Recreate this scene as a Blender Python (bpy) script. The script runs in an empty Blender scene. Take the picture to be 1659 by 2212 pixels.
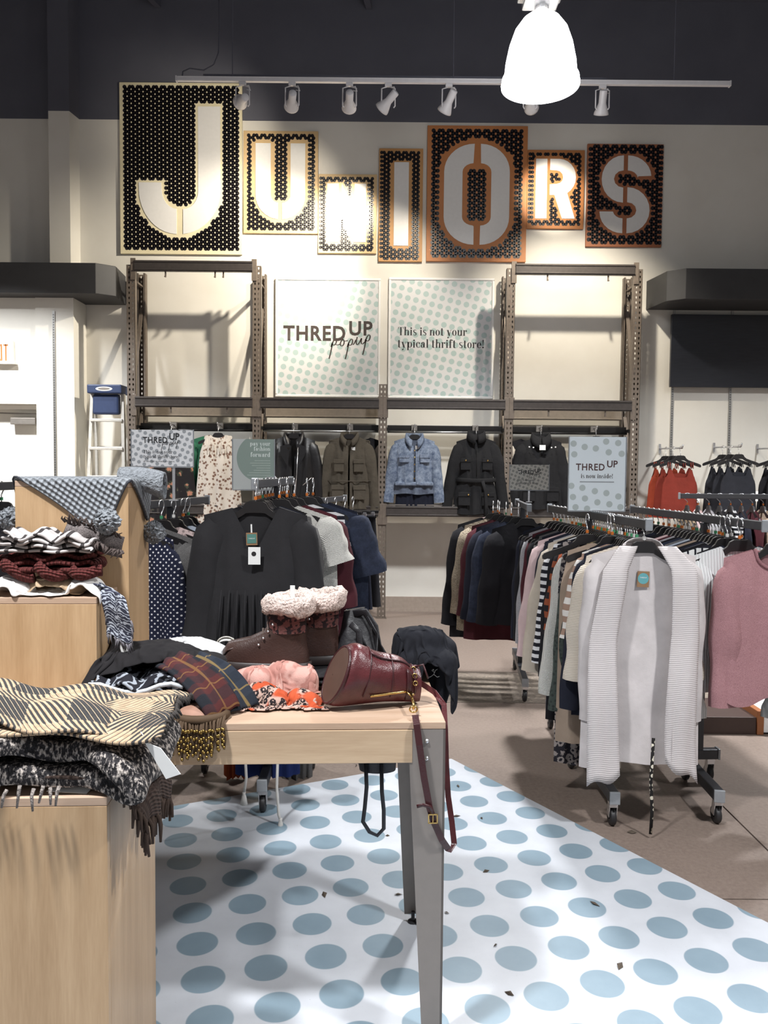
import bpy, math, random
import numpy as np
from mathutils import Matrix, Vector
random.seed(7)
SC = bpy.context.scene
COL = SC.collection
PI = math.pi
# ------------------------------------------------------------------ camera
W_PX, H_PX, F_PX = 1659., 2212., 1720.
PITCH, ROLL, HC = 0.05, 0.009, 1.5
cam_d = bpy.data.cameras.new('camera')
cam_d.sensor_fit = 'VERTICAL'; cam_d.sensor_height = 32.0; cam_d.lens = 32.0 * F_PX / H_PX
cam_d.clip_start = 0.05; cam_d.clip_end = 100
cam = bpy.data.objects.new('camera', cam_d); COL.objects.link(cam)
cam.matrix_world = Matrix.Translation((0, 0, HC)) @ Matrix.Rotation(PI/2 - PITCH, 4, 'X') @ Matrix.Rotation(ROLL, 4, 'Z')
SC.camera = cam
# ------------------------------------------------------------------ exposure, world, room lights
SC.view_settings.view_transform = 'Standard'
SC.view_settings.look = 'None'
SC.view_settings.exposure = 0.60
SC.view_settings.gamma = 1.0
SC.view_settings.use_curve_mapping = False
w = bpy.data.worlds.new('store_ambient'); SC.world = w; w.use_nodes = True
bgn = w.node_tree.nodes['Background']
bgn.inputs['Color'].default_value = (0.93, 0.95, 1.0, 1); bgn.inputs['Strength'].default_value = 0.20

def area_light(name, loc, size, power, color=(1, 1, 1), aim=None, spread=PI):
    l = bpy.data.lights.new(name, 'AREA'); l.shape = 'DISK'; l.size = size; l.energy = power; l.color = color; l.spread = spread
    o = bpy.data.objects.new(name, l); COL.objects.link(o); o.location = loc
    if aim is not None:
        o.rotation_euler = (Vector(aim) - Vector(loc)).to_track_quat('-Z', 'Y').to_euler()
    return o
def spot_light(name, loc, aim, power, angle, blend=0.6, radius=0.05, color=(1, 1, 1)):
    l = bpy.data.lights.new(name, 'SPOT'); l.energy = power; l.spot_size = angle; l.spot_blend = blend
    l.shadow_soft_size = radius; l.color = color
    o = bpy.data.objects.new(name, l); COL.objects.link(o); o.location = loc
    o.rotation_euler = (Vector(aim) - Vector(loc)).to_track_quat('-Z', 'Y').to_euler()
    return o
# ceiling high-bay lamps of the store (the one in view, its neighbours along the same rows)
HIGHBAYS = [(1.045, 5.6, 4.15), (-4.0, 6.3, 4.15), (4.2, 5.6, 4.15), (-1.2, 0.9, 4.15), (2.3, 0.9, 4.15)]
HB_POWER = [100, 165, 115, 100, 88]
for p, e in zip(HIGHBAYS, HB_POWER):
    area_light('highbay_light', (p[0], p[1], p[2] - 0.03), 0.30, e, (0.97, 0.985, 1.0), (p[0], p[1], 0), math.radians(128))
# ------------------------------------------------------------------ pixel helpers (photo frame 1659 x 2212)
def ray(px, py):
    x = (px - W_PX/2) / F_PX; y = -(py - H_PX/2) / F_PX
    c, s = math.cos(ROLL), math.sin(ROLL)
    xr, yr = x*c - y*s, x*s + y*c
    cp, sp = math.cos(PITCH), math.sin(PITCH)
    return (xr, cp + yr*sp, yr*cp - sp)
def G(px, py, z=0.0):
    r = ray(px, py); t = (z - HC) / r[2]
    return Vector((r[0]*t, r[1]*t, z))
def D(px, py, Y):
    r = ray(px, py); t = Y / r[1]
    return Vector((r[0]*t, Y, HC + r[2]*t))
# ------------------------------------------------------------------ object helpers
def tag(o, label=None, cat=None, group=None, kind=None):
    if label: o['label'] = label
    if cat: o['category'] = cat
    if group: o['group'] = group
    if kind: o['kind'] = kind
    return o
def thing(name, label, cat, loc=(0, 0, 0), rotz=0.0, group=None):
    o = bpy.data.objects.new(name, None); COL.objects.link(o)
    o.empty_display_size = 0.1
    o.location = loc; o.rotation_euler = (0, 0, rotz)
    return tag(o, label, cat, group)
def copy_tree(o, parent=None):
    c = o.copy(); COL.objects.link(c); c.parent = parent
    if parent is not None: c.matrix_parent_inverse = o.matrix_parent_inverse.copy()
    for ch in list(o.children): copy_tree(ch, c)
    return c
class MB:
    def __init__(s): s.v = []; s.f = []
    def add(s, vs, fs):
        b = len(s.v); s.v += [tuple(v) for v in vs]; s.f += [tuple(i + b for i in f) for f in fs]; return s
    def box(s, x0, y0, z0, x1, y1, z1):
        return s.add([(x0,y0,z0),(x1,y0,z0),(x1,y1,z0),(x0,y1,z0),(x0,y0,z1),(x1,y0,z1),(x1,y1,z1),(x0,y1,z1)],
            [(0,3,2,1),(4,5,6,7),(0,1,5,4),(1,2,6,5),(2,3,7,6),(3,0,4,7)])
    def cbox(s, c, d): return s.box(c[0]-d[0]/2, c[1]-d[1]/2, c[2]-d[2]/2, c[0]+d[0]/2, c[1]+d[1]/2, c[2]+d[2]/2)
    def bar(s, a, b, w, h, up=(0, 0, 1)):
        a = Vector(a); b = Vector(b); d = (b - a).normalized(); u = Vector(up)
        if abs(d.dot(u)) > 0.98: u = Vector((0, 1, 0))
        r = d.cross(u).normalized(); u = r.cross(d).normalized(); vs = []
        for p in (a, b):
            for i, j in ((-1,-1),(1,-1),(1,1),(-1,1)): vs.append(p + r*(i*w/2) + u*(j*h/2))
        return s.add(vs, [(0,3,2,1),(4,5,6,7),(0,1,5,4),(1,2,6,5),(2,3,7,6),(3,0,4,7)])
    def tube(s, pts, r, seg=8, closed=False, cap=True, flat=1.0):
        P = [Vector(p) for p in pts]; n = len(P); R = r if hasattr(r, '__len__') else [r]*n
        vs = []; prev = None
        for i in range(n):
            if closed: t = (P[(i+1) % n] - P[i-1])
            else: t = P[min(i+1, n-1)] - P[max(i-1, 0)]
            t = t.normalized() if t.length > 1e-9 else Vector((0, 0, 1))
            if prev is None:
                ref = Vector((0, 1, 0)) if abs(t.y) < 0.9 else Vector((1, 0, 0))
                u = t.cross(ref).normalized()
            else:
                u = (prev - t*prev.dot(t)); u = u.normalized() if u.length > 1e-6 else t.orthogonal().normalized()
            prev = u; w_ = t.cross(u)
            for k in range(seg):
                a = 2*PI*k/seg; vs.append(P[i] + u*(R[i]*math.cos(a)) + w_*(R[i]*flat*math.sin(a)))
        fs = []
        for i in range(n if closed else n-1):
            for k in range(seg):
                j = (i+1) % n
                fs.append((i*seg+k, i*seg+(k+1) % seg, j*seg+(k+1) % seg, j*seg+k))
        if cap and not closed: fs += [tuple(range(seg-1, -1, -1)), tuple((n-1)*seg+k for k in range(seg))]
        return s.add(vs, fs)
    def lathe(s, prof, c=(0, 0, 0), seg=24, M=None):
        vs = []; fs = []; n = len(prof)
        for r, z in prof:
            for k in range(seg):
                a = 2*PI*k/seg; p = Vector((r*math.cos(a), r*math.sin(a), z))
                if M is not None: p = M @ p
                vs.append(p + Vector(c))
        for i in range(n-1):
            for k in range(seg): fs.append((i*seg+k, i*seg+(k+1) % seg, (i+1)*seg+(k+1) % seg, (i+1)*seg+k))
        return s.add(vs, fs)
    def prism(s, poly, y0, y1):            # polygon in xz, extruded along y (front at y0)
        n = len(poly); vs = [(p[0], y0, p[1]) for p in poly] + [(p[0], y1, p[1]) for p in poly]
        fs = [tuple(range(n)), tuple(range(2*n-1, n-1, -1))] + [(i, i+n, (i+1) % n+n, (i+1) % n) for i in range(n)]
        return s.add(vs, fs)
    def zprism(s, poly, z0, z1):           # polygon in xy, extruded along z
        n = len(poly); vs = [(p[0], p[1], z0) for p in poly] + [(p[0], p[1], z1) for p in poly]
        fs = [tuple(range(n-1, -1, -1)), tuple(range(n, 2*n))] + [(i, (i+1) % n, (i+1) % n+n, i+n) for i in range(n)]
        return s.add(vs, fs)
    def grid(s, A, close_u=False, close_v=False):   # A[j][i] -> point
        A = np.asarray(A, float); nj, ni = A.shape[:2]; fs = []
        for j in range(nj if close_v else nj-1):
            for i in range(ni if close_u else ni-1):
                a, b = i, (i+1) % ni; c, d = j*ni, ((j+1) % nj)*ni
                fs.append((c+a, c+b, d+b, d+a))
        return s.add([tuple(p) for p in A.reshape(-1, 3)], fs)
    def disc(s, c, r, n=10, axis='y', z=None):
        vs = []
        for k in range(n):
            a = 2*PI*k/n; u, v_ = r*math.cos(a), r*math.sin(a)
            vs.append({'y': (c[0]+u, c[1], c[2]+v_), 'z': (c[0]+u, c[1]+v_, c[2]), 'x': (c[0], c[1]+u, c[2]+v_)}[axis])
        return s.add(vs, [tuple(range(n))])
    def ball(s, c, r, seg=10, rings=6, sc=(1, 1, 1)):
        prof = []
        vs = []; fs = []
        for j in range(rings+1):
            t = PI*j/rings
            for k in range(seg):
                a = 2*PI*k/seg
                vs.append((c[0]+r*sc[0]*math.sin(t)*math.cos(a), c[1]+r*sc[1]*math.sin(t)*math.sin(a), c[2]+r*sc[2]*math.cos(t)))
        for j in range(rings):
            for k in range(seg): fs.append((j*seg+k, (j+1)*seg+k, (j+1)*seg+(k+1) % seg, j*seg+(k+1) % seg))
        return s.add(vs, fs)
    def mesh(s, name, off=(0, 0, 0), smooth=False):
        m = bpy.data.meshes.new(name)
        m.from_pydata([(v[0]-off[0], v[1]-off[1], v[2]-off[2]) for v in s.v], [], s.f)
        m.validate(verbose=False)
        if smooth: m.polygons.foreach_set('use_smooth', [True]*len(m.polygons))
        m.update(); return m
    def build(s, name, mat, parent=None, smooth=False, world=False, loc=None, bevel=0.0, sub=0, solid=0.0, auto=False):
        off = (0, 0, 0)
        if parent is not None and world: off = parent.location
        if loc is not None: off = loc
        m = s.mesh(name, off, smooth)
        o = bpy.data.objects.new(name, m); COL.objects.link(o)
        if loc is not None: o.location = loc
        if mat is not None: m.materials.append(mat)
        if parent is not None: o.parent = parent
        if solid:
            md = o.modifiers.new('solid', 'SOLIDIFY'); md.thickness = solid; md.offset = 0
        if bevel:
            md = o.modifiers.new('bevel', 'BEVEL'); md.width = bevel; md.segments = 2; md.limit_method = 'ANGLE'; md.angle_limit = 0.6
        if sub:
            md = o.modifiers.new('sub', 'SUBSURF'); md.levels = sub; md.render_levels = sub
        return o
def struct(o): o['kind'] = 'structure'; return o
# ------------------------------------------------------------------ materials
def lin(c):
    if isinstance(c, str):
        c = c.lstrip('#'); c = [int(c[i:i+2], 16)/255 for i in (0, 2, 4)]
        c = [x/12.92 if x <= 0.04045 else ((x+0.055)/1.055)**2.4 for x in c]
    return (c[0], c[1], c[2], 1)
class NT:
    def __init__(s, name):
        s.m = bpy.data.materials.new(name); s.m.use_nodes = True; s.t = s.m.node_tree; s.t.nodes.clear()
        s.out = s.n('ShaderNodeOutputMaterial'); s.b = s.n('ShaderNodeBsdfPrincipled'); s.l(s.b.outputs[0], s.out.inputs[0])
        s._co = None
    def n(s, t, **k):
        x = s.t.nodes.new(t)
        for a, v in k.items(): setattr(x, a, v)
        return x
    def l(s, a, b): s.t.links.new(a, b)
    def co(s):
        if s._co is None: s._co = s.n('ShaderNodeTexCoord').outputs['Object']
        return s._co
    def map(s, scale=(1, 1, 1), rot=(0, 0, 0), loc=(0, 0, 0)):
        m = s.n('ShaderNodeMapping'); s.l(s.co(), m.inputs[0])
        m.inputs['Scale'].default_value = scale; m.inputs['Rotation'].default_value = rot; m.inputs['Location'].default_value = loc
        return m.outputs[0]
    def noise(s, scale, detail=3, vec=None, rough=0.55):
        x = s.n('ShaderNodeTexNoise'); x.inputs['Scale'].default_value = scale; x.inputs['Detail'].default_value = detail; x.inputs['Roughness'].default_value = rough
        s.l(vec if vec is not None else s.co(), x.inputs['Vector']); return x.outputs['Fac']
    def voro(s, scale, vec=None, feature='F1', rand=1.0):
        x = s.n('ShaderNodeTexVoronoi'); x.feature = feature; x.inputs['Scale'].default_value = scale; x.inputs['Randomness'].default_value = rand
        s.l(vec if vec is not None else s.co(), x.inputs['Vector']); return x
    def wave(s, scale, vec=None, direction='X', dist=0.0, dscale=1.0, profile='SIN'):
        x = s.n('ShaderNodeTexWave'); x.bands_direction = direction; x.wave_profile = profile
        x.inputs['Scale'].default_value = scale; x.inputs['Distortion'].default_value = dist; x.inputs['Detail Scale'].default_value = dscale
        s.l(vec if vec is not None else s.co(), x.inputs['Vector']); return x.outputs['Fac']
    def math(s, op, a, b=None, clamp=False):
        x = s.n('ShaderNodeMath', operation=op, use_clamp=clamp)
        for i, v in enumerate((a, b)):
            if v is None: continue
            if isinstance(v, (int, float)): x.inputs[i].default_value = v
            else: s.l(v, x.inputs[i])
        return x.outputs[0]
    def ramp(s, fac, stops, interp='LINEAR'):
        x = s.n('ShaderNodeValToRGB'); x.color_ramp.interpolation = interp
        e = x.color_ramp.elements
        while len(e) < len(stops): e.new(0.5)
        for q, (p, c) in zip(e, stops): q.position = p; q.color = lin(c)
        s.l(fac, x.inputs[0]); return x.outputs[0]
    def mix(s, fac, a, b, blend='MIX'):
        x = s.n('ShaderNodeMix', data_type='RGBA', blend_type=blend)
        for i, v in ((0, fac), (6, a), (7, b)):
            if isinstance(v, (int, float)): x.inputs[i].default_value = v
            elif isinstance(v, (str, tuple, list)): x.inputs[i].default_value = lin(v)
            else: s.l(v, x.inputs[i])
        return x.outputs[2]
    def bump(s, h, strength=0.3, dist=0.01):
        x = s.n('ShaderNodeBump'); x.inputs['Strength'].default_value = strength; x.inputs['Distance'].default_value = dist
        s.l(h, x.inputs['Height']); s.l(x.outputs[0], s.b.inputs['Normal'])
    def fin(s, col, rough=0.6, metal=0.0, spec=None, sheen=0.0):
        if isinstance(col, (str, tuple, list)): s.b.inputs['Base Color'].default_value = lin(col)
        else: s.l(col, s.b.inputs['Base Color'])
        if isinstance(rough, (int, float)): s.b.inputs['Roughness'].default_value = rough
        else: s.l(rough, s.b.inputs['Roughness'])
        s.b.inputs['Metallic'].default_value = metal
        if spec is not None: s.b.inputs['Specular IOR Level'].default_value = spec
        if sheen: s.b.inputs['Sheen Weight'].default_value = sheen
        return s.m
def shade(c, k):
    c = lin(c) if isinstance(c, str) else c
    return tuple(min(1, x*k) for x in c[:3])
_mc = {}
def plain(name, col, rough=0.5, metal=0.0, var=0.08, scale=30, bump=0.0, bscale=200, spec=None):
    if name in _mc: return _mc[name]
    t = NT(name)
    c = t.ramp(t.noise(scale, 4), [(0.3, shade(col, 1-var)), (0.7, shade(col, 1+var))])
    if bump: t.bump(t.noise(bscale, 2), bump, 0.003)
    _mc[name] = t.fin(c, rough, metal, spec); return _mc[name]
def emit(name, col, strength):
    m = bpy.data.materials.new(name); m.use_nodes = True; t = m.node_tree; t.nodes.clear()
    o = t.nodes.new('ShaderNodeOutputMaterial'); e = t.nodes.new('ShaderNodeEmission')
    e.inputs[0].default_value = lin(col); e.inputs[1].default_value = strength; t.links.new(e.outputs[0], o.inputs[0]); return m
def fabric(name, col, kind='plain', col2=None, scale=1.0, rough=0.9, col3=None, bump=0.35):
    """woven / knitted / printed cloth; pattern in the garment's own coordinates"""
    if name in _mc: return _mc[name]
    t = NT(name); base = None
    var = t.noise(9, 3)
    if kind == 'plain':
        base = t.ramp(var, [(0.3, shade(col, .88)), (0.7, shade(col, 1.1))])
    elif kind == 'heather':
        base = t.ramp(t.noise(420*scale, 2), [(0.35, col2 or shade(col, .7)), (0.62, col)])
    elif kind == 'stripes':                                   # horizontal bands
        wv = t.wave(1.0, t.map((0, 0, 1/scale*PI/10)), 'Z')
        base = t.ramp(wv, [(0.49, col), (0.51, col2)])
    elif kind == 'vstripes':
        wv = t.wave(1.0, t.map((1/scale*PI/10, 0, 0)), 'X')
        base = t.ramp(wv, [(0.86, col), (0.9, col2)])
    elif kind == 'polka':
        mp = t.map((1/scale, 0.001, 1/scale), (0, 0.78, 0))
        v = t.voro(1.0, mp, rand=0.0).outputs['Distance']
        base = t.ramp(v, [(0.18, col2), (0.22, col)])
    elif kind == 'floral':
        v = t.voro(1/scale, None).outputs['Distance']
        v2 = t.math('ADD', v, t.math('MULTIPLY', t.math('SUBTRACT', t.noise(4/scale, 2), 0.5), 0.5))
        base = t.ramp(v2, [(0.26, col2), (0.3, col3 or shade(col2, .6)), (0.36, col3 or shade(col2, .6)), (0.4, col)])
    elif kind == 'leopard':
        v = t.voro(1/scale, None, rand=0.85).outputs['Distance']
        v2 = t.math('ADD', v, t.math('MULTIPLY', t.math('SUBTRACT', t.noise(3/scale, 2), 0.5), 0.6))
        spots = t.ramp(v2, [(0.2, col), (0.25, col2), (0.5, col2), (0.56, col)])
        if col3: base = t.mix(t.ramp(t.noise(9, 1), [(0.54, (0, 0, 0)), (0.57, (1, 1, 1))]), spots, col3)
        else: base = spots
    elif kind == 'spots':
        v = t.voro(1/scale, None, rand=0.6).outputs['Distance']
        base = t.ramp(v, [(0.38, col2), (0.43, col)])
    elif kind == 'plaid':
        a = t.wave(1.0, t.map((1/scale*PI/10, 0, 0)), 'X'); b = t.wave(1.0, t.map((0, 1/scale*PI/10, 1/scale*PI/10)), 'DIAGONAL')
        g = t.mix(0.5, t.ramp(a, [(0.35, col), (0.45, col2)]), t.ramp(b, [(0.35, col), (0.45, col2)]))
        l1 = t.ramp(a, [(0.990, (0, 0, 0)), (0.994, (1, 1, 1))]); l2 = t.ramp(b, [(0.990, (0, 0, 0)), (0.994, (1, 1, 1))])
        base = t.mix(t.math('MULTIPLY', t.math('MAXIMUM', l1, l2), 0.38), g, col3 or '#c9a070')
    elif kind == 'grid':
        a = t.wave(1.0, t.map((1/scale*PI/10, 0, 0), (0, .35, 0)), 'X'); b = t.wave(1.0, t.map((0, 0, 1/scale*PI/10*.5), (0, .35, 0)), 'Z')
        base = t.mix(t.math('MAXIMUM', t.ramp(a, [(0.8, (0, 0, 0)), (0.84, (1, 1, 1))]), t.ramp(b, [(0.8, (0, 0, 0)), (0.84, (1, 1, 1))])), col, col2)
    elif kind == 'denim':
        base = t.mix(t.ramp(t.noise(20, 8, rough=.8), [(0.38, (0, 0, 0)), (0.72, (1, 1, 1))]), col, col2)
    elif kind == 'paisley':
        v = t.wave(3.0/scale, None, 'X', 9, 2.5)
        base = t.ramp(v, [(0.68, col), (0.74, col2)])
    else:
        base = t.ramp(var, [(0.3, shade(col, .88)), (0.7, shade(col, 1.1))])
    if kind in ('knit',):
        k1 = t.wave(45/scale, None, 'X', 0.8); k2 = t.wave(80/scale, t.map((0, 1, 1)), 'DIAGONAL', 0.6)
        h = t.math('ADD', k1, k2); t.bump(h, 0.8, 0.004*scale)
        base = t.ramp(h, [(0.35, shade(col, .72)), (1.0, shade(col, 1.08))])
    elif kind in ('rib',):
        k1 = t.wave(40/scale, None, 'Z', 0.3); t.bump(k1, 0.5, 0.003)
        base = t.ramp(k1, [(0.1, shade(col, .93)), (0.7, shade(col, 1.02))])
    elif kind in ('vrib',):
        k1 = t.wave(22/scale, None, 'X', 0.4); t.bump(k1, 0.8, 0.005)
        base = t.ramp(k1, [(0.1, shade(col, .8)), (0.6, shade(col, 1.03))])
    elif kind in ('lace',):
        v = t.voro(60/scale, None).outputs['Distance']
        base = t.ramp(v, [(0.25, shade(col, .55)), (0.5, shade(col, 1.15))]); t.bump(v, 0.6, 0.004)
    elif kind in ('sherpa', 'fur'):
        v = t.noise(130/scale, 3); base = t.ramp(v, [(0.3, shade(col, .62)), (0.6, shade(col, 1.08))]); t.bump(v, 1.0, 0.012)
    elif bump:
        t.bump(t.math('ADD', t.noise(26, 3), t.math('MULTIPLY', t.noise(500, 1), 0.35)), bump, 0.008)
    _mc[name] = t.fin(base, rough, 0, 0.25, 0.0); return _mc[name]
def chrome(): return plain('chrome', '#dcdcde', 0.26, 0.85, 0.04)
# ================================================================== STRUCTURE
YW = 8.55          # back wall face
def dot_lattice(t, a, b, origin, r, plane='xy'):
    """1 inside discs of radius r on the lattice origin + i*a + j*b"""
    sep = t.n('ShaderNodeSeparateXYZ'); t.l(t.co(), sep.inputs[0])
    X = t.math('SUBTRACT', sep.outputs['X'], origin[0]); Y = t.math('SUBTRACT', sep.outputs['Y' if plane == 'xy' else 'Z'], origin[1])
    det = a[0]*b[1] - a[1]*b[0]
    U = t.math('ADD', t.math('MULTIPLY', X, b[1]/det), t.math('MULTIPLY', Y, -b[0]/det))
    V = t.math('ADD', t.math('MULTIPLY', X, -a[1]/det), t.math('MULTIPLY', Y, a[0]/det))
    fu = t.math('SUBTRACT', U, t.math('ROUND', U)); fv = t.math('SUBTRACT', V, t.math('ROUND', V))
    dx = t.math('ADD', t.math('MULTIPLY', fu, a[0]), t.math('MULTIPLY', fv, b[0]))
    dy = t.math('ADD', t.math('MULTIPLY', fu, a[1]), t.math('MULTIPLY', fv, b[1]))
    d = t.math('SQRT', t.math('ADD', t.math('MULTIPLY', dx, dx), t.math('MULTIPLY', dy, dy)))
    return d
# --- floor: concrete slabs with saw-cut joints
t = NT('concrete_floor')
n1 = t.noise(1.3, 5); n2 = t.noise(55, 3); n3 = t.noise(260, 2)
c = t.mix(t.ramp(n2, [(0.3, (0, 0, 0)), (0.75, (1, 1, 1))]), t.ramp(n1, [(0.3, '#685b54'), (0.7, '#7d6e65')]), '#84766c')
c = t.mix(t.ramp(n3, [(0.62, (0, 0, 0)), (0.7, (1, 1, 1))]), c, '#5c524c')
t.bump(n2, 0.1, 0.003)
M_CONC = t.fin(c, t.ramp(n1, [(0.2, (.36,)*3), (0.8, (.55,)*3)]))
M_JOINT = plain('joint_filler', '#3c3530', 0.9)
t = NT('exposed_aggregate'); v = t.voro(60).outputs['Color']
c = t.ramp(v, [(0.1, '#5f564e'), (0.4, '#786d62'), (0.7, '#695f56'), (0.95, '#8d8173')]); t.bump(t.noise(90, 2), 0.5, 0.004)
M_AGG = t.fin(c, 0.6)
fl = MB().box(-7, -2.5, -0.12, 7, YW+0.2, -0.012).build('floor', M_JOINT); struct(fl)
yj = G(1060, 1518).y; ya = G(1060, 1452).y
xs = [-7, -3.4, -1.05, 1.55, 4.2, 7]; ys = [-2.5, 0.4, 2.75, yj, ya, YW-0.005]
for i in range(len(xs)-1):
    for j in range(len(ys)-1):
        m = M_AGG if j == 3 else M_CONC
        MB().box(xs[i]+.004, ys[j]+.004, -0.05, xs[i+1]-.004, ys[j+1]-.004, 0).build('concrete_slab', m, fl)
# --- vinyl floor graphic with dots
t = NT('dotted_vinyl')
A_ = (0.1764, 0.0583); B_ = (-0.0583, 0.1764)
d = dot_lattice(t, A_, B_, (-0.637, 2.627), 0.063)
f = t.ramp(d, [(0.0625, (1, 1, 1)), (0.0645, (0, 0, 0))])
dirt = t.noise(300, 2); big = t.noise(5, 4)
bgc = t.ramp(big, [(0.3, '#b2b5bb'), (0.7, '#bfc2c8')])
c = t.mix(f, bgc, t.ramp(big, [(0.3, '#728591'), (0.7, '#7e919d')]))
c = t.mix(t.math('MULTIPLY', t.ramp(dirt, [(0.72, (0, 0, 0)), (0.78, (1, 1, 1))]), 0.8), c, '#4a4644')
M_VINYL = t.fin(c, 0.33, 0, 0.5)
ap = G(975, 1640); e1 = (G(1659, 1995) - ap).normalized(); e2 = (G(360, 1745) - ap).normalized()
q1 = ap + e1*4.2; q2 = ap + e2*2.6; q3 = Vector((-2.0, -0.6, 0))
o = MB().zprism([(p.x, p.y) for p in (ap, q2, q3, q1)][::-1], 0.0, 0.003).build('floor_vinyl_mat', M_VINYL)
tag(o, 'white vinyl floor sheet printed with pale blue round dots', 'floor graphic')
# --- leaf litter on the vinyl
M_LEAF = plain('leaf_crumb', '#4a4036', 0.9)
for k, (px, py) in enumerate([(837, 1808), (990, 1700), (985, 1765), (1040, 1770), (1050, 1885), (1285, 1955), (1070, 2045), (1100, 2150), (1340, 2090), (965, 1975), (905, 1690), (1365, 1800), (770, 1655), (860, 1935), (700, 1935)]):
    p = G(px, py); a = k*1.7; s_ = 0.010 + 0.006*(k % 3)
    mb = MB(); ca, sa = math.cos(a), math.sin(a)
    mb.add([(s_*ca, s_*sa, .002), (-s_*.5*sa, s_*.5*ca, .006), (-s_*ca, -s_*sa, .001), (s_*.4*sa, -s_*.4*ca, .0), (0, 0, .007)], [(0, 1, 4), (1, 2, 4), (2, 3, 4), (3, 0, 4)])
    o = mb.build('leaf_crumb', M_LEAF); o.location = (p.x, p.y, 0.0035)
    tag(o, 'tiny dry leaf crumb lying on the dotted vinyl floor', 'leaf', 'leaf crumbs on the dotted vinyl')
# --- walls
ZP = 5.17
def painted_wall(name):
    t = NT(name); sep = t.n('ShaderNodeSeparateXYZ'); t.l(t.co(), sep.inputs[0])
    st = t.math('GREATER_THAN', sep.outputs['Z'], ZP)
    n = t.noise(2.0, 3)
    c = t.mix(st, t.ramp(n, [(0.3, '#d3cfc6'), (0.7, '#dbd8d0')]), t.ramp(n, [(0.3, '#54555f'), (0.7, '#5b5c66')]))
    t.bump(t.noise(160, 2), 0.12, 0.003)
    return t.fin(c, 0.75)
M_WALL = painted_wall('two_tone_wall_paint')
struct(MB().box(-7, YW, 0, 7, YW+0.2, 6.6).build('wall_back', M_WALL))
struct(MB().box(-7.2, -2.5, 0, -7, YW+0.2, 6.6).build('wall_left', M_WALL))
struct(MB().box(7, -2.5, 0, 7.2, YW+0.2, 6.6).build('wall_right', M_WALL))
M_CEIL = plain('dark_ceiling_paint', '#50515c', 0.85, scale=3)
struct(MB().box(-7.2, -2.7, 6.42, 7.2, YW+0.2, 6.6).build('ceiling', M_CEIL))
M_BASE = plain('baseboard_taupe', '#9a8c80', 0.6)
struct(MB().box(-2.9, YW-0.018, 0, 2.75, YW, 0.16).box(-2.9, YW-0.024, 0, 2.75, YW-0.018, 0.03).build('baseboard_back', M_BASE))
# dark roof joists under the ceiling (faint diagonals)
for x0, x1 in ((-3.3, -2.4), (-0.7, -0.2), (1.9, 1.5)):
    mb = MB().bar((x0, 5.2, 6.36), (x1, YW, 6.36), 0.06, 0.1); struct(mb.build('trim_joist', M_CEIL))
# pilaster at the upper left
YC = 8.36; xa, xb = D(106, 400, YC).x, D(151, 400, YC).x
struct(MB().zprism([(xa-.03, YW), (xa, YC), (xb, YC), (xb+.03, YW)], 0, 6.5).build('wall_pilaster', M_WALL))
# black fascia canopies left and right
M_FAS = plain('fascia_charcoal', '#343436', 0.55, scale=8)
YF = 8.0
xl2, xl1, xl0 = D(272, 600, YW).x, D(250, 600, 8.12).x, D(206, 590, YF).x
zt, zb = 3.545, 3.245
def fascia(name, pts):
    mb = MB(); n = len(pts); inn = [(p[0] + s0, p[1] + 0.04) for p, s0 in zip(pts, [0]*n)]
    mb.zprism(pts, zb, zt)
    return struct(mb.build(name, M_FAS, bevel=0.004))
fascia('trim_canopy_left', [(-6.9, YW), (-6.9, YF), (xl0, YF), (xl1, YF+.12), (xl2, YW)])
xr2, xr1, xr0 = D(1396, 630, YW).x, D(1440, 610, 8.12).x, D(1482, 600, YF).x
fascia('trim_canopy_right', [(xr2, YW), (xr1, YF+.12), (xr0, YF), (6.9, YF), (6.9, YW)])
# left fitting-room partition with door opening, door, exit sign
M_PART = plain('partition_white', '#e6e3da', 0.7, scale=3, var=.03)
YP = 8.2
xe = D(160, 800, YP).x; xo = D(79, 900, YP).x; zo = D(40, 872, YP).z
mb = MB().box(xo, YP, 0, xe, YW-.001, zb-.002); struct(mb.build('wall_partition', M_PART))
struct(MB().box(-6.9, YP+.02, zo, xo-.001, YW-.001, zb-.002).build('wall_partition_head', M_PART))
dr = thing('door_1', None, None, (xo-.55, YP+.22, 0)); struct(dr)
MB().box(xo-1.05, YP+.2, 0.01, xo-.03, YP+.25, zo-.05).build('door_leaf', M_PART, dr, world=True, bevel=.003)
M_ALU = plain('brushed_aluminium', '#b9b8b5', 0.35, 0.9)
M_GREYM = plain('warm_grey_metal', '#8d8780', 0.45, 0.4)
MB().box(xo-.03, YP+.12, 0, xo-.002, YP+.26, zo-.002).box(xo-1.1, YP+.12, zo-.05, xo-.03, YP+.26, zo-.002).build('door_frame', M_PART, dr, world=True)
zc = D(30, 905, YP).z
MB().box(xo-.32, YP+.10, zc-.05, xo-.06, YP+.198, zc+.02).build('door_closer', M_GREYM, dr, world=True, bevel=.006)
MB().bar((xo-.5, YP+.13, zc+.07), (xo-.05, YP+.13, zc+.06), .02, .014).build('closer_arm', M_GREYM, dr, world=True)
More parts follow.
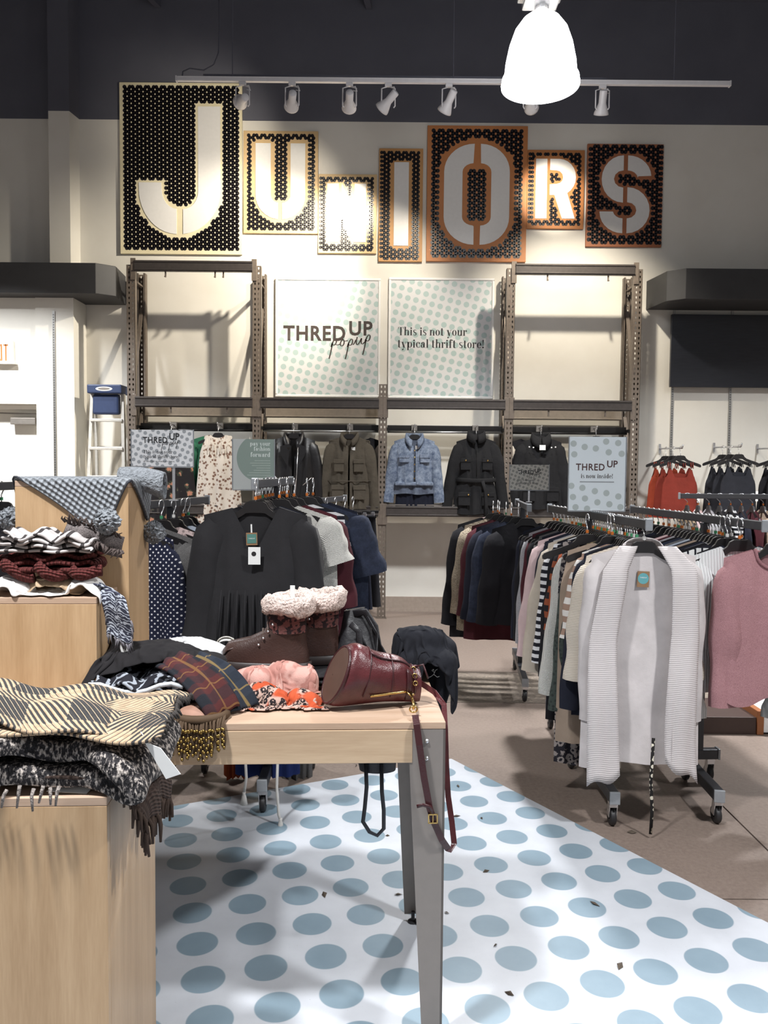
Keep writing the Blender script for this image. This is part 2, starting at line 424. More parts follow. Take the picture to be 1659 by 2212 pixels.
# slotted standards (wall hardware)
M_SLOT = plain('slot_dark', '#3a3632', 0.8)
def standard(name, x, y, z0, z1, label):
    th = thing(name, label, 'shelf standard', (x, y, z0))
    MB().box(-.013, -.014, 0, .013, 0, z1-z0).build('channel', M_ALU, th)
    mb = MB(); k = .02
    while k < z1-z0-.03:
        mb.box(-.006, -.0150, k, -.002, -.0139, k+.014).box(.002, -.0150, k, .006, -.0139, k+.014); k += .0254
    s_ = mb.build('slots', M_SLOT, th); s_['kind'] = 'stuff'
    return th
standard('slotted_standard', D(118, 800, YP).x, YP-.001, 0.4, D(118, 672, YP).z, 'perforated metal wall standard running up the white partition by the door')
standard('slotted_standard', D(1453, 800, YW).x, YW-.001, 0.5, 3.24, 'slotted metal wall standard beside the left edge of the black glossy panel')
standard('slotted_standard', D(1575, 900, YW).x, YW-.001, 0.5, 3.24, 'slotted metal wall standard passing behind the middle of the black glossy panel')
# black glossy panel on the right wall
t = NT('black_glossy_panel'); c = t.ramp(t.noise(6, 2, t.map((1, 1, 14))), [(0.3, '#1d1f26'), (0.7, '#25272f')])
M_GLOSS = t.fin(c, 0.28, 0.0, 0.6)
p0, p1 = D(1451, 679, 8.47), D(1451, 836, 8.47)
pn = thing('wall_panel', 'wide black glossy panel mounted on the right wall under the canopy', 'wall panel', (p0.x+1.0, 8.47, p1.z))
MB().box(p0.x, 8.46, p1.z, p0.x+2.1, 8.50, p0.z).build('panel_face', M_GLOSS, pn, world=True, bevel=.004)
MB().box(p0.x+.05, 8.50, p1.z+.1, p0.x+.12, YW-.0005, p0.z-.1).box(p0.x+.7, 8.50, p1.z+.1, p0.x+.78, YW-.016, p0.z-.1).build('bracket', M_GREYM, pn, world=True)
# ------------------------------------------------------------------ text helpers
def font_mesh(body, size, bold=0.0, shear=0.0, space=1.0, extrude=0.0):
    cu = bpy.data.curves.new('txt', 'FONT'); cu.body = body; cu.size = size; cu.offset = bold; cu.shear = shear
    cu.space_character = space; cu.extrude = extrude; cu.align_x = 'CENTER'; cu.resolution_u = 3
    o = bpy.data.objects.new('txt', cu); COL.objects.link(o)
    dg = bpy.context.evaluated_depsgraph_get(); dg.update()
    m = bpy.data.meshes.new_from_object(o.evaluated_get(dg))
    bpy.data.objects.remove(o); return m
def put_text(name, body, mat, parent, x, y, z, width=None, size=0.1, bold=0.0, space=1.0, halign='c', sy=1.0):
    """flat lettering in the parent's xz plane facing -y; z is the baseline, scaled to the given width"""
    m = font_mesh(body, 1.0, bold, 0, space)
    co = np.array([v.co[:] for v in m.vertices]); x0, x1 = co[:, 0].min(), co[:, 0].max(); y0, y1 = co[:, 1].min(), co[:, 1].max()
    k = (width/(x1-x0)) if width else size; ky = k*sy
    off = {'c': (x0+x1)/2, 'l': x0, 'r': x1}[halign]
    for v, q in zip(m.vertices, co): v.co = ((q[0]-off)*k, 0, q[1]*ky)
    m.materials.clear(); m.materials.append(mat); m.name = name
    o = bpy.data.objects.new(name, m); COL.objects.link(o); o.parent = parent; o.location = (x, y, z); return o
# a high-contrast serif face drawn from strokes: x-height 1
_S, _Hh = .25, .05
def _ring(cx, cy, rx, ry, ix, iy, a0=0, a1=360, n=22):
    P = []
    for k in range(n):
        A0 = math.radians(a0+(a1-a0)*k/n); A1 = math.radians(a0+(a1-a0)*(k+1)/n)
        P.append([(cx+rx*math.cos(A0), cy+ry*math.sin(A0)), (cx+rx*math.cos(A1), cy+ry*math.sin(A1)), (cx+ix*math.cos(A1), cy+iy*math.sin(A1)), (cx+ix*math.cos(A0), cy+iy*math.sin(A0))])
    return P
def _r(x0, y0, x1, y1): return [[(x0, y0), (x1, y0), (x1, y1), (x0, y1)]]
def _dot(cx, cy, r): return [[(cx+r*math.cos(PI*k/6), cy+r*math.sin(PI*k/6)) for k in range(12)]]
def _stem(x, y0, y1, b=1, tp=-1):
    P = _r(x, y0, x+_S, y1)
    if b: P += _r(x-.09, y0, x+_S+.09, y0+_Hh)
    if tp < 0: P += [[(x-.11, y1-_Hh), (x, y1-_Hh-.02), (x, y1), (x-.11, y1)]]
    elif tp > 0: P += _r(x-.09, y1-_Hh, x+_S+.09, y1)
    return P
def _diag(xa, ya, xb, yb, w): return [[(xa, ya), (xa+w, ya), (xb+w, yb), (xb, yb)]]
def serif_glyph(ch):
    S = _S
    if ch == 'T': return 1.0, _stem(.38, 0, 1.45, 1, 0)+_r(.02, 1.40, .98, 1.45)+[[(.02, 1.45), (.02, 1.05), (.06, 1.05), (.14, 1.42)], [(.98, 1.45), (.98, 1.05), (.94, 1.05), (.86, 1.42)]]
    if ch == 'h': return .98, _stem(.1, 0, 1.5)+_ring(.55, .62, .32, .38, .10, .33, 0, 150)+_r(.62, 0, .87, .62)+_r(.55, 0, .95, _Hh)
    if ch == 'n': return .98, _stem(.1, 0, 1)+_ring(.55, .62, .32, .38, .10, .33, 0, 150)+_r(.62, 0, .87, .62)+_r(.55, 0, .95, _Hh)
    if ch == 'i': return .5, _stem(.12, 0, 1)+_dot(.245, 1.27, .15)
    if ch == 'l': return .5, _stem(.12, 0, 1.5)
    if ch == 'r': return .72, _stem(.1, 0, 1)+_ring(.55, .62, .24, .38, .18, .33, 40, 150)+_dot(.6, .83, .13)
    if ch == 'o': return .86, _ring(.43, .5, .39, .52, .15, .47)
    if ch == 'e': return .82, _ring(.43, .5, .39, .52, .15, .47, 0, 320)+_r(.2, .48, .8, .48+_Hh)
    if ch == 'c': return .78, _ring(.43, .5, .39, .52, .15, .47, 45, 320)+_dot(.6, .78, .13)
    if ch == 'd': return .98, _ring(.42, .5, .37, .52, .14, .47)+_stem(.6, 0, 1.5, 0)+_r(.6, 0, .95, _Hh)
    if ch == 'p': return .98, _stem(.1, -.45, 1)+_ring(.56, .5, .37, .52, .14, .47)
    if ch == 'a': return .9, _ring(.36, .30, .31, .32, .10, .27)+_r(.5, .05, .75, .7)+_ring(.47, .68, .28, .34, .04, .29, 0, 160)+_dot(.24, .74, .13)+_r(.7, 0, .9, _Hh)
    if ch == 't': return .62, _r(.14, .1, .39, 1.3)+_r(.0, .95, .55, 1.0)+_ring(.39, .16, .24, .18, .0, .13, 180, 330)
    if ch == 'f': return .62, _stem(.14, 0, 1.2, 1, 0)+_r(.0, .95, .58, 1.0)+_ring(.40, 1.2, .26, .32, .02, .27, 60, 180)+_dot(.55, 1.33, .13)
    if ch == 'u': return .98, _r(.1, .36, .35, 1)+_r(.0, .95, .35, 1)+_ring(.42, .36, .32, .38, .08, .33, 180, 330)+_r(.62, 0, .87, 1)+_r(.52, .95, .87, 1)+_r(.62, 0, .96, _Hh)
    if ch == 'y': return .9, _diag(.06, 1, .36, 0, .27)+_diag(.74, 1, .30, -.4, .06)+_r(-.02, .95, .42, 1)+_r(.6, .95, .92, 1)+_dot(.26, -.34, .13)
    if ch == 'w': return 1.3, _diag(.05, 1, .3, 0, .25)+_diag(.66, 1, .47, 0, .05)+_diag(.55, 1, .8, 0, .25)+_diag(1.16, 1, .97, 0, .05)+_r(-.03, .95, .4, 1)+_r(1.02, .95, 1.32, 1)
    if ch == 's': return .72, _ring(.36, .74, .30, .28, .12, .23, 30, 270)+_ring(.36, .26, .30, .28, .12, .23, -150, 90)+[[(.12, .66), (.3, .42), (.62, .34), (.42, .6)]]
    if ch == '!': return .5, [[(.12, 1.45), (.38, 1.45), (.28, .42), (.22, .42)]]+_dot(.25, .14, .15)
    if ch == '.': return .4, _dot(.2, .12, .14)
    return .38, []
def put_serif(name, body, mat, parent, x, y, z, width, halign='l'):
    cx = 0; words = []; cur = []
    for ch in body+' ':
        adv, P = serif_glyph(ch)
        cur += [[(p[0]+cx, p[1]) for p in q] for q in P]
        if ch == ' ' and cur: words.append(cur); cur = []
        cx += adv+.05
    cx -= .43
    k = width/cx; off = {'l': 0, 'c': cx/2, 'r': cx}[halign]
    for polys in words:                      # one part per printed word
        mb = MB()
        for i, q in enumerate(polys):
            yy = -(i % 4)*2e-5
            mb.add([((p[0]-off)*k, yy, p[1]*k) for p in q], [tuple(range(len(q)))])
        o = mb.build(name, mat, parent); o.location = (x, y, z)
    return o
def put_script(name, mat, parent, x, y, z, width, wt=.035):
    """brush-script word 'popup' as pen strokes"""
    L = []
    def P_(ox): return [[(ox+.02, .2), (ox+.16, .75), (ox+.02, -.1), (ox-.12, -.62)], [(ox+.1, .45), (ox+.26, .82), (ox+.42, .72), (ox+.36, .4), (ox+.2, .28), (ox+.1, .38)]]
    def O_(ox): return [[(ox+.22, .72), (ox+.06, .6), (ox, .36), (ox+.12, .2), (ox+.28, .36), (ox+.32, .62), (ox+.2, .74)]]
    def U_(ox): return [[(ox+.1, .78), (ox, .4), (ox+.06, .2), (ox+.2, .28), (ox+.36, .62), (ox+.42, .8), (ox+.34, .4), (ox+.42, .22), (ox+.6, .42)]]
    L = P_(0)+[[(.34, .36), (.5, .32), (.62, .4)]]+O_(.62)+[[(.92, .62), (1.06, .6), (1.16, .66)]]+P_(1.12)+[[(1.5, .36), (1.6, .4), (1.72, .7)]]+[[(px_, py_+.12) for px_, py_ in q] for q in U_(1.72)]+[[(px_, py_+.3) for px_, py_ in q] for q in P_(2.32)]
    k = width/2.9; mb = MB()
    for q in L:
        pts = []
        for a, b in zip(q[:-1], q[1:]):
            for s_ in (0, .5): pts.append((a[0]+(b[0]-a[0])*s_, a[1]+(b[1]-a[1])*s_))
        pts.append(q[-1])
        A = np.array(pts); 
        for _ in range(2): A[1:-1] = (A[:-2]+2*A[1:-1]+A[2:])/4
        T = np.gradient(A, axis=0); T /= np.linalg.norm(T, axis=1)[:, None]+1e-9; N = np.stack([-T[:, 1], T[:, 0]], 1)
        wv = wt*(0.6+0.7*np.abs(T[:, 1]))[:, None]
        a_ = A+N*wv; b_ = A-N*wv
        for i in range(len(A)-1):
            mb.add([(a_[i][0]*k, -1e-5, a_[i][1]*k), (a_[i+1][0]*k, -1e-5, a_[i+1][1]*k), (b_[i+1][0]*k, -1e-5, b_[i+1][1]*k), (b_[i][0]*k, -1e-5, b_[i][1]*k)], [(0, 1, 2, 3)])
    o = mb.build(name, mat, parent); o.location = (x, y, z); return o
M_INK = plain('ink_brown', '#3a302d', 0.6)
M_INKB = plain('ink_black', '#1f1d20', 0.6)
M_INKR = plain('ink_maroon', '#4a2c2c', 0.6)
M_WHITE = plain('white_satin', '#e9e8e6', 0.4, var=.03)
M_INKW = plain('ink_white', '#dfe6e2', 0.6)
# --- exit sign on the partition
q = D(-3, 765, YP); es = thing('exit_sign', 'white box sign with orange letters reading EXIT over the door', 'exit sign', (q.x, YP, D(0, 787, YP).z))
zz = D(0, 700, YP).z - es.location.z
MB().box(-.34, -.05, 0, D(36, 765, YP).x-q.x, .019, .02).build('sign_ledge', M_PART, es)
t = NT('exit_orange'); M_ORANGE = t.fin('#c8742c', 0.5)
ex1 = D(20, 765, YP).x-q.x; EX = {'E': [(0, 0, 0, 1), (0, 1, 1, 1), (0, .5, .8, .5), (0, 0, 1, 0)], 'X': [(0, 0, 1, 1), (0, 1, 1, 0)], 'I': [(.5, 0, .5, 1)], 'T': [(.5, 0, .5, 1), (-.05, .96, 1.05, .96)]}
for c_, xo_, lw in (('E', -.178, .034), ('X', -.126, .042), ('I', -.076, .012), ('T', -.046, .042)):
    mb = MB()
    for a_, b_, a2, b2 in EX[c_]: mb.bar((ex1+xo_+a_*lw, -.021, .035+b_*.165), (ex1+xo_+a2*lw, -.021, .035+b2*.165), .012, .003, up=(0, 1, 0))
    mb.build('letter', M_ORANGE, es)
MB().box(-.33, -.018, .02, D(30, 765, YP).x-q.x, .019, .235).build('sign_face', M_PART, es)
# --- small wall bits: ceiling wire at track
# ================================================================== JUNIORS SIGN BOARDS
PXM = (YW-.03)/F_PX
def board_xy(px, py): p = D(px, py, YW-.03); return p
def arc(cx, cy, rx, ry, a0, a1, n=14): return [(cx+rx*math.cos(math.radians(a0+(a1-a0)*k/n)), cy-ry*math.sin(math.radians(a0+(a1-a0)*k/n))) for k in range(n+1)]
def seg_dist(P, poly):
    A = np.array(poly, float); B = np.roll(A, -1, 0); best = np.full(len(P), 1e9)
    for a, b in zip(A, B):
        ab = b-a; L2 = (ab**2).sum()+1e-9; tt = np.clip(((P-a)@ab)/L2, 0, 1); best = np.minimum(best, np.linalg.norm(P-(a+tt[:, None]*ab), axis=1))
    return best
def inside(P, poly):
    A = np.array(poly, float); B = np.roll(A, -1, 0); r = np.zeros(len(P), bool)
    for a, b in zip(A, B):
        c1 = (a[1] > P[:, 1]) != (b[1] > P[:, 1]); x = (b[0]-a[0])*(P[:, 1]-a[1])/((b[1]-a[1])+1e-12)+a[0]
        r ^= c1 & (P[:, 0] < x)
    return r
LET = {}
LET['J'] = [[(428, 242), (475, 242), (475, 410)]+arc(390, 412, 85, 95, 0, -86, 12)+[(396, 507), (396, 455)]+arc(396, 418, 32, 37, -90, 0, 6),
            [(302, 400), (350, 400)]+arc(384, 415, 33, 40, 180, 268, 6)+[(382, 455), (382, 507)]+arc(382, 412, 80, 95, 268, 188, 10)]
LET['U'] = [[(553, 317), (585, 317), (585, 425)]+arc(603, 425, 18, 16, 180, 265, 5)+[(600, 442), (600, 475)]+arc(605, 425, 52, 50, 264, 180, 8),
            [(627, 317), (658, 317), (658, 425)]+arc(606, 425, 52, 50, 0, -86, 8)+[(609, 475), (609, 442)]+arc(609, 425, 18, 16, -85, 0, 5)]
LET['N'] = [[(707, 402), (731, 402), (731, 524), (707, 524)], [(738, 402), (765, 468), (765, 402), (789, 402), (789, 524), (763, 524), (738, 462)]]
LET['I'] = [[(850, 358), (881, 358), (881, 532), (850, 532)]]
LET['O'] = [arc(1022, 378, 64, 58, 90, 180, 9)+arc(1022, 472, 64, 58, 180, 270, 9)+[(1022, 492)]+arc(1022, 472, 25, 18, 265, 180, 5)+arc(1022, 378, 25, 18, 180, 95, 5),
            [(1035, 320)]+arc(1035, 378, 23, 18, 88, 0, 5)+arc(1035, 472, 23, 18, 0, -88, 5)+arc(1035, 472, 62, 58, -90, 0, 9)+arc(1035, 378, 62, 58, 0, 89, 9)]
LET['R'] = [[(1156, 349), (1180, 349), (1180, 473), (1156, 473)], [(1186, 349)]+arc(1205, 387, 36, 38, 90, -60, 10)+[(1240, 473), (1213, 473), (1196, 424), (1186, 424), (1186, 402)]+arc(1200, 387, 14, 14, -90, 90, 6)+[(1186, 372)]]
LET['S'] = [[(1343, 343)]+arc(1343, 392, 46, 49, 90, 270, 12)+[(1343, 410)]+arc(1343, 392, 20, 18, 270, 90, 6),
            [(1352, 343)]+arc(1352, 388, 50, 45, 90, 4, 7)+[(1374, 386)]+arc(1352, 392, 22, 18, 10, 90, 4),
            [(1352, 410)]+arc(1352, 457, 48, 48, 90, -90, 12)+[(1352, 473)]+arc(1352, 457, 20, 17, -90, 90, 6),
            [(1294, 460), (1322, 460)]+arc(1343, 457, 21, 17, 190, 270, 4)+[(1343, 505)]+arc(1343, 460, 49, 45, 270, 182, 7)]
BOARDS = [('J', 262, 193, 521, 549, '#d9cfae', 6, 8, 5.6, 'tall black dotted board with cream border bearing the white letter J'),
          ('U', 527, 291, 685, 504, '#c9ab7e', 6, 7, 5.6, 'black dotted board with tan border bearing the white letter U'),
          ('N', 688, 382, 812, 547, '#cdb083', 5, 5, 5.2, 'smallest black dotted board bearing the white letter N, brightly lit'),
          ('I', 818, 329, 911, 565, '#b98a55', 5, 6, 5.2, 'narrow black dotted board bearing the white letter I'),
          ('O', 922, 282, 1134, 565, '#b77745', 9, 12, 6.4, 'large orange edged dotted board bearing the white letter O'),
          ('R', 1138, 330, 1259, 494, '#ad713f', 5, 6, 5.4, 'small orange edged dotted board bearing the white letter R, brightly lit'),
          ('S', 1266, 319, 1427, 533, '#9c6140', 4, 7, 6.4, 'orange brown edged dotted board bearing the white letter S')]
M_LET = plain('letter_white_gloss', '#dddcda', 0.25, var=.02)
M_DOTB = plain('perforated_black', '#1c191d', 0.35)
for ch, x0, y0, x1, y1, colr, ins, mar, a, lab in BOARDS:
    c0 = board_xy((x0+x1)/2, y1); th = thing('letter_board', lab, 'letter board', (c0.x, YW-.03, c0.z), 0, 'letter boards of the wall sign')
    pw = (x1-x0)*PXM/2; ph = (y1-y0)*PXM; xm = (x0+x1)/2
    mt = plain('board_'+ch, colr, 0.55, scale=6, var=.06)
    MB().box(-pw, 0, 0, pw, .0285, ph).build('backing_board', mt, th, bevel=.003)
    toL = lambda p: ((p[0]-xm)*PXM, (y1-p[1])*PXM)
    for poly in LET[ch]:
        MB().prism([toL(p) for p in poly], -.006, -.0003).build('letter_piece', M_LET, th)
    P = []
    nx = int((x1-x0)/a)+2; ny = int((y1-y0)/(a*.866))+2
    for j in range(ny):
        for i in range(-ny, nx):
            if (i-j) % 3 == 0: continue
            P.append((x0+a*(i+j*.5), y0+a*.866*j))
    P = np.array(P); ok = (P[:, 0] > x0+ins) & (P[:, 0] < x1-ins) & (P[:, 1] > y0+ins) & (P[:, 1] < y1-ins-1)
    P = P[ok]; ok = np.ones(len(P), bool)
    whole = LET[ch]
    for poly in whole: ok &= ~inside(P, poly) & (seg_dist(P, poly) > mar)
    P = P[ok]; mb = MB()
    for p in P: q = toL(p); mb.disc((q[0], -.0012, q[1]), a*PXM*(.76 if ch == 'J' else .70), 10)
    s_ = mb.build('perforated_sheet', M_DOTB, th); s_['kind'] = 'stuff'
for (xa_, xb_, yy) in ((521, 527, 483), (812, 818, 495), (911, 922, 495), (1259, 1266, 490)):
    a_, b_ = D(xa_-6, yy, YW-.02), D(xb_+6, yy, YW-.02)
# ================================================================== PALLET RACK
M_RACK = plain('rack_taupe_steel', '#6f655c', 0.5, 0.35, var=.12)
M_BEAM = plain('beam_dark_steel', '#46413f', 0.45, 0.4, var=.12)
M_BEAM2 = plain('rear_beam_taupe', '#857a6d', 0.5, 0.2)
UPX = [-2.564, -1.297, -.019, 1.257, 2.534]; YFR, YRR = 8.1, 8.44
rk = thing('pallet_rack', 'tall steel pallet rack of four bays with punched uprights against the wall', 'pallet rack', (0, YFR, 0))
def upright_mesh(h, wd=.082, dp=.07, punched=True):
    mb = MB(); p = .0508; n = int(h/p); z = 0
    def cell(xc, hw, z0):
        hx, hz = .008, .011; zc = z0+p/2
        O = [(xc-hw, z0), (xc, z0), (xc+hw, z0), (xc+hw, zc), (xc+hw, z0+p), (xc, z0+p), (xc-hw, z0+p), (xc-hw, zc)]
        I = [(xc-hx*.6, zc-hz), (xc, zc-hz*1.25), (xc+hx*.6, zc-hz), (xc+hx, zc+.002), (xc+hx*.75, zc+hz), (xc, zc+hz*1.1), (xc-hx*.75, zc+hz), (xc-hx, zc+.002)]
        mb.add([(a[0], 0, a[1]) for a in O]+[(a[0], 0, a[1]) for a in I], [(k, (k+1) % 8, (k+1) % 8+8, k+8) for k in range(8)])
    for k in range(n):
        cell(-wd*.22, wd*.18, k*p); cell(wd*.22, wd*.18, k*p)
    H = n*p
    for x0, x1 in ((-wd/2, -wd*.40), (-wd*.04, wd*.04), (wd*.40, wd/2)): mb.add([(x0, 0, 0), (x1, 0, 0), (x1, 0, H), (x0, 0, H)], [(0, 1, 2, 3)])
    for s_ in (-1, 1):
        mb.add([(s_*wd/2, 0, 0), (s_*wd/2, dp, 0), (s_*wd/2, dp, H), (s_*wd/2, 0, H)], [(0, 1, 2, 3)])
        mb.add([(s_*wd/2, dp, 0), (s_*wd*.3, dp, 0), (s_*wd*.3, dp, H), (s_*wd/2, dp, H)], [(0, 1, 2, 3)])
    return mb
hts = [3.6, 3.6, 2.40, 3.6, 3.6]
um = upright_mesh(3.6).mesh('upright'); um.materials.append(M_RACK)
us = upright_mesh(2.40).mesh('upright'); us.materials.append(M_RACK)
def link(name, me, parent, loc=(0, 0, 0), rot=0):
    o = bpy.data.objects.new(name, me); COL.objects.link(o); o.parent = parent; o.location = loc; o.rotation_euler = (0, 0, rot); return o
for i, x in enumerate(UPX):
    o = link('upright', um if hts[i] > 3 else us, rk, (x, 0, 0)); md = o.modifiers.new('solid', 'SOLIDIFY'); md.thickness = .003
    MB().box(x-.055, -.01, 0, x+.055, .09, .006).build('foot_plate', M_RACK, rk)
    if i != 2:
        o = link('upright', um, rk, (x, YRR-YFR+.07, 0), PI); md = o.modifiers.new('solid', 'SOLIDIFY'); md.thickness = .003
        zz = [.15, .75, 1.35, 1.95, 2.4, 3.0, 3.25]
        for k, (a_, b_) in enumerate([((.2), (.85)), ((1.45), (.85)), ((1.45), (2.1)), ((2.3), (3.2)), ((3.2), (2.3)), ((3.42), (3.42))]):
            if k == 4: continue
            MB().bar((x, .05, a_), (x, YRR-YFR+.02, b_), .035, .02).build('brace', M_RACK, rk)
def beam(i, j, z, y=0.0, hgt=.105, mat=None, conn=True, hooks=()):
    x0, x1 = UPX[i]+.041, UPX[j]-.041
    prof = [(-.02, -hgt/2), (-.02, hgt/2), (.0, hgt/2), (.0, hgt/2-.03), (.025, hgt/2-.03), (.025, -hgt/2)]
    mb = MB(); n = len(prof)
    vs = [(x0, y+p[0], z+p[1]) for p in prof]+[(x1, y+p[0], z+p[1]) for p in prof]
    mb.add(vs, [tuple(range(n)), tuple(range(2*n-1, n-1, -1))]+[(k, k+n, (k+1) % n+n, (k+1) % n) for k in range(n)])
    mb.box(x0, y-.027, z-hgt/2+.008, x1, y-.02, z-hgt/2+.02); mb.box(x0, y-.027, z+hgt/2-.02, x1, y-.02, z+hgt/2-.008)
    b = mb.build('beam', mat or M_BEAM, rk, bevel=.002)
    if conn:
        for xx in (x0-.015, x1+.015):
            MB().box(xx-.026, y-.012, z-.14, xx+.026, y-.003, z+.075).build('connector', M_RACK, rk, bevel=.002)
    for hx in hooks:
        xx = x0+(x1-x0)*hx; MB().box(xx-.008, y, z-hgt/2-.055, xx+.008, y+.006, z-hgt/2).box(xx-.008, y-.02, z-hgt/2-.058, xx+.008, y+.006, z-hgt/2-.05).build('hanging_hook', M_RACK, rk)
    return b
ZT, ZM, ZL = 3.545, 2.19, 1.105
beam(0, 1, ZT, hooks=(.26, .68, .75)); beam(3, 4, ZT, hooks=(.27, .78))
for i in range(4): beam(i, i+1, ZM, hooks=(.3, .78) if i in (0, 3) else ())
beam(1, 2, ZL); beam(2, 3, ZL); beam(0, 1, ZL); beam(3, 4, ZL)
for i in (0, 1, 3): beam(i, i+1, ZM-.06, YRR-YFR, .13, M_BEAM2, False)
# shelf boards on the lower beams, one board per piece
M_DECK = plain('shelf_board_grey', '#5d5753', 0.6)
for i in range(4):
    x0, x1 = UPX[i]+.05, UPX[i+1]-.05; n = 4; wd = (x1-x0)/n
    for k in range(n):
        g0 = .045 if (i, k) in ((2, 2), (1, 3)) else .004
        MB().box(x0+k*wd+.002, .0, ZL+.056, x0+(k+1)*wd-g0, .36, ZL+.07).build('shelf_board', M_DECK, rk)
# hang rails below the middle beams
M_RAIL = plain('black_rail', '#22201f', 0.35, 0.3)
ZR = 1.955
for i in range(4):
    x0, x1 = UPX[i]+.045, UPX[i+1]-.045
    MB().box(x0, .14, ZR-.03, x1, .165, ZR+.03).build('hang_rail', M_RAIL, rk, bevel=.004)
    MB().tube([(x0, .12, ZR-.04), (x1, .12, ZR-.04)], .012, 10).build('hang_rail', M_ALU if i in (1, 2) else M_RAIL, rk, smooth=True)
    for fx in (.0, 1.0):
        xx = x0+(x1-x0)*fx; MB().box(xx-.012, .02, ZR-.03, xx+.012, .16, ZR+.0).build('rail_bracket', M_RAIL, rk)
# ================================================================== POSTERS
def poster(x0, y0, x1, y1, label, lat_o):
    Yp = YW-.03
    a_ = D((x0+x1)/2, y1, Yp); w_ = (x1-x0)*Yp/F_PX; h_ = (y1-y0)*Yp/F_PX
    th = thing('framed_poster', label, 'poster', (a_.x, Yp, a_.z), 0, 'framed posters on the wall')
    t = NT('poster_paper'); 
    sp = .0882; an = math.radians(-14)
    A2 = (sp*math.cos(an), sp*math.sin(an)); B2 = (-sp*math.sin(an), sp*math.cos(an))
    d = dot_lattice(t, A2, B2, lat_o, .031, 'xz')
    f = t.ramp(d, [(0.0285, (1, 1, 1)), (0.0293, (.5,)*3), (0.0305, (0, 0, 0))])
    edge = t.ramp(d, [(0.0275, '#a9bdbb'), (0.0288, '#869b9d'), (0.030, '#869b9d')])
    M_ = t.fin(t.mix(f, '#d2d3d4', edge), 0.35)
    fr = .026
    MB().box(-w_/2+fr*.6, .006, fr*.6, w_/2-fr*.6, .012, h_-fr*.6).build('print', M_, th)
    for (ax, az, bx, bz) in ((-w_/2, 0, w_/2, fr), (-w_/2, h_-fr, w_/2, h_), (-w_/2, fr, -w_/2+fr, h_-fr), (w_/2-fr, fr, w_/2, h_-fr)):
        MB().box(ax, -.004, az, bx, .0285, bz).build('frame_rail', M_WHITE, th, bevel=.007)
    return th, w_, h_
th, w_, h_ = poster(595, 605, 820, 858, 'framed dotted poster reading THREDUP popup in brown letters', (.0, .02))
def pz(y, y1, s_=(YW-.03)/F_PX): return (y1-y)*s_
s_ = (YW-.03)/F_PX
put_text('lettering', 'THRED', M_INK, th, (612-707.5)*s_, .0055, pz(737, 858), width=133*s_, bold=.028, space=1.12, halign='l', sy=1.12)
put_text('lettering', 'UP', M_INK, th, (753-707.5)*s_, .0055, pz(725, 858), width=50*s_, bold=.028, space=1.12, halign='l', sy=1.05)
put_script('script_lettering', M_INK, th, (714-707.5)*s_, .0055, pz(757, 858), 90*s_)
th, w_, h_ = poster(838, 605, 1064, 861, "framed dotted poster reading This is not your typical thrift store", (.03, .05))
put_serif('lettering', 'This is not your', M_INKB, th, (859-951)*s_, .0055, pz(727, 861), 148*s_)
put_serif('lettering', 'typical thrift store!', M_INKB, th, (858-951)*s_, .0055, pz(753, 861), 187*s_)
# ================================================================== TRACK LIGHTS
M_TRK = plain('track_white', '#cfcdd0', 0.4, var=.03)
YT = 7.0; tl, tr = D(383, 171, YT), D(1575, 180, YT)
trk = thing('lighting_track', 'long white ceiling lighting track above the letter boards', 'lighting track', (tl.x, YT, tl.z))
MB().box(0, -.018, -.018, tr.x-tl.x, .018, .018).box(0, -.02, .012, tr.x-tl.x, .02, .02).build('rail', M_TRK, trk, bevel=.003)
MB().box(-.012, -.021, -.022, .0, .021, .022).build('end_cap', M_TRK, trk); MB().box(tr.x-tl.x, -.021, -.022, tr.x-tl.x+.012, .021, .022).build('end_cap', M_TRK, trk)
for k in (.10, .5, .9): MB().tube([((tr.x-tl.x)*k, 0, .018), ((tr.x-tl.x)*k, 0, 6.42-tl.z)], .004, 6).build('suspension_rod', M_CEIL, trk)
con = MB().box(D(440, 160, 7.1).x, 7.08, tl.z+.05, D(1310, 160, 7.1).x, 7.12, tl.z+.085).build('conduit', M_CEIL, None)
con2 = MB()
tag(con, 'dark painted conduit running just above the white lighting track', 'conduit')
con['label'] = 'dark painted conduit running just above the white lighting track'
wire = MB().tube([D(393, 170, 7.0), D(395, 155, 7.02), D(410, 148, 7.04), D(440, 152, 7.05), D(462, 140, 7.06), D(472, 115, 7.07), D(474, 60, 7.08), D(473, -30, 7.08)], .006, 6).build('cable', M_CEIL, None, smooth=True)
tag(wire, 'thin dark cable hanging from the ceiling to the left track end', 'cable')
M_LAMP = emit('spot_lamp_face', '#fff3df', 6.0)
SPOTS = [(524, 240, (440, 300)), (631, 235, (610, 430)), (755, 232, (745, 465)), (839, 232, (480, 660)), (970, 232, (740, 720)), (1146, 232, (1190, 425)), (1302, 242, (1230, 860))]
SPOT_E = [46, 46, 220, 390, 130, 210, 220]
SPOT_A = [66, 60, 30, 76, 76, 30, 84]
WARM = (1.0, 0.90, 0.74)
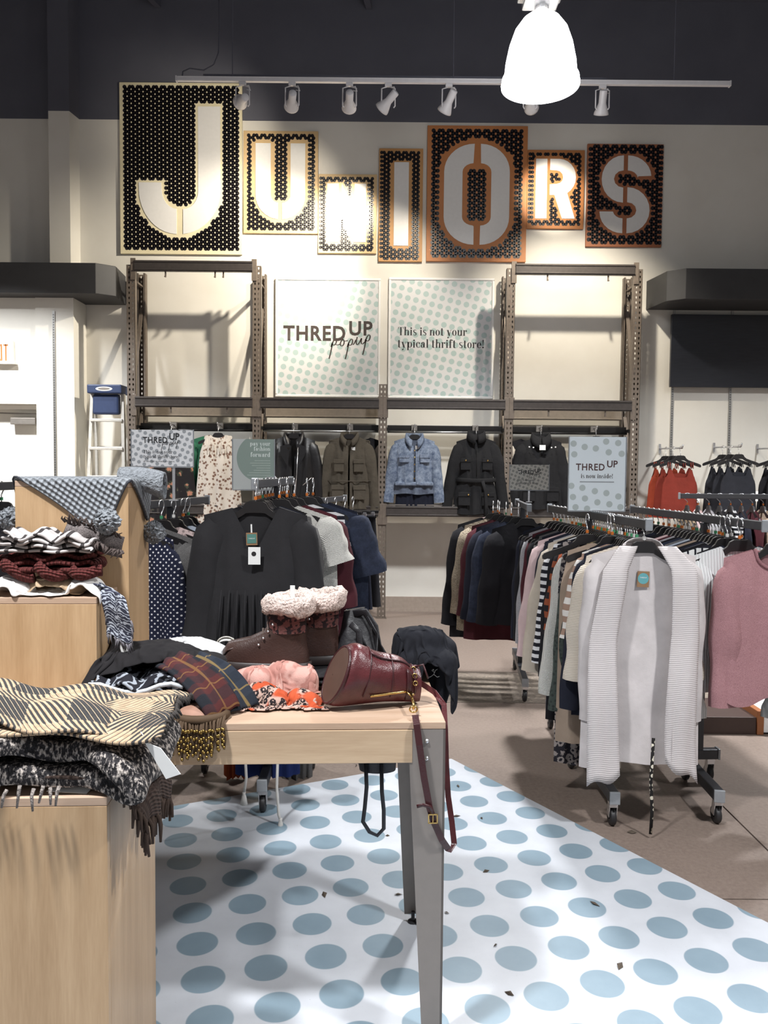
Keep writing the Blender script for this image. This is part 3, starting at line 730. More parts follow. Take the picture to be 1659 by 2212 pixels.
for k, ((px, py, aim), en, an) in enumerate(zip(SPOTS, SPOT_E, SPOT_A)):
    top = D(px, 183, YT); x = top.x; z0 = tl.z-.018
    ta = D(aim[0], aim[1], YW); hd = Vector((x, YT, z0-.17)); dr_ = (ta-hd).normalized()
    lbl = ['leftmost white track spotlight, in front of the J board corner', 'white track spotlight above the U board, second from the left', 'white track spotlight above the N board, third from the left', 'white track spotlight above the I board, fourth from the left', 'white track spotlight above the O board, fifth from the left', 'white track spotlight hanging just below the glowing pendant lamp', 'rightmost white track spotlight above the S board'][k]
    th = thing('track_spotlight', lbl, 'spotlight', (x, YT, z0-.30), 0, 'spotlights on the white track')
    lz = .30
    MB().box(-.03, -.016, lz-.03, .03, .016, lz-.0005).build('track_adapter', M_TRK, th, bevel=.003)
    yw = .058
    MB().tube([(-yw*.2, 0, lz-.03), (-yw, 0, lz-.045), (-yw, 0, lz-.19), (-yw*.8, 0, lz-.205)], .006, 6).tube([(yw*.2, 0, lz-.03), (yw, 0, lz-.045), (yw, 0, lz-.19), (yw*.8, 0, lz-.205)], .006, 6).build('yoke', M_TRK, th, smooth=True)
    R = dr_.to_track_quat('-Z', 'Y').to_matrix(); hc = Vector((0, 0, lz-.15))
    MB().lathe([(0.0, .10), (.030, .10), (.033, .095), (.033, .0), (.036, -.01), (.062, -.075), (.064, -.09), (.058, -.09), (.054, -.075)], hc, 20, R).build('lamp_housing', M_TRK, th, smooth=True)
    MB().lathe([(0.0, -.07), (.053, -.076)], hc, 16, R).build('lamp_face', M_LAMP, th)
    MB().tube([(.02, .01, lz-.03), (.05, .02, lz-.02), (.065, .02, lz-.06), (.03, .01, lz-.06+.0)], .004, 6).build('cord', M_TRK, th, smooth=True)
    spot_light('track_spot_light', hd+dr_*.10, ta, en, math.radians(an), .8, .045, WARM)
# ================================================================== HIGH-BAY PENDANTS
t = NT('prismatic_acrylic'); n_ = t.wave(9, None, 'Z')
M_ACR = t.fin('#ffffff', 0.2); t.b.inputs['Emission Color'].default_value = (1, 1, 1, 1); t.b.inputs['Emission Strength'].default_value = 9.0
def highbay(loc, label):
    th = thing('pendant_lamp', label, 'pendant lamp', (loc[0], loc[1], loc[2]), 0, 'high bay pendant lamps')
    R0 = .255
    prof = [(R0, 0), (R0+.006, .012), (R0+.006, .05), (R0-.01, .08), (R0*.93, .16), (R0*.84, .27), (R0*.70, .37), (R0*.5, .44), (R0*.32, .475), (.06, .485)]
    MB().lathe(prof, seg=48).build('bell_shade', M_ACR, th, smooth=True)
    MB().lathe([(R0-.006, .002), (R0+.01, .0), (R0+.012, .014), (R0, .016)], seg=48).build('rim', M_ACR, th, smooth=True)
    MB().lathe([(.0, .63), (.05, .63), (.06, .6), (.05, .53), (.045, .485), (.0, .485)], seg=20).build('neck', chrome(), th, smooth=True)
    MB().box(-.15, -.13, .62, .15, .13, .66).box(-.12, -.11, .56, .12, .11, .62).build('mounting_plate', chrome(), th, bevel=.012)
    MB().box(-.125, -.11, .66, .125, .11, .95).build('ballast_box', M_ALU, th, bevel=.015)
    MB().tube([(0, 0, .95), (0, 0, 6.42-loc[2])], .012, 8).build('pendant_rod', M_CEIL, th)
    return th
LB = ['glowing bell shaped pendant lamp in front of the lighting track', 'bell shaped pendant lamp over the left aisle', 'bell shaped pendant lamp over the right aisle', 'bell shaped pendant lamp behind the viewer on the left', 'bell shaped pendant lamp behind the viewer on the right']
highbay(HIGHBAYS[0], LB[0])
# ================================================================== HANGERS AND GARMENTS
M_HANG = plain('hanger_black_plastic', '#1e1c1d', 0.38, var=.1)
M_SZO = plain('size_cap_orange', '#c46a24', 0.4); M_SZW = plain('size_cap_white', '#d8d6d2', 0.4); M_SZG = plain('size_cap_green', '#3f8f63', 0.4)
def _hanger_outline():
    half = [(0, .004), (.030, .003), (.044, -.004), (.055, -.024), (.075, -.040), (.12, -.057), (.17, -.073), (.198, -.085), (.206, -.096), (.204, -.110), (.195, -.113), (.16, -.101), (.11, -.083), (.075, -.068), (.055, -.056), (.040, -.046), (.02, -.044), (0, -.044)]
    return half + [(-x, z) for x, z in half[::-1][1:-1]]
_hm = MB().prism(_hanger_outline(), -.006, .006).mesh('hanger_body'); _hm.materials.append(M_HANG)
HK = .095     # hook height: hang point above the hanger neck
def _hook_pts(r=.022):
    pts = [(0, 0, .0), (0, 0, .045)]
    for k in range(11):
        a = math.radians(-90+ (270*k/10)); pts.append((-r*math.cos(a)*0+ r*math.sin(a)*0, 0, 0))
    pts = [(0, 0, -.004), (0, 0, .035)]
    for k in range(12):
        a = math.radians(-60 + 250*k/11)
        pts.append((r*math.cos(a), 0, HK-r+.002+r*math.sin(a)))
    return pts
_hk = MB().tube(_hook_pts(.026), .0027, 6).mesh('hook', smooth=True); _hk.materials.append(chrome())
_szm = {}
for nm, mm in (('o', M_SZO), ('w', M_SZW), ('g', M_SZG)):
    q = MB().box(-.0055, -.005, .010, .0055, .005, .024).mesh('size_cap'); q.materials.append(mm); _szm[nm] = q
def hanger(loc, rotz, label, group, size='o', scale=1.0):
    """loc = point on the rail where the hook rests"""
    th = thing('clothes_hanger', label, 'hanger', (loc[0], loc[1], loc[2]-HK*scale), rotz, group)
    link('hanger_body', _hm, th); link('hook', _hk, th, (0, 0, 0), PI/2)
    if size: link('size_cap', _szm[size], th)
    if scale != 1.0: th.scale = (scale,)*3
    return th
class Gar:
    """a hanging garment in its own frame: x across, -y front, z up, z=0 at the hanger neck"""
    def __init__(s, seed, sw=.40, bw=.46, hw=.5, L=.62, th=.035, neck=(.085, .09, .02), slope=.33, fold=.010, k=5, hemw=.006, waist=None, tuck=0.0):
        s.r = random.Random(seed); s.sw, s.bw, s.hw, s.L, s.th, s.neck, s.slope, s.fold, s.k, s.hemw, s.waist = sw/2, bw/2, hw/2, L, th, neck, slope, fold, k, hemw, waist
        s.ph = [s.r.uniform(0, 6.28) for _ in range(10)]; s.tuck = tuck
    def wid(s, v):
        if v < .22: a = v/.22; return s.sw+(s.bw-s.sw)*a*a*(3-2*a)
        a = (v-.22)/.78; b = s.bw+(s.hw-s.bw)*a
        if s.waist: b -= s.waist*math.exp(-((v-.5)/.14)**2)
        return b
    def ztop(s, x, front):
        ax = abs(x); nw = s.neck[0]
        z = -.012-s.slope*max(0, ax-nw*.55)
        zn = -.012-s.slope*max(0, nw-nw*.55)
        if ax < nw:
            dr = s.neck[1] if front else s.neck[2]
            q = ax/nw
            if len(s.neck) > 3 and front: z = zn-dr*(1-q)                 # V neck
            else: z = zn-dr*math.sqrt(max(0, 1-q*q))
        return z
    def fo(s, u, v):
        p = s.ph; k = s.k
        return s.fold*(.25+.95*v)*(math.sin(k*u*2.2+p[0]+1.3*v)+.55*math.sin(k*u*4.1+p[1]-2.2*v)+.35*math.sin(k*1.2*u+7*v+p[2])+.25*math.sin(13*v+3*u+p[3]))
    def pt(s, u, v, front, push=0.0):
        w = s.wid(v); xt = u*s.sw; zt = s.ztop(xt, front)
        x = xt+(u*w-xt)*min(1, v*1.0+ (0 if v == 0 else .0)) if False else u*w
        z = zt+(-s.L-zt)*v + s.hemw*v*v*math.sin(5*u+s.ph[4])
        pr = (.22+.78*min(1, v*4.0))
        e = math.sqrt(max(0, 1-u*u)); ed = 1-u**4
        y = (s.th*pr*(.35*e+.65*ed) + s.fo(u, v)*(1 if front else .6)*ed + push)*(1 if front else .6)
        x += .4*s.fo(v*1.3+.2, v)*v*(1-abs(u))*.3
        return (x, -y if front else y, z)
    def body(s, nu=26, nv=22, front=True, gap=None):
        mb = MB(); us = np.linspace(-1, 1, nu+1)
        if front and gap is None: mb.grid([[s.pt(u, j/nv, True) for u in us] for j in range(nv+1)])
        elif front:
            for sg in (-1, 1):
                A = []
                for j in range(nv+1):
                    v = j/nv; g = gap(v); A.append([s.pt(sg*(g+(1-g)*i/12.), v, True, .006*(1-i/12.)) for i in range(13)])
                mb.grid(A if sg > 0 else [r[::-1] for r in A])
        mb.grid([[s.pt(u, j/nv, False) for u in us[::-1]] for j in range(nv+1)])
        return mb
    def sleeve(s, sg, ln=.55, r0=.085, r1=.05, ang=.16, flat=.55, curve=.5, n=16, seg=12, cuff=None, fwd=0.0, bend=0.0):
        mb = MB(); x0 = s.sw-r0*.62; z0 = s.ztop(s.sw, True)-r0*.42; rings = []; x, z = x0, z0; p = s.ph; a = ang+.55; y = 0
        for j in range(n+1):
            tq = j/n
            if j:
                a = ang*(1-curve*tq)+.30*math.exp(-tq*9); d = ln/n; x += math.sin(a)*d; z -= math.cos(a)*d; y -= fwd*d*min(1, tq*2)
            r = r0+(r1-r0)*tq**.8; cap = math.sqrt(min(1, (tq+.02)/.10)); r *= max(.25, cap)
            r *= 1+.06*math.sin(9*tq+p[5]+sg)+.05*math.sin(17*tq+p[6])
            if cuff and tq > .93: r *= cuff
            rr = []
            for k in range(seg):
                b = 2*PI*k/seg; cx = math.cos(b)*r; cy = math.sin(b)*r*flat*(1+.25*math.sin(3*b+8*tq+p[7]))
                rr.append((sg*(x+cx*math.cos(a)), y+cy+.25*s.fo(tq, .5), z+cx*math.sin(a)))
            rings.append(rr)
        mb.grid(rings if sg < 0 else [q[::-1] for q in rings], close_u=True)
        mb.add(rings[0], [tuple(range(seg))])
        return mb
    def neckband(s, wd=.014, front=True):
        """rib band around the neck opening"""
        nw = s.neck[0]; pts = []
        for i in range(21):
            x = -nw+2*nw*i/20; pts.append((x, s.pt(x/s.sw, 0, True)[1]-.004, s.ztop(x, True)))
        for i in range(1, 20):
            x = nw-2*nw*i/20; pts.append((x, s.pt(x/s.sw, 0, False)[1]+.004, s.ztop(x, False)))
        return MB().tube(pts, wd/2, 6, closed=True)
GN = [0]
def hang(x, y, zr, rotz, name, label, cat, mat, group=None, g=None, sl=None, hl=None, hgroup=None, size='o', gap=None, smat=None, band=None, solid=0.0, hs=1.0, drop=0.0, noh=False):
    """hanger on rail height zr plus one garment on it; returns garment root and its Gar"""
    GN[0] += 1
    if not noh: hanger((x, y, zr), rotz, hl or 'black plastic hanger holding the '+' '.join(label.split()[:11]), hgroup, size, hs)
    root = thing(name, label, cat, (x, y, zr-HK*hs), rotz, group)
    g = g or Gar(GN[0]); g.rot = rotz
    g.body(gap=gap).build('body', mat, root, smooth=True, solid=solid)
    if sl:
        for sg in (-1, 1): g.sleeve(sg, **sl).build('sleeve', smat or mat, root, smooth=True)
    if band: g.neckband(band[0]).build('neckband', band[1], root, smooth=True)
    return root, g
def collar_mesh(g, h=.05, out=.03, gap=.25, n=22, lap=.0):
    """stand-and-fall collar around the neck opening, open at the front"""
    nw = g.neck[0]; A = []
    for i in range(n+1):
        a = math.radians(-90+gap*57+(360-2*gap*57)*i/n)      # around neck, front is -90
        cx, cy = math.cos(a), math.sin(a)
        fr = max(0, -cy)
        zb = -.03-g.neck[1]*.9*fr**2; x = nw*1.02*cx; y = .045*cy
        A.append([(x, y, zb), (x*1.02, y*1.05, zb+h), (x*1.06, y*1.15-.003, zb+h+.003), (x*(1.14+out*4*fr), y*1.35-out*.6*fr, zb+h*.45-lap*fr), (x*(1.2+out*6*fr), y*1.5-out*.7*fr, zb-.012-lap*fr)])
    return MB().grid(A)
def price_tag(parent, x, y, z, mat, w=.045, h=.06, name='price_tag', rot=0.0):
    o = MB().box(-w/2, -.001, -h, w/2, .001, 0).build(name, mat, parent); o.location = (x, y, z); o.rotation_euler = (0, rot, 0); return o
M_TAGW = plain('tag_white', '#e4e4e2', 0.5, var=.02); M_TAGB = plain('tag_kraft', '#8a6a4c', 0.7); M_TEAL = plain('tag_teal', '#5c9aa0', 0.6, var=.03); M_TEALP = plain('tag_green_grey', '#4f7d74', 0.6, var=.03)
# ------------------------------------------------------------------ rolling racks
M_STEEL = plain('rack_grey_steel', '#59595c', 0.38, 0.6, var=.06)
M_STEELD = plain('rack_dark_steel', '#45464a', 0.4, 0.5, var=.06)
M_CAPB = plain('rack_end_cap', '#94979b', 0.4, 0.3)
M_RUB = plain('caster_rubber', '#242325', 0.5)
def rolling_rack(A, B, zr, label, foot_front=None, cross=.22, base=True, post_t=.5, bar_h=.038):
    A = Vector((A[0], A[1], 0)); B = Vector((B[0], B[1], 0)); C_ = A+(B-A)*post_t
    th = thing('rolling_rack', label, 'clothes rack', (C_.x, C_.y, 0))
    a, b = A-C_, B-C_; d = (b-a).normalized(); sd = Vector((d.y, -d.x, 0))
    up = Vector((0, 0, zr-bar_h/2-.001))
    MB().bar(a+up, b+up, .025, bar_h).build('hang_bar', M_STEEL, th, bevel=.003)
    for p, q in ((a, -1), (b, 1)): MB().bar(p+up+d*(q*.001), p+up+d*(q*.012), .032, bar_h+.014).build('bar_end_cap', M_CAPB, th, bevel=.004)
    MB().bar((0, 0, .12), (0, 0, zr-bar_h-.002), .035, .035).build('post', M_STEELD, th, bevel=.003)
    ff = Vector((foot_front[0], foot_front[1], 0))-C_ if foot_front else a*.92
    fb = Vector(b)*.9; ends = [ff, fb]
    MB().bar(ff+Vector((0, 0, .135)), fb+Vector((0, 0, .135)), .04, .05).build('foot_bar', M_STEELD, th, bevel=.004)
    if cross:
        c1, c2 = sd*cross-d*.0, -sd*cross; ends += [c1, c2]
        MB().bar(c1+Vector((0, 0, .1345)), c2+Vector((0, 0, .1345)), .04, .049).build('foot_bar', M_STEELD, th, bevel=.004)
    for e in ends:
        u = e.normalized()
        MB().bar(e+u*.0+Vector((0, 0, .135)), e+u*.012+Vector((0, 0, .135)), .044, .054).build('foot_end_cap', M_CAPB, th, bevel=.003)
        p = e-u*.03
        cs = MB().box(p.x-.018, p.y-.014, .085, p.x+.018, p.y+.014, .11).bar((p.x-.016, p.y, .10), (p.x-.016, p.y+.012, .04), .003, .03).bar((p.x+.016, p.y, .10), (p.x+.016, p.y+.012, .04), .003, .03).build('caster', chrome(), th)
        M = Matrix.Rotation(PI/2, 3, 'Y')
        MB().lathe([(.012, -.012), (.034, -.012), (.038, -.008), (.038, .008), (.034, .012), (.012, .012)], (p.x, p.y+.012, .0385), 18, M).build('wheel', M_RUB, cs, smooth=True)
    return th
def along(A, B, s_): return (A[0]+(B[0]-A[0])*s_, A[1]+(B[1]-A[1])*s_)
# ---- fabrics
FB = fabric
f_card = FB('cardigan_ivory', '#cac3c2', 'plain', bump=.3); f_cardr = FB('cardigan_rib_ivory', '#cac3c2', 'rib', scale=1.0)
f_cream = FB('cream_chunky_rib', '#cfc4b6', 'rib', scale=.9); f_navy = FB('navy_jersey', '#20222e', 'plain')
f_tanst = FB('white_tan_stripe', '#dcd7d2', 'stripes', '#9c8070', scale=.055); f_green = FB('dark_green_lace', '#39403c', 'lace')
f_white = FB('white_pointelle', '#d9d6cf', 'knit', scale=.8); f_rust = FB('rust_jersey', '#9a4a2c', 'plain'); f_rustst = FB('black_rust_stripe', '#231f22', 'stripes', '#8b4a30', scale=.06)
f_black = FB('black_jersey', '#1b1a1e', 'plain'); f_bw = FB('black_white_stripe', '#d8d7d8', 'stripes', '#1e1e26', scale=.036); f_beige = FB('beige_crepe', '#bdb1a2', 'plain')
f_pink = FB('pale_pink_cotton', '#d0b6b6', 'plain'); f_tan = FB('tan_twill', '#9c8a7a', 'plain'); f_grey = FB('grey_jersey', '#6c6a69', 'heather', '#4e4c4c')
f_lgrey = FB('light_grey_knit', '#a9a8ab', 'heather', '#86858a'); f_blue = FB('royal_blue_velvet', '#1d2b5c', 'plain'); f_snake = FB('black_white_python', '#26242a', 'leopard', '#8f8682', scale=.03)
f_mar = FB('maroon_knit', '#4a2128', 'plain'); f_sherpa = FB('cream_sherpa', '#a89a86', 'sherpa'); f_denimd = FB('dark_denim', '#232734', 'denim', '#343b4e')
f_mauve = FB('mauve_heather', '#a87f82', 'heather', '#8d6569'); f_speck = FB('white_ribbed_speckled', '#dadcdc', 'vrib', scale=.9); f_gridt = FB('white_black_grid', '#d9d9d8', 'grid', '#22222a', scale=.03)
f_polka = FB('navy_polka', '#1c1f33', 'polka', '#cfcdd0', scale=.019); f_blush = FB('blush_lace', '#b9a5a2', 'lace'); f_lblue = FB('pale_blue_cotton', '#a4acb8', 'plain')
f_dress = FB('charcoal_jersey', '#29282a', 'plain', bump=.2); f_velv = FB('navy_velvet', '#171a27', 'plain'); f_camo = FB('olive_leaf_print', '#3c3a30', 'leopard', '#74684f', scale=.03)
f_floraldk = FB('black_rose_print', '#1d1a1c', 'floral', '#a0705c', scale=.09, col3='#3d4034'); f_bone = FB('bone_cotton', '#c9bfb2', 'plain'); f_emer = FB('emerald_crepe', '#2c5f48', 'plain')
f_crflor = FB('cream_brown_floral', '#c4bbb0', 'floral', '#6d5045', scale=.035, col3='#8d7a6b')
rnd = random.Random(3)
DIMS = dict(tee=dict(sl=dict(ln=.22, r0=.095, r1=.085, ang=.45)), long=dict(sl=dict(ln=.60, r0=.082, r1=.048, ang=.13)), none=dict(sl=None))
def rack_row(A, B, zr, rows, group, hgroup, jit=.05):
    """rows: (s, name, label, cat, mat, style, L, width, extra)"""
    ang = math.atan2(B[1]-A[1], B[0]-A[0])-PI/2
    for row in rows:
        s_, name, label, cat, mat, sty, L, wd = row[:8]; ex = dict(row[8]) if len(row) > 8 else {}
        x, y = along(A, B, s_); GN[0] += 1
        g = ex.pop('g', None) or Gar(GN[0], sw=wd*.86, bw=wd, hw=wd*ex.pop('flare', 1.04), L=L, th=ex.pop('th', .017), fold=ex.pop('fold', .007), neck=ex.pop('neck', (.08, .07, .015)))
        sl = ex.pop('sl', DIMS[sty]['sl'])
        hang(x+ex.pop('dx', 0), y, zr, ang+ex.pop('rot', rnd.uniform(-jit, jit)), name, label, cat, mat, group, g, sl, hgroup=hgroup, hl=ex.pop('hl', None), size=rnd.choice('ooowg'), **ex)
# ================================================================== RIGHT ROLLING RACK (long cardigan in front)
RA, RB, ZR1 = (1.085, 3.33), (0.985, 4.72), 1.315
rolling_rack((RA[0], RA[1]-.07), RB, ZR1, 'grey rolling rack behind the long ivory cardigan', foot_front=(.985, 3.30), cross=.10)
g = Gar(11, sw=.43, bw=.47, hw=.50, L=.94, th=.04, neck=(.10, .30, .02), fold=.009, k=4, slope=.28)
root, g = hang(RA[0]-.008, RA[1]-.045, ZR1, .0, 'cardigan', 'long open ivory cardigan with ribbed front bands on the rolling rack', 'cardigan', f_card, 'garments on the right rolling rack', g, dict(ln=.66, r0=.072, r1=.05, ang=.06, curve=.9), gap=lambda v: .50-.02*v, hl='black plastic hanger at the neck of the long ivory cardigan', size='w')
# shawl-collar bands falling along both front edges, longer than the back
for sg in (-1, 1):
    A = []
    for j in range(31):
        v = j/30; z = -.015-(.93+.06*(sg < 0)-.04)*v
        xin = .075+.035*min(1, v*2.5)-.010*v; xin = xin+.012*math.sin(5*v+sg); xo = xin+.10+.035*v
        if v < .1: xin -= (.1-v)*.35; xo -= (.1-v)*.6
        row = []
        for i in range(11):
            u = i/10; x = xin+(xo-xin)*u; y = -(.050+.008*math.sin(u*PI)+.006*math.sin(7*u+4*v+sg)+.006*math.sin(12*v))
            if v < .12: y += (.12-v)*.30
            zz = z-.10*v*v*u*(1 if sg > 0 else .55)-.02*math.sin(u*6)*v**6
            row.append((sg*x, y, zz))
        A.append(row)
    MB().grid(A).build('front_band', f_cardr, root, smooth=True, solid=.006)
A = []
for i in range(17):
    a = PI*i/16; A.append([(-.10*math.cos(a), .012+.028*math.sin(a), -.055+.015*math.sin(a)), (-.085*math.cos(a), .008+.03*math.sin(a), -.02+.028*math.sin(a)), (-.075*math.cos(a), .002+.02*math.sin(a), -.012+.03*math.sin(a))])
MB().grid(A).build('collar', f_cardr, root, smooth=True, solid=.004)
MB().box(-.016, .020, -.098, .016, .0215, -.078).build('brand_label', M_INKB, root)
put_text('brand_lettering', 'H&M', M_WHITE, root, 0, .0195, -.093, width=.018, bold=.02)
MB().box(-.011, .015, -.135, .013, .0165, -.098).build('care_label', M_WHITE, root)
tg = price_tag(root, .004, .008, -.122, M_TAGB, .05, .066, rot=.03)
MB().disc((0, -.0015, -.03), .023, 20).build('printed_disc', M_TEAL, tg)
put_text('brand_lettering', 'THREDUP', M_WHITE, tg, 0, -.002, -.028, width=.028, bold=.01)
GRP = 'garments on the right rolling rack'; HG = 'the right rolling rack'
Lr = 'on the right rolling rack'
rows = [
 (.045, 'sweater', 'cream ribbed batwing sweater directly behind the ivory cardigan', 'sweater', f_cream, 'long', .60, .50, dict(sl=dict(ln=.50, r0=.11, r1=.07, ang=.20, curve=.4), th=.03)),
 (.085, 'dress', 'navy dress '+Lr+' behind the cream sweater', 'dress', f_navy, 'long', .78, .48, dict(sl=dict(ln=.66, r0=.07, r1=.05, ang=.16))),
 (.12, 'shirt', 'white shirt with tan check stripes on the right rolling rack', 'shirt', f_tanst, 'long', .62, .47, dict(sl=dict(ln=.36, r0=.08, r1=.07, ang=.25))),
 (.155, 'skirt', 'beige long skirt hanging low on the right rolling rack', 'skirt', f_tan, 'none', .93, .46, dict(dx=-.05)),
 (.19, 'blouse', 'dark green lace blouse with long grey cuffs', 'blouse', f_green, 'long', .66, .49, dict(sl=dict(ln=.70, r0=.08, r1=.055, ang=.16))),
 (.225, 'trousers', 'black and white snake print trousers reaching almost to the floor', 'trousers', f_snake, 'none', 1.06, .26, dict(dx=-.13)),
 (.26, 'sweater', 'white pointelle sweater with a loose long sleeve', 'sweater', f_white, 'long', .70, .49, dict(sl=dict(ln=.66, r0=.085, r1=.06, ang=.2))),
 (.30, 'top', 'rust orange top between the white sweater and the striped tops', 'top', f_rust, 'long', .60, .48, dict(sl=dict(ln=.48, r0=.08, r1=.06, ang=.18))),
 (.335, 'top', 'black and rust striped top on the right rolling rack', 'top', f_rustst, 'long', .60, .48, dict(sl=dict(ln=.4, r0=.08, r1=.065, ang=.2))),
 (.375, 'dress', 'long black dress beside the black and white striped top', 'dress', f_black, 'long', .92, .48, dict(sl=dict(ln=.62, r0=.075, r1=.05, ang=.15))),
 (.42, 'top', 'black and white striped top on the right rolling rack', 'top', f_bw, 'long', .62, .49, dict(sl=dict(ln=.56, r0=.08, r1=.06, ang=.18))),
 (.47, 'cardigan', 'beige long sleeved cardigan next to the striped top', 'cardigan', f_beige, 'long', .72, .50, dict(sl=dict(ln=.62, r0=.085, r1=.08, ang=.20))),
 (.53, 'top', 'navy thin top behind the beige cardigan', 'top', f_navy, 'long', .62, .49, dict()),
 (.58, 'shirt', 'pale pink shirt hanging behind the beige cardigan', 'shirt', f_pink, 'long', .64, .52, dict(sl=dict(ln=.58, r0=.085, r1=.06, ang=.2))),
]
CW = {}
for w_, m_ in (('navy', f_navy), ('dark grey', f_grey), ('black', f_black), ('maroon', f_mar), ('light grey', f_lgrey)): CW[w_] = m_
def filler(ss, words, where, style='none', L=.55, wd=.42):
    return [(s_, 'top', w_+' top '+where, 'top', CW[w_], style, L, wd, dict(th=.010, fold=.004)) for s_, w_ in zip(ss, words)]
rows += filler([.64+.05*k for k in range(7)], ['navy', 'dark grey', 'black', 'maroon', 'light grey', 'black', 'navy'], 'packed at the far end of the right rolling rack', 'long')
rows += filler([.065, .10, .138, .172, .208, .243, .28, .318, .355, .398, .445, .50, .555, .61], ['black', 'dark grey', 'navy', 'black', 'light grey', 'navy', 'black', 'dark grey', 'maroon', 'navy', 'black', 'light grey', 'navy', 'black'], 'squeezed between larger garments on the right rolling rack')
rack_row(RA, RB, ZR1, rows, GRP, HG)
# fringed scarf ends under the cardigan hem, floral skirt, striped tape
root = thing('scarf', 'fringed ivory scarf end showing below the left cardigan hem', 'scarf', (1.0, 3.40, .45))
A = [[(-.045+.10*i/6, .004*math.sin(3*i+j), -.03*j) for i in range(7)] for j in range(6)]
MB().grid(A).build('cloth', f_bone, root, smooth=True, solid=.004)
for i in range(7): MB().tube([(-.04+.013*i, 0, -.14), (-.04+.013*i+.004*math.sin(i*3), .003, -.19), (-.04+.013*i-.003, .0, -.225-.02*(i % 3))], .004, 5).build('fringe_strand', f_bone, root, smooth=True)
o = thing('skirt', 'dark olive leaf print skirt hanging below the cardigan hem', 'skirt', (1.02, 3.60, ZR1-HK), 0)
gq = Gar(77, sw=.2, bw=.24, hw=.20, L=.99, th=.03, neck=(.05, .01, .01), fold=.012); gq.body(14, 20).build('body', f_camo, o, smooth=True)
hanger((1.02, 3.60, ZR1), 0, 'black plastic hanger holding the dark olive leaf print skirt', None)
p = G(1405, 1812); t_ = thing('belt', 'thin black and white spotted tie belt dangling to the floor', 'belt', (p.x, p.y, .02))
MB().tube([(0, 0, 0), (.004, .0, .1), (-.003, .004, .22), (.004, .006, .4)], .007, 6, flat=.4).build('strap', FB('spotted_tape', '#1f1d1d', 'spots', '#c9c2b2', scale=.02), t_, smooth=True)
# ================================================================== FAR RIGHT RACK (mauve tee in front)
SA, SB, ZR3 = (1.585, 3.36), (1.50, 4.80), 1.31
rolling_rack((SA[0], SA[1]-.05), SB, ZR3, 'grey rolling rack behind the mauve heathered tee', foot_front=(1.44, 3.33), post_t=.36, cross=.09)
g = Gar(21, sw=.44, bw=.46, hw=.50, L=.66, th=.045, neck=(.095, .085, .02), fold=.008, k=4, slope=.30, hemw=.03)
root, g = hang(SA[0]+.068, SA[1]-.02, ZR3, .0, 'sweatshirt', 'mauve heathered long sleeved tee at the front of the far right rack', 'tee', f_mauve, 'garments on the far right rack', g, dict(ln=.60, r0=.085, r1=.06, ang=.08, curve=.9), band=(.016, FB('mauve_band', '#966c70', 'rib', scale=.6)), hl='black plastic hanger in the mauve heathered tee', size='w')
put_text('neck_print', 'SOFT & SEXY', M_WHITE, root, .0, .028, -.075, width=.06, bold=.01)
MB().prism([(-.008, -.055), (-.004, -.06), (0, -.058), (.004, -.06), (.008, -.055), (.002, -.064), (0, -.068), (-.002, -.064)], .0275, .028).build('neck_emblem', M_WHITE, root)
GRP = 'garments on the far right rack'; HG = 'the far right rack'
rows = [
 (.06, 'sweater', 'white ribbed speckled sweater with a rolled cuff beside the mauve tee', 'sweater', f_speck, 'long', .66, .50, dict(dx=-.035, sl=dict(ln=.66, r0=.10, r1=.075, ang=.10, cuff=1.25), th=.035)),
 (.13, 'top', 'white top with black brick grid print behind the speckled sweater', 'top', f_gridt, 'long', .60, .52, dict(dx=-.04, sl=dict(ln=.35, r0=.10, r1=.08, ang=.3))),
 (.19, 'top', 'black top with white edge behind the brick grid top', 'top', f_black, 'long', .60, .49, dict(dx=-.02)),
 (.24, 'shirt', 'navy shirt hanging on the far right rack', 'shirt', f_navy, 'long', .62, .49, dict()),
 (.29, 'shirt', 'tan twill shirt on the far right rack', 'shirt', f_tan, 'long', .6, .49, dict()),
 (.34, 'tee', 'pale blue tee on the far right rack', 'tee', f_lblue, 'tee', .6, .49, dict()),
 (.40, 'top', 'dark denim top on the far right rack', 'top', f_denimd, 'long', .6, .5, dict()),
 (.46, 'tee', 'light grey speckled tee on the far right rack', 'tee', f_lgrey, 'tee', .6, .5, dict()),
 (.52, 'tee', 'pale pink tee on the far right rack', 'tee', f_pink, 'tee', .6, .5, dict())]
rows += filler([.58+.05*k for k in range(8)], ['black', 'navy', 'dark grey', 'black', 'maroon', 'navy', 'black', 'dark grey'], 'packed at the far end of the far right rack', 'long')
rows += filler([.10, .16, .215, .265, .315, .37, .43, .49, .55], ['navy', 'black', 'light grey', 'black', 'navy', 'dark grey', 'black', 'maroon', 'black'], 'squeezed between larger garments on the far right rack')
rack_row(SA, SB, ZR3, rows, GRP, HG)
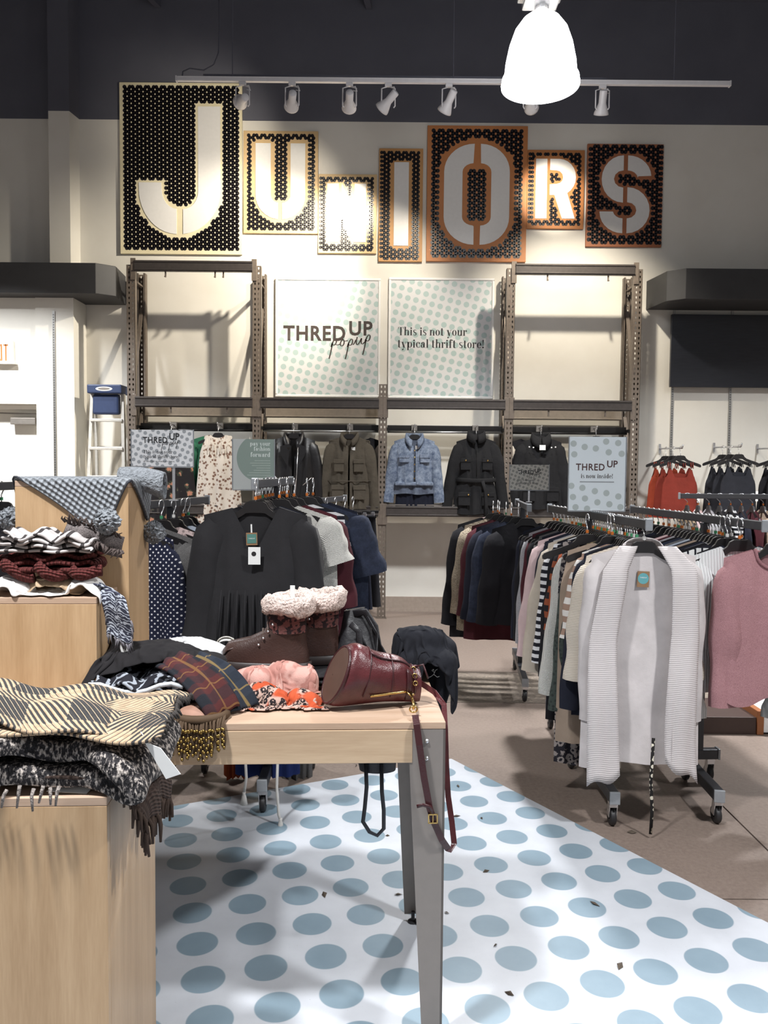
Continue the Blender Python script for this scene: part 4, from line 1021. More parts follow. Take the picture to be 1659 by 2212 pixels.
# ================================================================== JACKET RACK BEHIND (right of the aisle)
JA, JB, ZR2 = (0.93, 5.15), (1.02, 6.1), 1.30
rolling_rack((JA[0], JA[1]-.05), JB, ZR2, 'rolling rack of dark jackets in front of the pallet rack', cross=0)
GRP = 'garments on the jacket rack'; HG = 'the jacket rack'
jl = dict(ln=.60, r0=.09, r1=.07, ang=.16)
rows = [
 (.03, 'jacket', 'black jacket with a pale neck label at the front of the jacket rack', 'jacket', f_black, 'long', .70, .52, dict(sl=jl, th=.04)),
 (.13, 'jacket', 'dark denim jacket second on the jacket rack', 'jacket', f_denimd, 'long', .70, .54, dict(sl=jl, th=.04, dx=-.05)),
 (.24, 'jacket', 'navy wool jacket third on the jacket rack', 'jacket', f_navy, 'long', .66, .54, dict(sl=jl, th=.04, dx=-.09)),
 (.36, 'dress', 'maroon knit dress on the jacket rack', 'dress', f_mar, 'long', .86, .54, dict(sl=jl, th=.03, dx=-.12)),
 (.48, 'coat', 'cream sherpa coat edge on the jacket rack', 'coat', f_sherpa, 'long', .82, .56, dict(sl=jl, th=.04, dx=-.16)),
 (.60, 'coat', 'long black coat at the back of the jacket rack', 'coat', f_black, 'long', .90, .58, dict(sl=dict(ln=.7, r0=.09, r1=.07, ang=.16), th=.04, dx=-.20)),
 (.74, 'blouse', 'pale pink blouse at the far end of the jacket rack', 'blouse', f_pink, 'long', .5, .52, dict(dx=-.16))]
rack_row(JA, JB, ZR2, rows, GRP, HG, .03)
# ================================================================== BACK RIGHT RACK
KA, KB, ZR4 = (2.25, 6.05), (3.6, 6.0), 1.36
rolling_rack(KA, KB, ZR4, 'grey cross rack at the back right under the tank tops', cross=.25)
f_leop = FB('brown_leopard', '#7d6c58', 'leopard', '#2a2420', scale=.05)
mats = [f_leop, f_pink, f_lgrey, f_black, f_bw, f_navy, f_mar, f_tan, f_black, f_leop, f_grey, f_white]
mword = ['brown leopard', 'pale pink', 'light grey', 'black', 'black and white striped', 'navy', 'maroon', 'tan', 'black', 'brown leopard', 'dark grey', 'white']
ang4 = -PI/2
for k in range(16):
    s_ = .04+.06*k; x, y = along(KA, KB, s_)
    hang(x, y, ZR4, 1.42+rnd.uniform(-.05, .05), 'blouse', mword[k % 12]+' blouse hung sideways on the back right cross rack', 'blouse', mats[k % 12], 'garments on the back right cross rack', Gar(300+k, sw=.38, bw=.44, hw=.46, L=.6, th=.02), DIMS['long']['sl'], hl='black plastic hanger of the '+mword[k % 12]+' blouse on the back right cross rack', hgroup='hangers on the back right cross rack')
# ================================================================== LEFT RACK (charcoal dress in front)
LA, LB_, ZL1 = (-.545, 3.36), (-.535, 4.55), 1.465
rolling_rack((LA[0], LA[1]-.0), LB_, ZL1, 'rolling rack behind the charcoal dress', foot_front=(-.52, 3.40))
g = Gar(31, sw=.43, bw=.44, hw=.62, L=.98, th=.045, neck=(.095, .19, .02, 1), fold=.008, k=6, slope=.26, waist=.02)
root, g = hang(LA[0]+.01, LA[1]-.045, ZL1, .0, 'dress', 'charcoal v neck dress with long sleeves hanging behind the table', 'dress', f_dress, 'garments on the left rolling rack', g, dict(ln=.70, r0=.075, r1=.065, ang=.13, curve=.3), hl='black plastic hanger in the charcoal v neck dress', size='o')
for k in range(9):   # gathered pleats under the bust
    x = -.13+.0325*k; MB().tube([(x, -.062, -.36), (x*1.06, -.068, -.45), (x*1.15, -.066, -.6)], [.002, .006, .004], 6).build('pleat', f_dress, root, smooth=True)
MB().box(-.03, .026, -.085, .01, .0275, -.062).build('brand_label', M_WHITE, root)
tg = price_tag(root, -.012, -.03, -.125, M_TAGB, .046, .052, rot=-.03); MB().box(-.019, -.002, -.044, .019, -.0012, -.006).build('printed_square', M_TEALP, tg); put_text('brand_lettering', 'THREDUP', M_WHITE, tg, 0, -.003, -.026, width=.026)
MB().box(-.003, -.001, 0, .003, .001, .035).build('tag_string', M_TAGW, tg)
tg = price_tag(root, .004, -.058, -.182, M_TAGW, .05, .072, 'care_card'); MB().disc((-.002, -.0015, -.028), .010, 12).build('dot_mark', M_INKB, tg)
GRP = 'garments on the left rolling rack'; HG = 'the left rolling rack'
rows = [
 (.05, 'top', 'black knit top directly behind the charcoal dress', 'top', f_black, 'long', .66, .50, dict()),
 (.11, 'tee', 'dark grey tee on the left rolling rack', 'tee', f_grey, 'long', .66, .52, dict()),
 (.20, 'top', 'white top with ruffled shoulder to the right of the charcoal dress', 'top', f_white, 'none', .60, .52, dict(dx=.07, sl=dict(ln=.20, r0=.085, r1=.085, ang=.55))),
 (.29, 'top', 'maroon top behind the white ruffled top', 'top', f_mar, 'long', .66, .54, dict(dx=.09, sl=dict(ln=.40, r0=.1, r1=.08, ang=.25))),
 (.38, 'dress', 'black and white striped dress on the left rolling rack', 'dress', f_bw, 'none', .92, .56, dict(dx=.11)),
 (.47, 'shirt', 'navy short sleeved shirt on the left rolling rack', 'shirt', f_denimd, 'tee', .66, .60, dict(dx=.16, sl=dict(ln=.28, r0=.09, r1=.09, ang=.5))),
 (.56, 'top', 'navy velvet top at the back of the left rolling rack', 'top', f_navy, 'none', .62, .52, dict(dx=.18))]
rows += filler([.64+.07*k for k in range(5)], ['black', 'dark grey', 'navy', 'black', 'maroon'], 'packed at the far end of the left rolling rack')
rows += filler([.08, .155, .245, .335, .425, .515], ['black', 'navy', 'black', 'light grey', 'black', 'navy'], 'squeezed between larger garments on the left rolling rack')
rack_row(LA, LB_, ZL1, rows, GRP, HG, .03)
# low hanging pieces seen under the table
def low_piece(name, label, cat, x, y, z0, z1, wd, mat, seed, group=None):
    o = thing(name, label, cat, (x, y, z0)); gq = Gar(seed, sw=wd*.8, bw=wd*.9, hw=wd, L=z1-z0, th=.03, neck=(.04, .01, .01), fold=.014, k=7)
    gq.body(20, 10).build('body', mat, o, smooth=True); o.location.z = z1; return o
zb_ = D(580, 1672, 3.62).z
low_piece('skirt', 'royal blue velvet skirt hem hanging below the table', 'skirt', D(578, 1672, 3.62).x, 3.62, zb_, 1.3, .30, f_blue, 61)
low_piece('skirt', 'grey skirt hem hanging behind the blue velvet skirt', 'skirt', D(640, 1680, 3.85).x, 3.85, D(640, 1680, 3.85).z, 1.3, .16, f_grey, 62)
low_piece('skirt', 'rust brown skirt hem left of the blue velvet skirt', 'skirt', D(510, 1674, 3.80).x, 3.80, D(510, 1676, 3.80).z, 1.3, .12, f_rust, 63)
M_CORD = FB('white_cord', '#c9c6c2', 'plain')
for k, (pts, lab) in enumerate([([(530, 1640), (532, 1680), (527, 1715)], 'white drawstring with a tassel hanging below the table, the shorter one'), ([(600, 1640), (598, 1700), (602, 1760), (606, 1772)], 'white drawstring with a tassel hanging below the table, the longer one')]):
    Y = 3.3; P = [D(a, b, Y) for a, b in pts]; e = P[-1]
    th = thing('drawstring', lab, 'drawstring', e)
    MB().tube([D(pts[0][0], 1500, Y)]+P, .006, 6).build('cord', M_CORD, th, smooth=True, world=True)
    MB().lathe([(0, .012), (.008, .008), (.006, .0), (.010, -.012), (.016, -.045), (.0, -.047)], (0, 0, 0), 10).build('tassel', M_CORD, th, smooth=True)
# ================================================================== POLKA-DOT RACK (far left)
PA, PB, ZP2 = (-1.12, 3.45), (-.97, 4.35), 1.36
rolling_rack(PA, PB, ZP2, 'rolling rack behind the navy polka dot dress', cross=.2)
GRP = 'garments on the polka dot rack'; HG = 'the polka dot rack'
rows = [
 (.03, 'dress', 'navy dress with small white polka dots beside the tall wooden riser', 'dress', f_polka, 'none', .98, .48, dict(sl=dict(ln=.80, r0=.085, r1=.06, ang=.10), th=.03)),
 (.14, 'tee', 'grey marled tee behind the polka dot dress', 'tee', f_grey, 'long', .64, .52, dict(dx=.03, sl=dict(ln=.44, r0=.1, r1=.08, ang=.22))),
 (.26, 'blouse', 'blush lace blouse behind the grey marled tee', 'blouse', f_blush, 'long', .60, .54, dict(dx=.05, sl=dict(ln=.3, r0=.1, r1=.08, ang=.3))),
 (.38, 'blouse', 'pale blue blouse at the shoulder of the blush lace blouse', 'blouse', f_lblue, 'long', .6, .56, dict(dx=.06, sl=dict(ln=.3, r0=.1, r1=.08, ang=.35))),
 (.5, 'top', 'navy top at the back of the polka dot rack', 'top', f_navy, 'long', .6, .54, dict(dx=.06)),
 (.62, 'top', 'black top at the back of the polka dot rack', 'top', f_black, 'long', .6, .50, dict(dx=.04))]
rack_row(PA, PB, ZP2, rows, GRP, HG, .02)
# ================================================================== TROUSER RACK
TA, TB, ZT3 = (-.52, 5.15), (-.30, 6.05), 1.32
rolling_rack(TA, TB, ZT3, 'rolling rack of dark trousers in front of the pallet rack', cross=.2)
for k in range(6):
    s_ = .06+.12*k; x, y = along(TA, TB, s_); x += .03*k
    hl = 'black clip hanger, '+['front', 'second', 'third', 'fourth', 'fifth', 'rear'][k]+' of those on the trouser rack'
    th = thing('clip_hanger', hl, 'hanger', (x, y, ZT3-HK), -.2, 'clip hangers on the trouser rack')
    link('hook', _hk, th, (0, 0, 0), PI/2); MB().box(-.19, -.006, -.02, .19, .006, 0).build('hanger_bar', M_HANG, th, bevel=.003)
    for q in (-.15, .15): MB().box(q-.012, -.012, -.05, q+.012, .012, -.01).build('clip', chrome(), th, bevel=.002)
    tr_ = thing('trousers', ['dark navy velvet trousers at the front of the trouser rack', 'dark navy velvet trousers second on the trouser rack', 'black trousers third on the trouser rack', 'dark navy trousers fourth on the trouser rack', 'black trousers fifth on the trouser rack', 'dark navy trousers at the back of the trouser rack'][k], 'trousers', (x, y, ZT3-HK), -.2, 'trousers on the trouser rack')
    A = []
    for j in range(15):
        v = j/14; hw = .17+.04*v; row = []
        for i in range(24):
            b = 2*PI*i/24; fx = .012*math.sin(6*b+k+2*v); row.append((hw*math.cos(b)+.3*fx, (.022+.018*v)*math.sin(b)+fx*v, -.035-.66*v))
        A.append(row)
    MB().grid(A, close_u=True).build('legs', f_velv if k % 2 == 0 else f_black, tr_, smooth=True)
    MB().tube([(.17*math.cos(2*PI*i/20), .024*math.sin(2*PI*i/20), -.045) for i in range(20)], .012, 6, closed=True, flat=.4).build('waistband', f_velv if k % 2 == 0 else f_black, tr_, smooth=True)
# ================================================================== DARK CLOTHES AT THE LEFT EDGE
EA, EB, ZE = (-1.76, 3.1), (-1.76, 3.9), 1.44
rolling_rack(EA, EB, ZE, 'rolling rack of dark clothes at the left picture edge', cross=.2)
rows = [(.1+.2*k, 'coat', ['black rose print coat at the left picture edge', 'plain black coat behind the rose print coat at the left edge', 'snake print coat on the rack at the left picture edge', 'plain black coat at the back of the left edge rack'][k], 'coat', [f_floraldk, f_black, f_snake, f_black][k], 'long', .8, .52, dict(th=.04)) for k in range(4)]
rack_row(EA, EB, ZE, rows, 'dark coats at the left edge', 'the left edge rack', .03)
# ================================================================== CLOTH SOLVER (small position-based drape, run once at build time)
def c_box(lo, hi):
    lo = np.array(lo, float); hi = np.array(hi, float); c = (lo+hi)/2; h = (hi-lo)/2
    def f(P):
        q = P-c; a = np.abs(q)-h; out = np.maximum(a, 0); do = np.linalg.norm(out, axis=1); di = np.minimum(a.max(1), 0); d = do+di
        n = np.zeros_like(P); k = np.argmax(a, 1); ins = do < 1e-9
        n[~ins] = out[~ins]/do[~ins][:, None]; n[ins, k[ins]] = 1; n *= np.where(q >= 0, 1, -1); return d, n
    return f
def c_ell(c, r):
    c = np.array(c, float); r = np.array(r, float)
    def f(P):
        q = (P-c)/r; k = np.linalg.norm(q, axis=1)+1e-9; n = q/r; n /= np.linalg.norm(n, axis=1)[:, None]+1e-9
        return (k-1)*r.min(), n
    return f
def c_plane(z):
    def f(P):
        n = np.zeros_like(P); n[:, 2] = 1; return P[:, 2]-z, n
    return f
def drape(X, rest, cols, steps=90, it=8, thk=.006, fric=.6, shear=.5, bend=.25, damp=.97, pin=None, g=-9.8, dt=1/60.):
    X = np.array(X, float); rx, ry = rest; V = np.zeros_like(X); rd = math.hypot(rx, ry)
    def con(a, b, r, st):
        A = X[a]; B = X[b]; d = B-A; L = np.linalg.norm(d, axis=-1, keepdims=True)+1e-9; c = d*((L-r)/L*.5*st)
        X[a] += c; X[b] -= c
    S = slice
    ny, nx = X.shape[:2]
    def pair(n, o, st=1): i = np.arange(o, n-st, 2*st if st > 1 else 2); return i, i+st
    for s in range(steps):
        O = X.copy(); V[..., 2] += g*dt; X = X+V*dt*1.0
        for _ in range(it):
            for o in (0, 1):
                i, j = pair(nx, o); con(np.ix_(range(ny), i), np.ix_(range(ny), j), rx, 1)
                i, j = pair(ny, o); con(np.ix_(i, range(nx)), np.ix_(j, range(nx)), ry, 1)
            for o in (0, 1):
                i = np.arange(o, ny-1, 2)
                con(np.ix_(i, range(nx-1)), np.ix_(i+1, range(1, nx)), rd, shear*.5); con(np.ix_(i, range(1, nx)), np.ix_(i+1, range(nx-1)), rd, shear*.5)
            for o in range(4):
                i = np.arange(o, nx-2, 4); con(np.ix_(range(ny), i), np.ix_(range(ny), i+2), 2*rx, bend)
                i = np.arange(o, ny-2, 4); con(np.ix_(i, range(nx)), np.ix_(i+2, range(nx)), 2*ry, bend)
            P = X.reshape(-1, 3); Q = O.reshape(-1, 3)
            for f in cols:
                d, n = f(P); m = d < thk
                if m.any():
                    P[m] += n[m]*(thk-d[m])[:, None]
                    mv = P[m]-Q[m]; tn = mv-n[m]*(mv*n[m]).sum(1)[:, None]; P[m] -= tn*fric
            X = P.reshape(X.shape)
            if pin is not None: X[pin] = O[pin]
        V = (X-O)/dt*damp; sp = np.linalg.norm(V, axis=-1, keepdims=True); V *= np.minimum(1, 2.0/(sp+1e-6))
    return X
def rest_attr(o, R):
    at = o.data.attributes.new('rest', 'FLOAT_VECTOR', 'POINT'); at.data.foreach_set('vector', np.asarray(R, np.float32).ravel())
def cfab(name, *a, **k):
    """same cloths, pattern following the cloth's own rest coordinates"""
    if name in _mc: return _mc[name]
    old = NT.co
    def co(s):
        if s._co is None:
            n = s.n('ShaderNodeAttribute'); n.attribute_name = 'rest'; s._co = n.outputs['Vector']
        return s._co
    NT.co = co
    try: m = fabric(name, *a, **k)
    finally: NT.co = old
    return m
# ================================================================== TABLE FRAME
TH = .051; OT = Vector((.163, 2.01, 0)); ZTAB = .862
def TW(x, y, z=0): return Vector((OT.x+x*math.cos(TH)-y*math.sin(TH), OT.y+x*math.sin(TH)+y*math.cos(TH), z))
def TL(p): d = Vector(p)-OT; return Vector((d.x*math.cos(TH)+d.y*math.sin(TH), -d.x*math.sin(TH)+d.y*math.cos(TH), p[2]))
def at(px, py, z): return TL(G(px, py, z))
def atd(px, py, yl):                       # pixel at table-frame depth yl
    r = ray(px, py); n = Vector((-math.sin(TH), math.cos(TH), 0)); o = Vector((0, 0, HC)); t = (yl-(o-OT).dot(n))/Vector(r).dot(n); return TL(o+Vector(r)*t)
def tthing(name, label, cat, base, group=None): return thing(name, label, cat, TW(*base), TH, group)
def tbuild(mb, name, mat, root, base, **k):      # mb authored in table-frame coordinates
    mb.v = [(v[0]-base[0], v[1]-base[1], v[2]-base[2]) for v in mb.v]; return mb.build(name, mat, root, **k)
def cloth_obj(name, X, mat, root, base, R=None, solid=.004, sub=1):
    mb = MB().grid(X); o = tbuild(mb, name, mat, root, base, smooth=True, solid=solid, sub=0)
    if R is not None: rest_attr(o, np.asarray(R).reshape(-1, 3))
    if sub: md = o.modifiers.new('sub', 'SUBSURF'); md.levels = sub; md.render_levels = sub
    return o
def sheet(nx, ny, sx, sy, c, rot=0.0, squash=(1, 1), lift=0.0, seed=0, noise=.02):
    """flat start sheet plus rest coordinates"""
    u = (np.arange(nx)/(nx-1)-.5)*sx; v = (np.arange(ny)/(ny-1)-.5)*sy; U, V = np.meshgrid(u, v)
    R = np.stack([U, V, 0*U], -1); rs = np.random.RandomState(seed)
    x = U*squash[0]; y = V*squash[1]; ca, sa = math.cos(rot), math.sin(rot)
    ph = rs.rand(8)*6.28; k = rs.rand(8)*14+10
    z = c[2]+noise*(np.sin(k[0]*U+ph[0]+4*V)+np.sin(k[1]*V+ph[1]-5*U)+np.sin(k[2]*(U+V)+ph[2])+np.sin(k[3]*(U-V)+ph[3]))+rs.randn(*U.shape)*.002
    X = np.stack([c[0]+x*ca-y*sa, c[1]+x*sa+y*ca, z], -1)
    return X, R, (sx/(nx-1), sy/(ny-1))
# ------------------------------------------------------------------ woods
def wood(name, c0, c1, axis='z'):
    if name in _mc: return _mc[name]
    t = NT(name); sc = {'z': (9, 9, .7), 'x': (.7, 9, 9), 'y': (9, .7, 9)}[axis]; mp = t.map(sc)
    n = t.noise(2.2, 5, mp); n2 = t.noise(26, 3, mp)
    c = t.ramp(t.math('ADD', t.math('MULTIPLY', n, .75), t.math('MULTIPLY', n2, .25)), [(0.35, c0), (0.65, c1)])
    t.bump(n2, .05, .002); _mc[name] = t.fin(c, .38); return _mc[name]
W_V = wood('maple_vertical', '#ab8b67', '#c2a37f', 'z'); W_H = wood('maple_horizontal', '#b0967a', '#c5ad90', 'x'); W_TOP = wood('maple_top', '#ac9079', '#bea48f', 'x')
# ------------------------------------------------------------------ table
tb = tthing('display_table', 'maple display table with grey metal legs covered in accessories', 'table', (-.6, .3, 0))
XL, XD = -1.42, .60
bs = (-.6, .3, 0)
tbuild(MB().box(XL, 0, ZTAB-.018, 0, XD, ZTAB), 'table_top', W_TOP, tb, bs, bevel=.0015)
tbuild(MB().box(XL, -.002, ZTAB-.105, -.085, .018, ZTAB-.019), 'apron', W_H, tb, bs, bevel=.0015)
tbuild(MB().box(XL, XD-.018, ZTAB-.105, -.085, XD, ZTAB-.019), 'apron', W_H, tb, bs, bevel=.0015)
tbuild(MB().box(-.018, .085, ZTAB-.105, 0, XD-.085, ZTAB-.019), 'apron', W_H, tb, bs)
tbuild(MB().box(XL, .02, ZTAB-.022, -.02, XD-.02, ZTAB-.0185), 'table_underside', plain('grey_board', '#6f6c69', .7), tb, bs)
M_LEG = plain('leg_grey_powder', '#847d78', .42, .25, var=.03)
for (cx, cy, sx, sy) in ((0, 0, -1, 1), (0, XD, -1, -1), (XL, 0, 1, 1), (XL, XD, 1, -1)):
    mb = MB(); zt_ = ZTAB-.019
    for ax in (0, 1):
        w0, w1, tk = .097, .052, .006
        P = []
        for z, ww in ((zt_, w0), (.02, w1)):
            for a_, b_ in ((0, 0), (ww, 0), (ww, tk), (0, tk)):
                P.append((cx+sx*a_, cy+sy*b_, z) if ax == 0 else (cx+sx*b_, cy+sy*a_, z))
        mb.add(P, [(0, 1, 2, 3), (4, 7, 6, 5), (0, 4, 5, 1), (1, 5, 6, 2), (2, 6, 7, 3), (3, 7, 4, 0)])
    lg = tbuild(mb, 'leg', M_LEG, tb, bs)
    c_ = (cx+sx*.025-bs[0], cy+sy*.025-bs[1])
    MB().lathe([(0, 0), (.016, 0), (.017, .008), (.006, .012), (.006, .04), (0, .04)], (c_[0], c_[1], 0), 12).build('levelling_foot', M_RUB, lg)
    for dz in (.03, .075):
        for dd in (.0,):
            M = Matrix.Rotation(PI/2*(1 if sy > 0 else -1), 3, 'X')
            MB().lathe([(0, .005), (.004, .004), (.006, 0)], (cx+sx*.048-bs[0], cy-sy*.0005-bs[1], zt_-dz), 10, M).build('bolt', chrome(), lg, smooth=True)
# ------------------------------------------------------------------ wooden risers and front pedestal
def riser(label, px, py, yl, wd, dp, z0, name='wooden_riser'):
    c = atd(px, py, yl); ztop = c.z
    r = tthing(name, label, 'display box', (c.x-wd/2, yl+dp/2, z0))
    b = (c.x-wd/2, yl+dp/2, z0)
    tk = .018
    tbuild(MB().box(c.x-wd, yl, z0, c.x, yl+tk, ztop-tk), 'front_panel', W_V, r, b, bevel=.001)
    tbuild(MB().box(c.x-tk, yl+tk, z0, c.x, yl+dp, ztop-tk), 'side_panel', W_V, r, b, bevel=.001)
    tbuild(MB().box(c.x-wd, yl+tk, z0, c.x-wd+tk, yl+dp, ztop-tk), 'side_panel', W_V, r, b)
    tbuild(MB().box(c.x-wd+tk, yl+dp-tk, z0, c.x-tk, yl+dp, ztop-tk), 'back_panel', W_V, r, b)
    tbuild(MB().box(c.x-wd, yl, ztop-tk+.0005, c.x, yl+dp, ztop), 'top_panel', W_TOP, r, b, bevel=.0015)
    return c
cm = riser('middle height maple box on the table carrying the stacked scarves', 208, 1291, .16, .34, .20, ZTAB+.0005)
ct = riser('tall maple box on the table carrying the grey shawl', 277, 1040, .365, .325, .24, ZTAB+.0005)
cf = riser('maple floor pedestal in the foreground carrying the plaid scarf', 231, 1722, -.42, .62, .40, 0, 'wooden_pedestal')
# ------------------------------------------------------------------ grey knit shawl with pompoms on the tall box
f_shawl = cfab('grey_knit_shawl', '#8d9196', 'knit', scale=1.9)
f_pom = fabric('grey_yarn', '#8b8f94', 'fur', scale=1.2)
bx_t = c_box((ct.x-.325, .365, .5), (ct.x, .605, ct.z)); bx_m = c_box((cm.x-.34, .16, .5), (cm.x, .36, cm.z)); bx_tab = c_box((XL, 0, .3), (0, XD, ZTAB))
cc = (ct.x-.150, .49, ct.z+.03)
X, R, rs_ = sheet(46, 46, .385, .385, cc, math.radians(62), (1, 1), seed=4, noise=.004)
X = drape(X, rs_, [bx_t, bx_m], 80, 8, .007, .45, bend=.35)
b = (cc[0], cc[1], ct.z)
sh = tthing('shawl', 'grey chunky knit shawl with pompoms draped over the tall maple box', 'shawl', b)
cloth_obj('knit_cloth', X, f_shawl, sh, b, R, .010)
def pompom(root, p, b, r, mat, seed):
    rs = np.random.RandomState(seed); A = []
    for j in range(25):
        t = PI*j/24; A.append([(p[0]+r*(1+.13*rs.randn())*math.sin(t)*math.cos(2*PI*k/36), p[1]+r*(1+.13*rs.randn())*math.sin(t)*math.sin(2*PI*k/36), p[2]+r*(1+.10*rs.randn())*math.cos(t)) for k in range(36)])
    return tbuild(MB().grid(A, close_u=True), 'pompom', mat, root, b)
for k, (j, i) in enumerate(((0, 0), (0, -1), (-1, 0), (-1, -1))):
    p = X[j, i]; d_ = X[j, i]-X.mean((0, 1)); d_ = d_*np.array([1, 1, 0]); d_ /= np.linalg.norm(d_)+1e-6
    if d_[1] < -.6:
        pp = np.array(atd(232, 1126, .195)); tbuild(MB().tube([tuple(p), tuple((p+pp)/2+np.array([0, -.03, -.0])), tuple(pp+np.array([0, 0, .03]))], .006, 6), 'pompom_cord', f_pom, sh, b, smooth=True); pompom(sh, pp, b, .033, f_pom, 10+k)
    else: pompom(sh, p+d_*.02+np.array([0, 0, -.036]), b, .034, f_pom, 10+k)
# dark trim cord along two edges
for e in (X[0], X[:, -1], X[:, 0]): tbuild(MB().tube(e+np.array([0, 0, .004]), .0035, 6), 'edge_trim', fabric('dark_grey_yarn', '#3d3f45', 'plain'), sh, b, smooth=True)
# rolled end at the right back corner
rp = atd(342, 1035, .50); A = []
for j in range(13):
    t = j/12; A.append([(ct.x-.06+(rp.x+.02-ct.x+.06)*t, rp.y+.035*math.cos(2*PI*k/16)*(1-.1*t), ct.z+.012-.028*t*t+(.026+.014*t)*math.sin(2*PI*k/16)) for k in range(17)])
tbuild(MB().grid(A), 'rolled_edge', f_pom, sh, b, smooth=True, solid=.008)
# ------------------------------------------------------------------ scarf stack on the middle box
def fold_slab(x0, x1, y0, y1, z0, layers, tk, seed, wav=.01, sag=.0, nx=26, ny=16, taper=.02):
    """zig-zag folded cloth: layers stacked in z, folds at the x ends; returns grid + rest"""
    rs = np.random.RandomState(seed); path = []; s_ = 0
    for l in range(layers):
        z = z0+tk*(l+.5)
        xs_ = np.linspace(x0+rs.rand()*taper, x1-rs.rand()*taper, nx)
        if l % 2: xs_ = xs_[::-1]
        for x in xs_: path.append((x, z))
        if l < layers-1:
            sg = 1 if l % 2 == 0 else -1
            for q in (.25, .5, .75): path.append((xs_[-1]+sg*tk*.55*math.sin(PI*q), z+tk*q))
    path = np.array(path); d = np.r_[0, np.cumsum(np.linalg.norm(np.diff(path, axis=0), axis=1))]
    ph = rs.rand(6)*6.28; X = []; R = []
    for j in range(ny):
        v = j/(ny-1); y = y0+(y1-y0)*v; row = []
        hz = (path[:, 1]-z0)/(layers*tk)
        dz = wav*hz*(np.sin(6*path[:, 0]/(x1-x0)*3.1+ph[0]+2*v)+.6*np.sin(5*v*3.14+ph[1]+4*(path[:, 0]-x0)/(x1-x0)))-sag*hz*((path[:, 0]-x0)/(x1-x0))**2
        yy = y+.012*np.sin(4*path[:, 0]/(x1-x0)*3+ph[2]+hz*5)*(2*v-1)+.008*np.sin(hz*23+ph[3])*(1 if v in (0, 1) else .6)
        X.append(np.stack([path[:, 0]+.006*np.sin(v*9+hz*7+ph[4]), yy, path[:, 1]+dz], -1)); R.append(np.stack([d, np.full_like(d, y-y0), 0*d], -1))
    return np.array(X), np.array(R)
def fringe(root, b, pts, ln, mat, r=.0035, name='fringe_strand', seed=0, out=(0, -.3, 0), sag=1.0):
    rr = random.Random(seed)
    for p in pts:
        o_ = Vector((out[0]+rr.uniform(-.25, .25), out[1]+rr.uniform(-.2, .2), 0)); L_ = ln*rr.uniform(.7, 1.15)
        P = [Vector(p), Vector(p)+o_*L_*.5+Vector((0, 0, -.25*L_*sag)), Vector(p)+o_*L_*.75+Vector((rr.uniform(-.004, .004), 0, -.85*L_*sag))]
        tbuild(MB().tube(P, [r, r*.9, r*.5], 5), name, mat, root, b, smooth=True)
zM = cm.z
# white scarf lump at the bottom
def crumple(name, label, cat, mat, c, size, squash, bumps, seed, cols, rot=0.0, n=38, steps=70, noise=.025, solid=.003, group=None, part='cloth', thk=.006, z0=None, bend=.15):
    X, R, rs_ = sheet(n, n, size[0], size[1], c, rot, squash, seed=seed, noise=noise)
    X = drape(X, rs_, [c_ell(q[:3], q[3:]) for q in bumps]+cols, steps, 7, thk, .7, bend=bend)
    b = (c[0], c[1], float(X[..., 2].min()) if z0 is None else z0)
    r = tthing(name, label, cat, b, group); cloth_obj(part, X, mat, r, b, R, solid); return r, X, b
f_wsilk = cfab('white_gauze', '#dedbd8', 'plain', bump=.2); f_beigesc = cfab('beige_gauze', '#b49c80', 'plain'); f_burg = cfab('burgundy_knit', '#5a2a28', 'knit', scale=1.6)
p = at(70, 1268, zM)
r, X, b = crumple('scarf', 'white gauze scarf at the bottom of the scarf stack', 'scarf', f_wsilk, (p.x+.105, .235, zM+.06), (.42, .22), (.72, .6), [(p.x, .21, zM+.012, .05, .045, .034), (p.x+.2, .215, zM+.012, .042, .045, .034)], 3, [bx_m, bx_t])
r, X, b = crumple('scarf', 'beige gauze scarf tucked between white and burgundy scarves', 'scarf', f_beigesc, (p.x+.115, .25, zM+.10), (.20, .16), (.9, .9), [(p.x+.11, .235, zM+.012, .075, .05, .036)], 5, [bx_m, bx_t], n=26)
Xb, Rb = fold_slab(p.x-.03, p.x+.235, .185, .335, zM+.062, 3, .017, 5, .008)
b = (p.x+.1, .25, zM+.05); r = tthing('scarf', 'burgundy knit scarf folded under the striped scarf', 'scarf', b)
cloth_obj('cloth', Xb, f_burg, r, b, Rb, .012)
for k in range(3):
    P = [(p.x-.01+.09*k+.05*q, .18-.008*math.sin(q*3), zM+.078+.012*math.cos(q*2.5+k)-.012*q) for q in np.linspace(0, 1.6, 9)]
    tbuild(MB().tube(P, .016, 8, flat=.7), 'knit_roll', fabric('burgundy_knit_roll', '#5a2a28', 'knit', scale=1.3), r, b, smooth=True)
f_strp = cfab('grey_white_striped_weave', '#b3adab', 'vstripes', '#3a3535', scale=.045)
Xs, Rs = fold_slab(p.x-.022, p.x+.228, .17, .335, zM+.116, 4, .014, 9, .012, sag=.012)
b = (p.x+.1, .25, zM+.10); r = tthing('scarf', 'grey and white striped fringed scarf folded on top of the stack', 'scarf', b)
cloth_obj('cloth', Xs, f_strp, r, b, Rs, .008)
f_fr = fabric('taupe_fringe', '#544a47', 'plain')
fq = atd(165, 1150, .22)
A = [[(fq.x-.03+.15*i/14+.008*math.sin(j), .20+.04*j/4+.01*math.sin(i), fq.z-.005+.034*math.sin(PI*j/4)-.045*(i/14)**1.2) for i in range(15)] for j in range(6)]
tbuild(MB().grid(A), 'folded_end', fabric('grey_weave_end', '#7a7270', 'heather', '#4c4545'), r, b, smooth=True, solid=.006)
rr = random.Random(4)
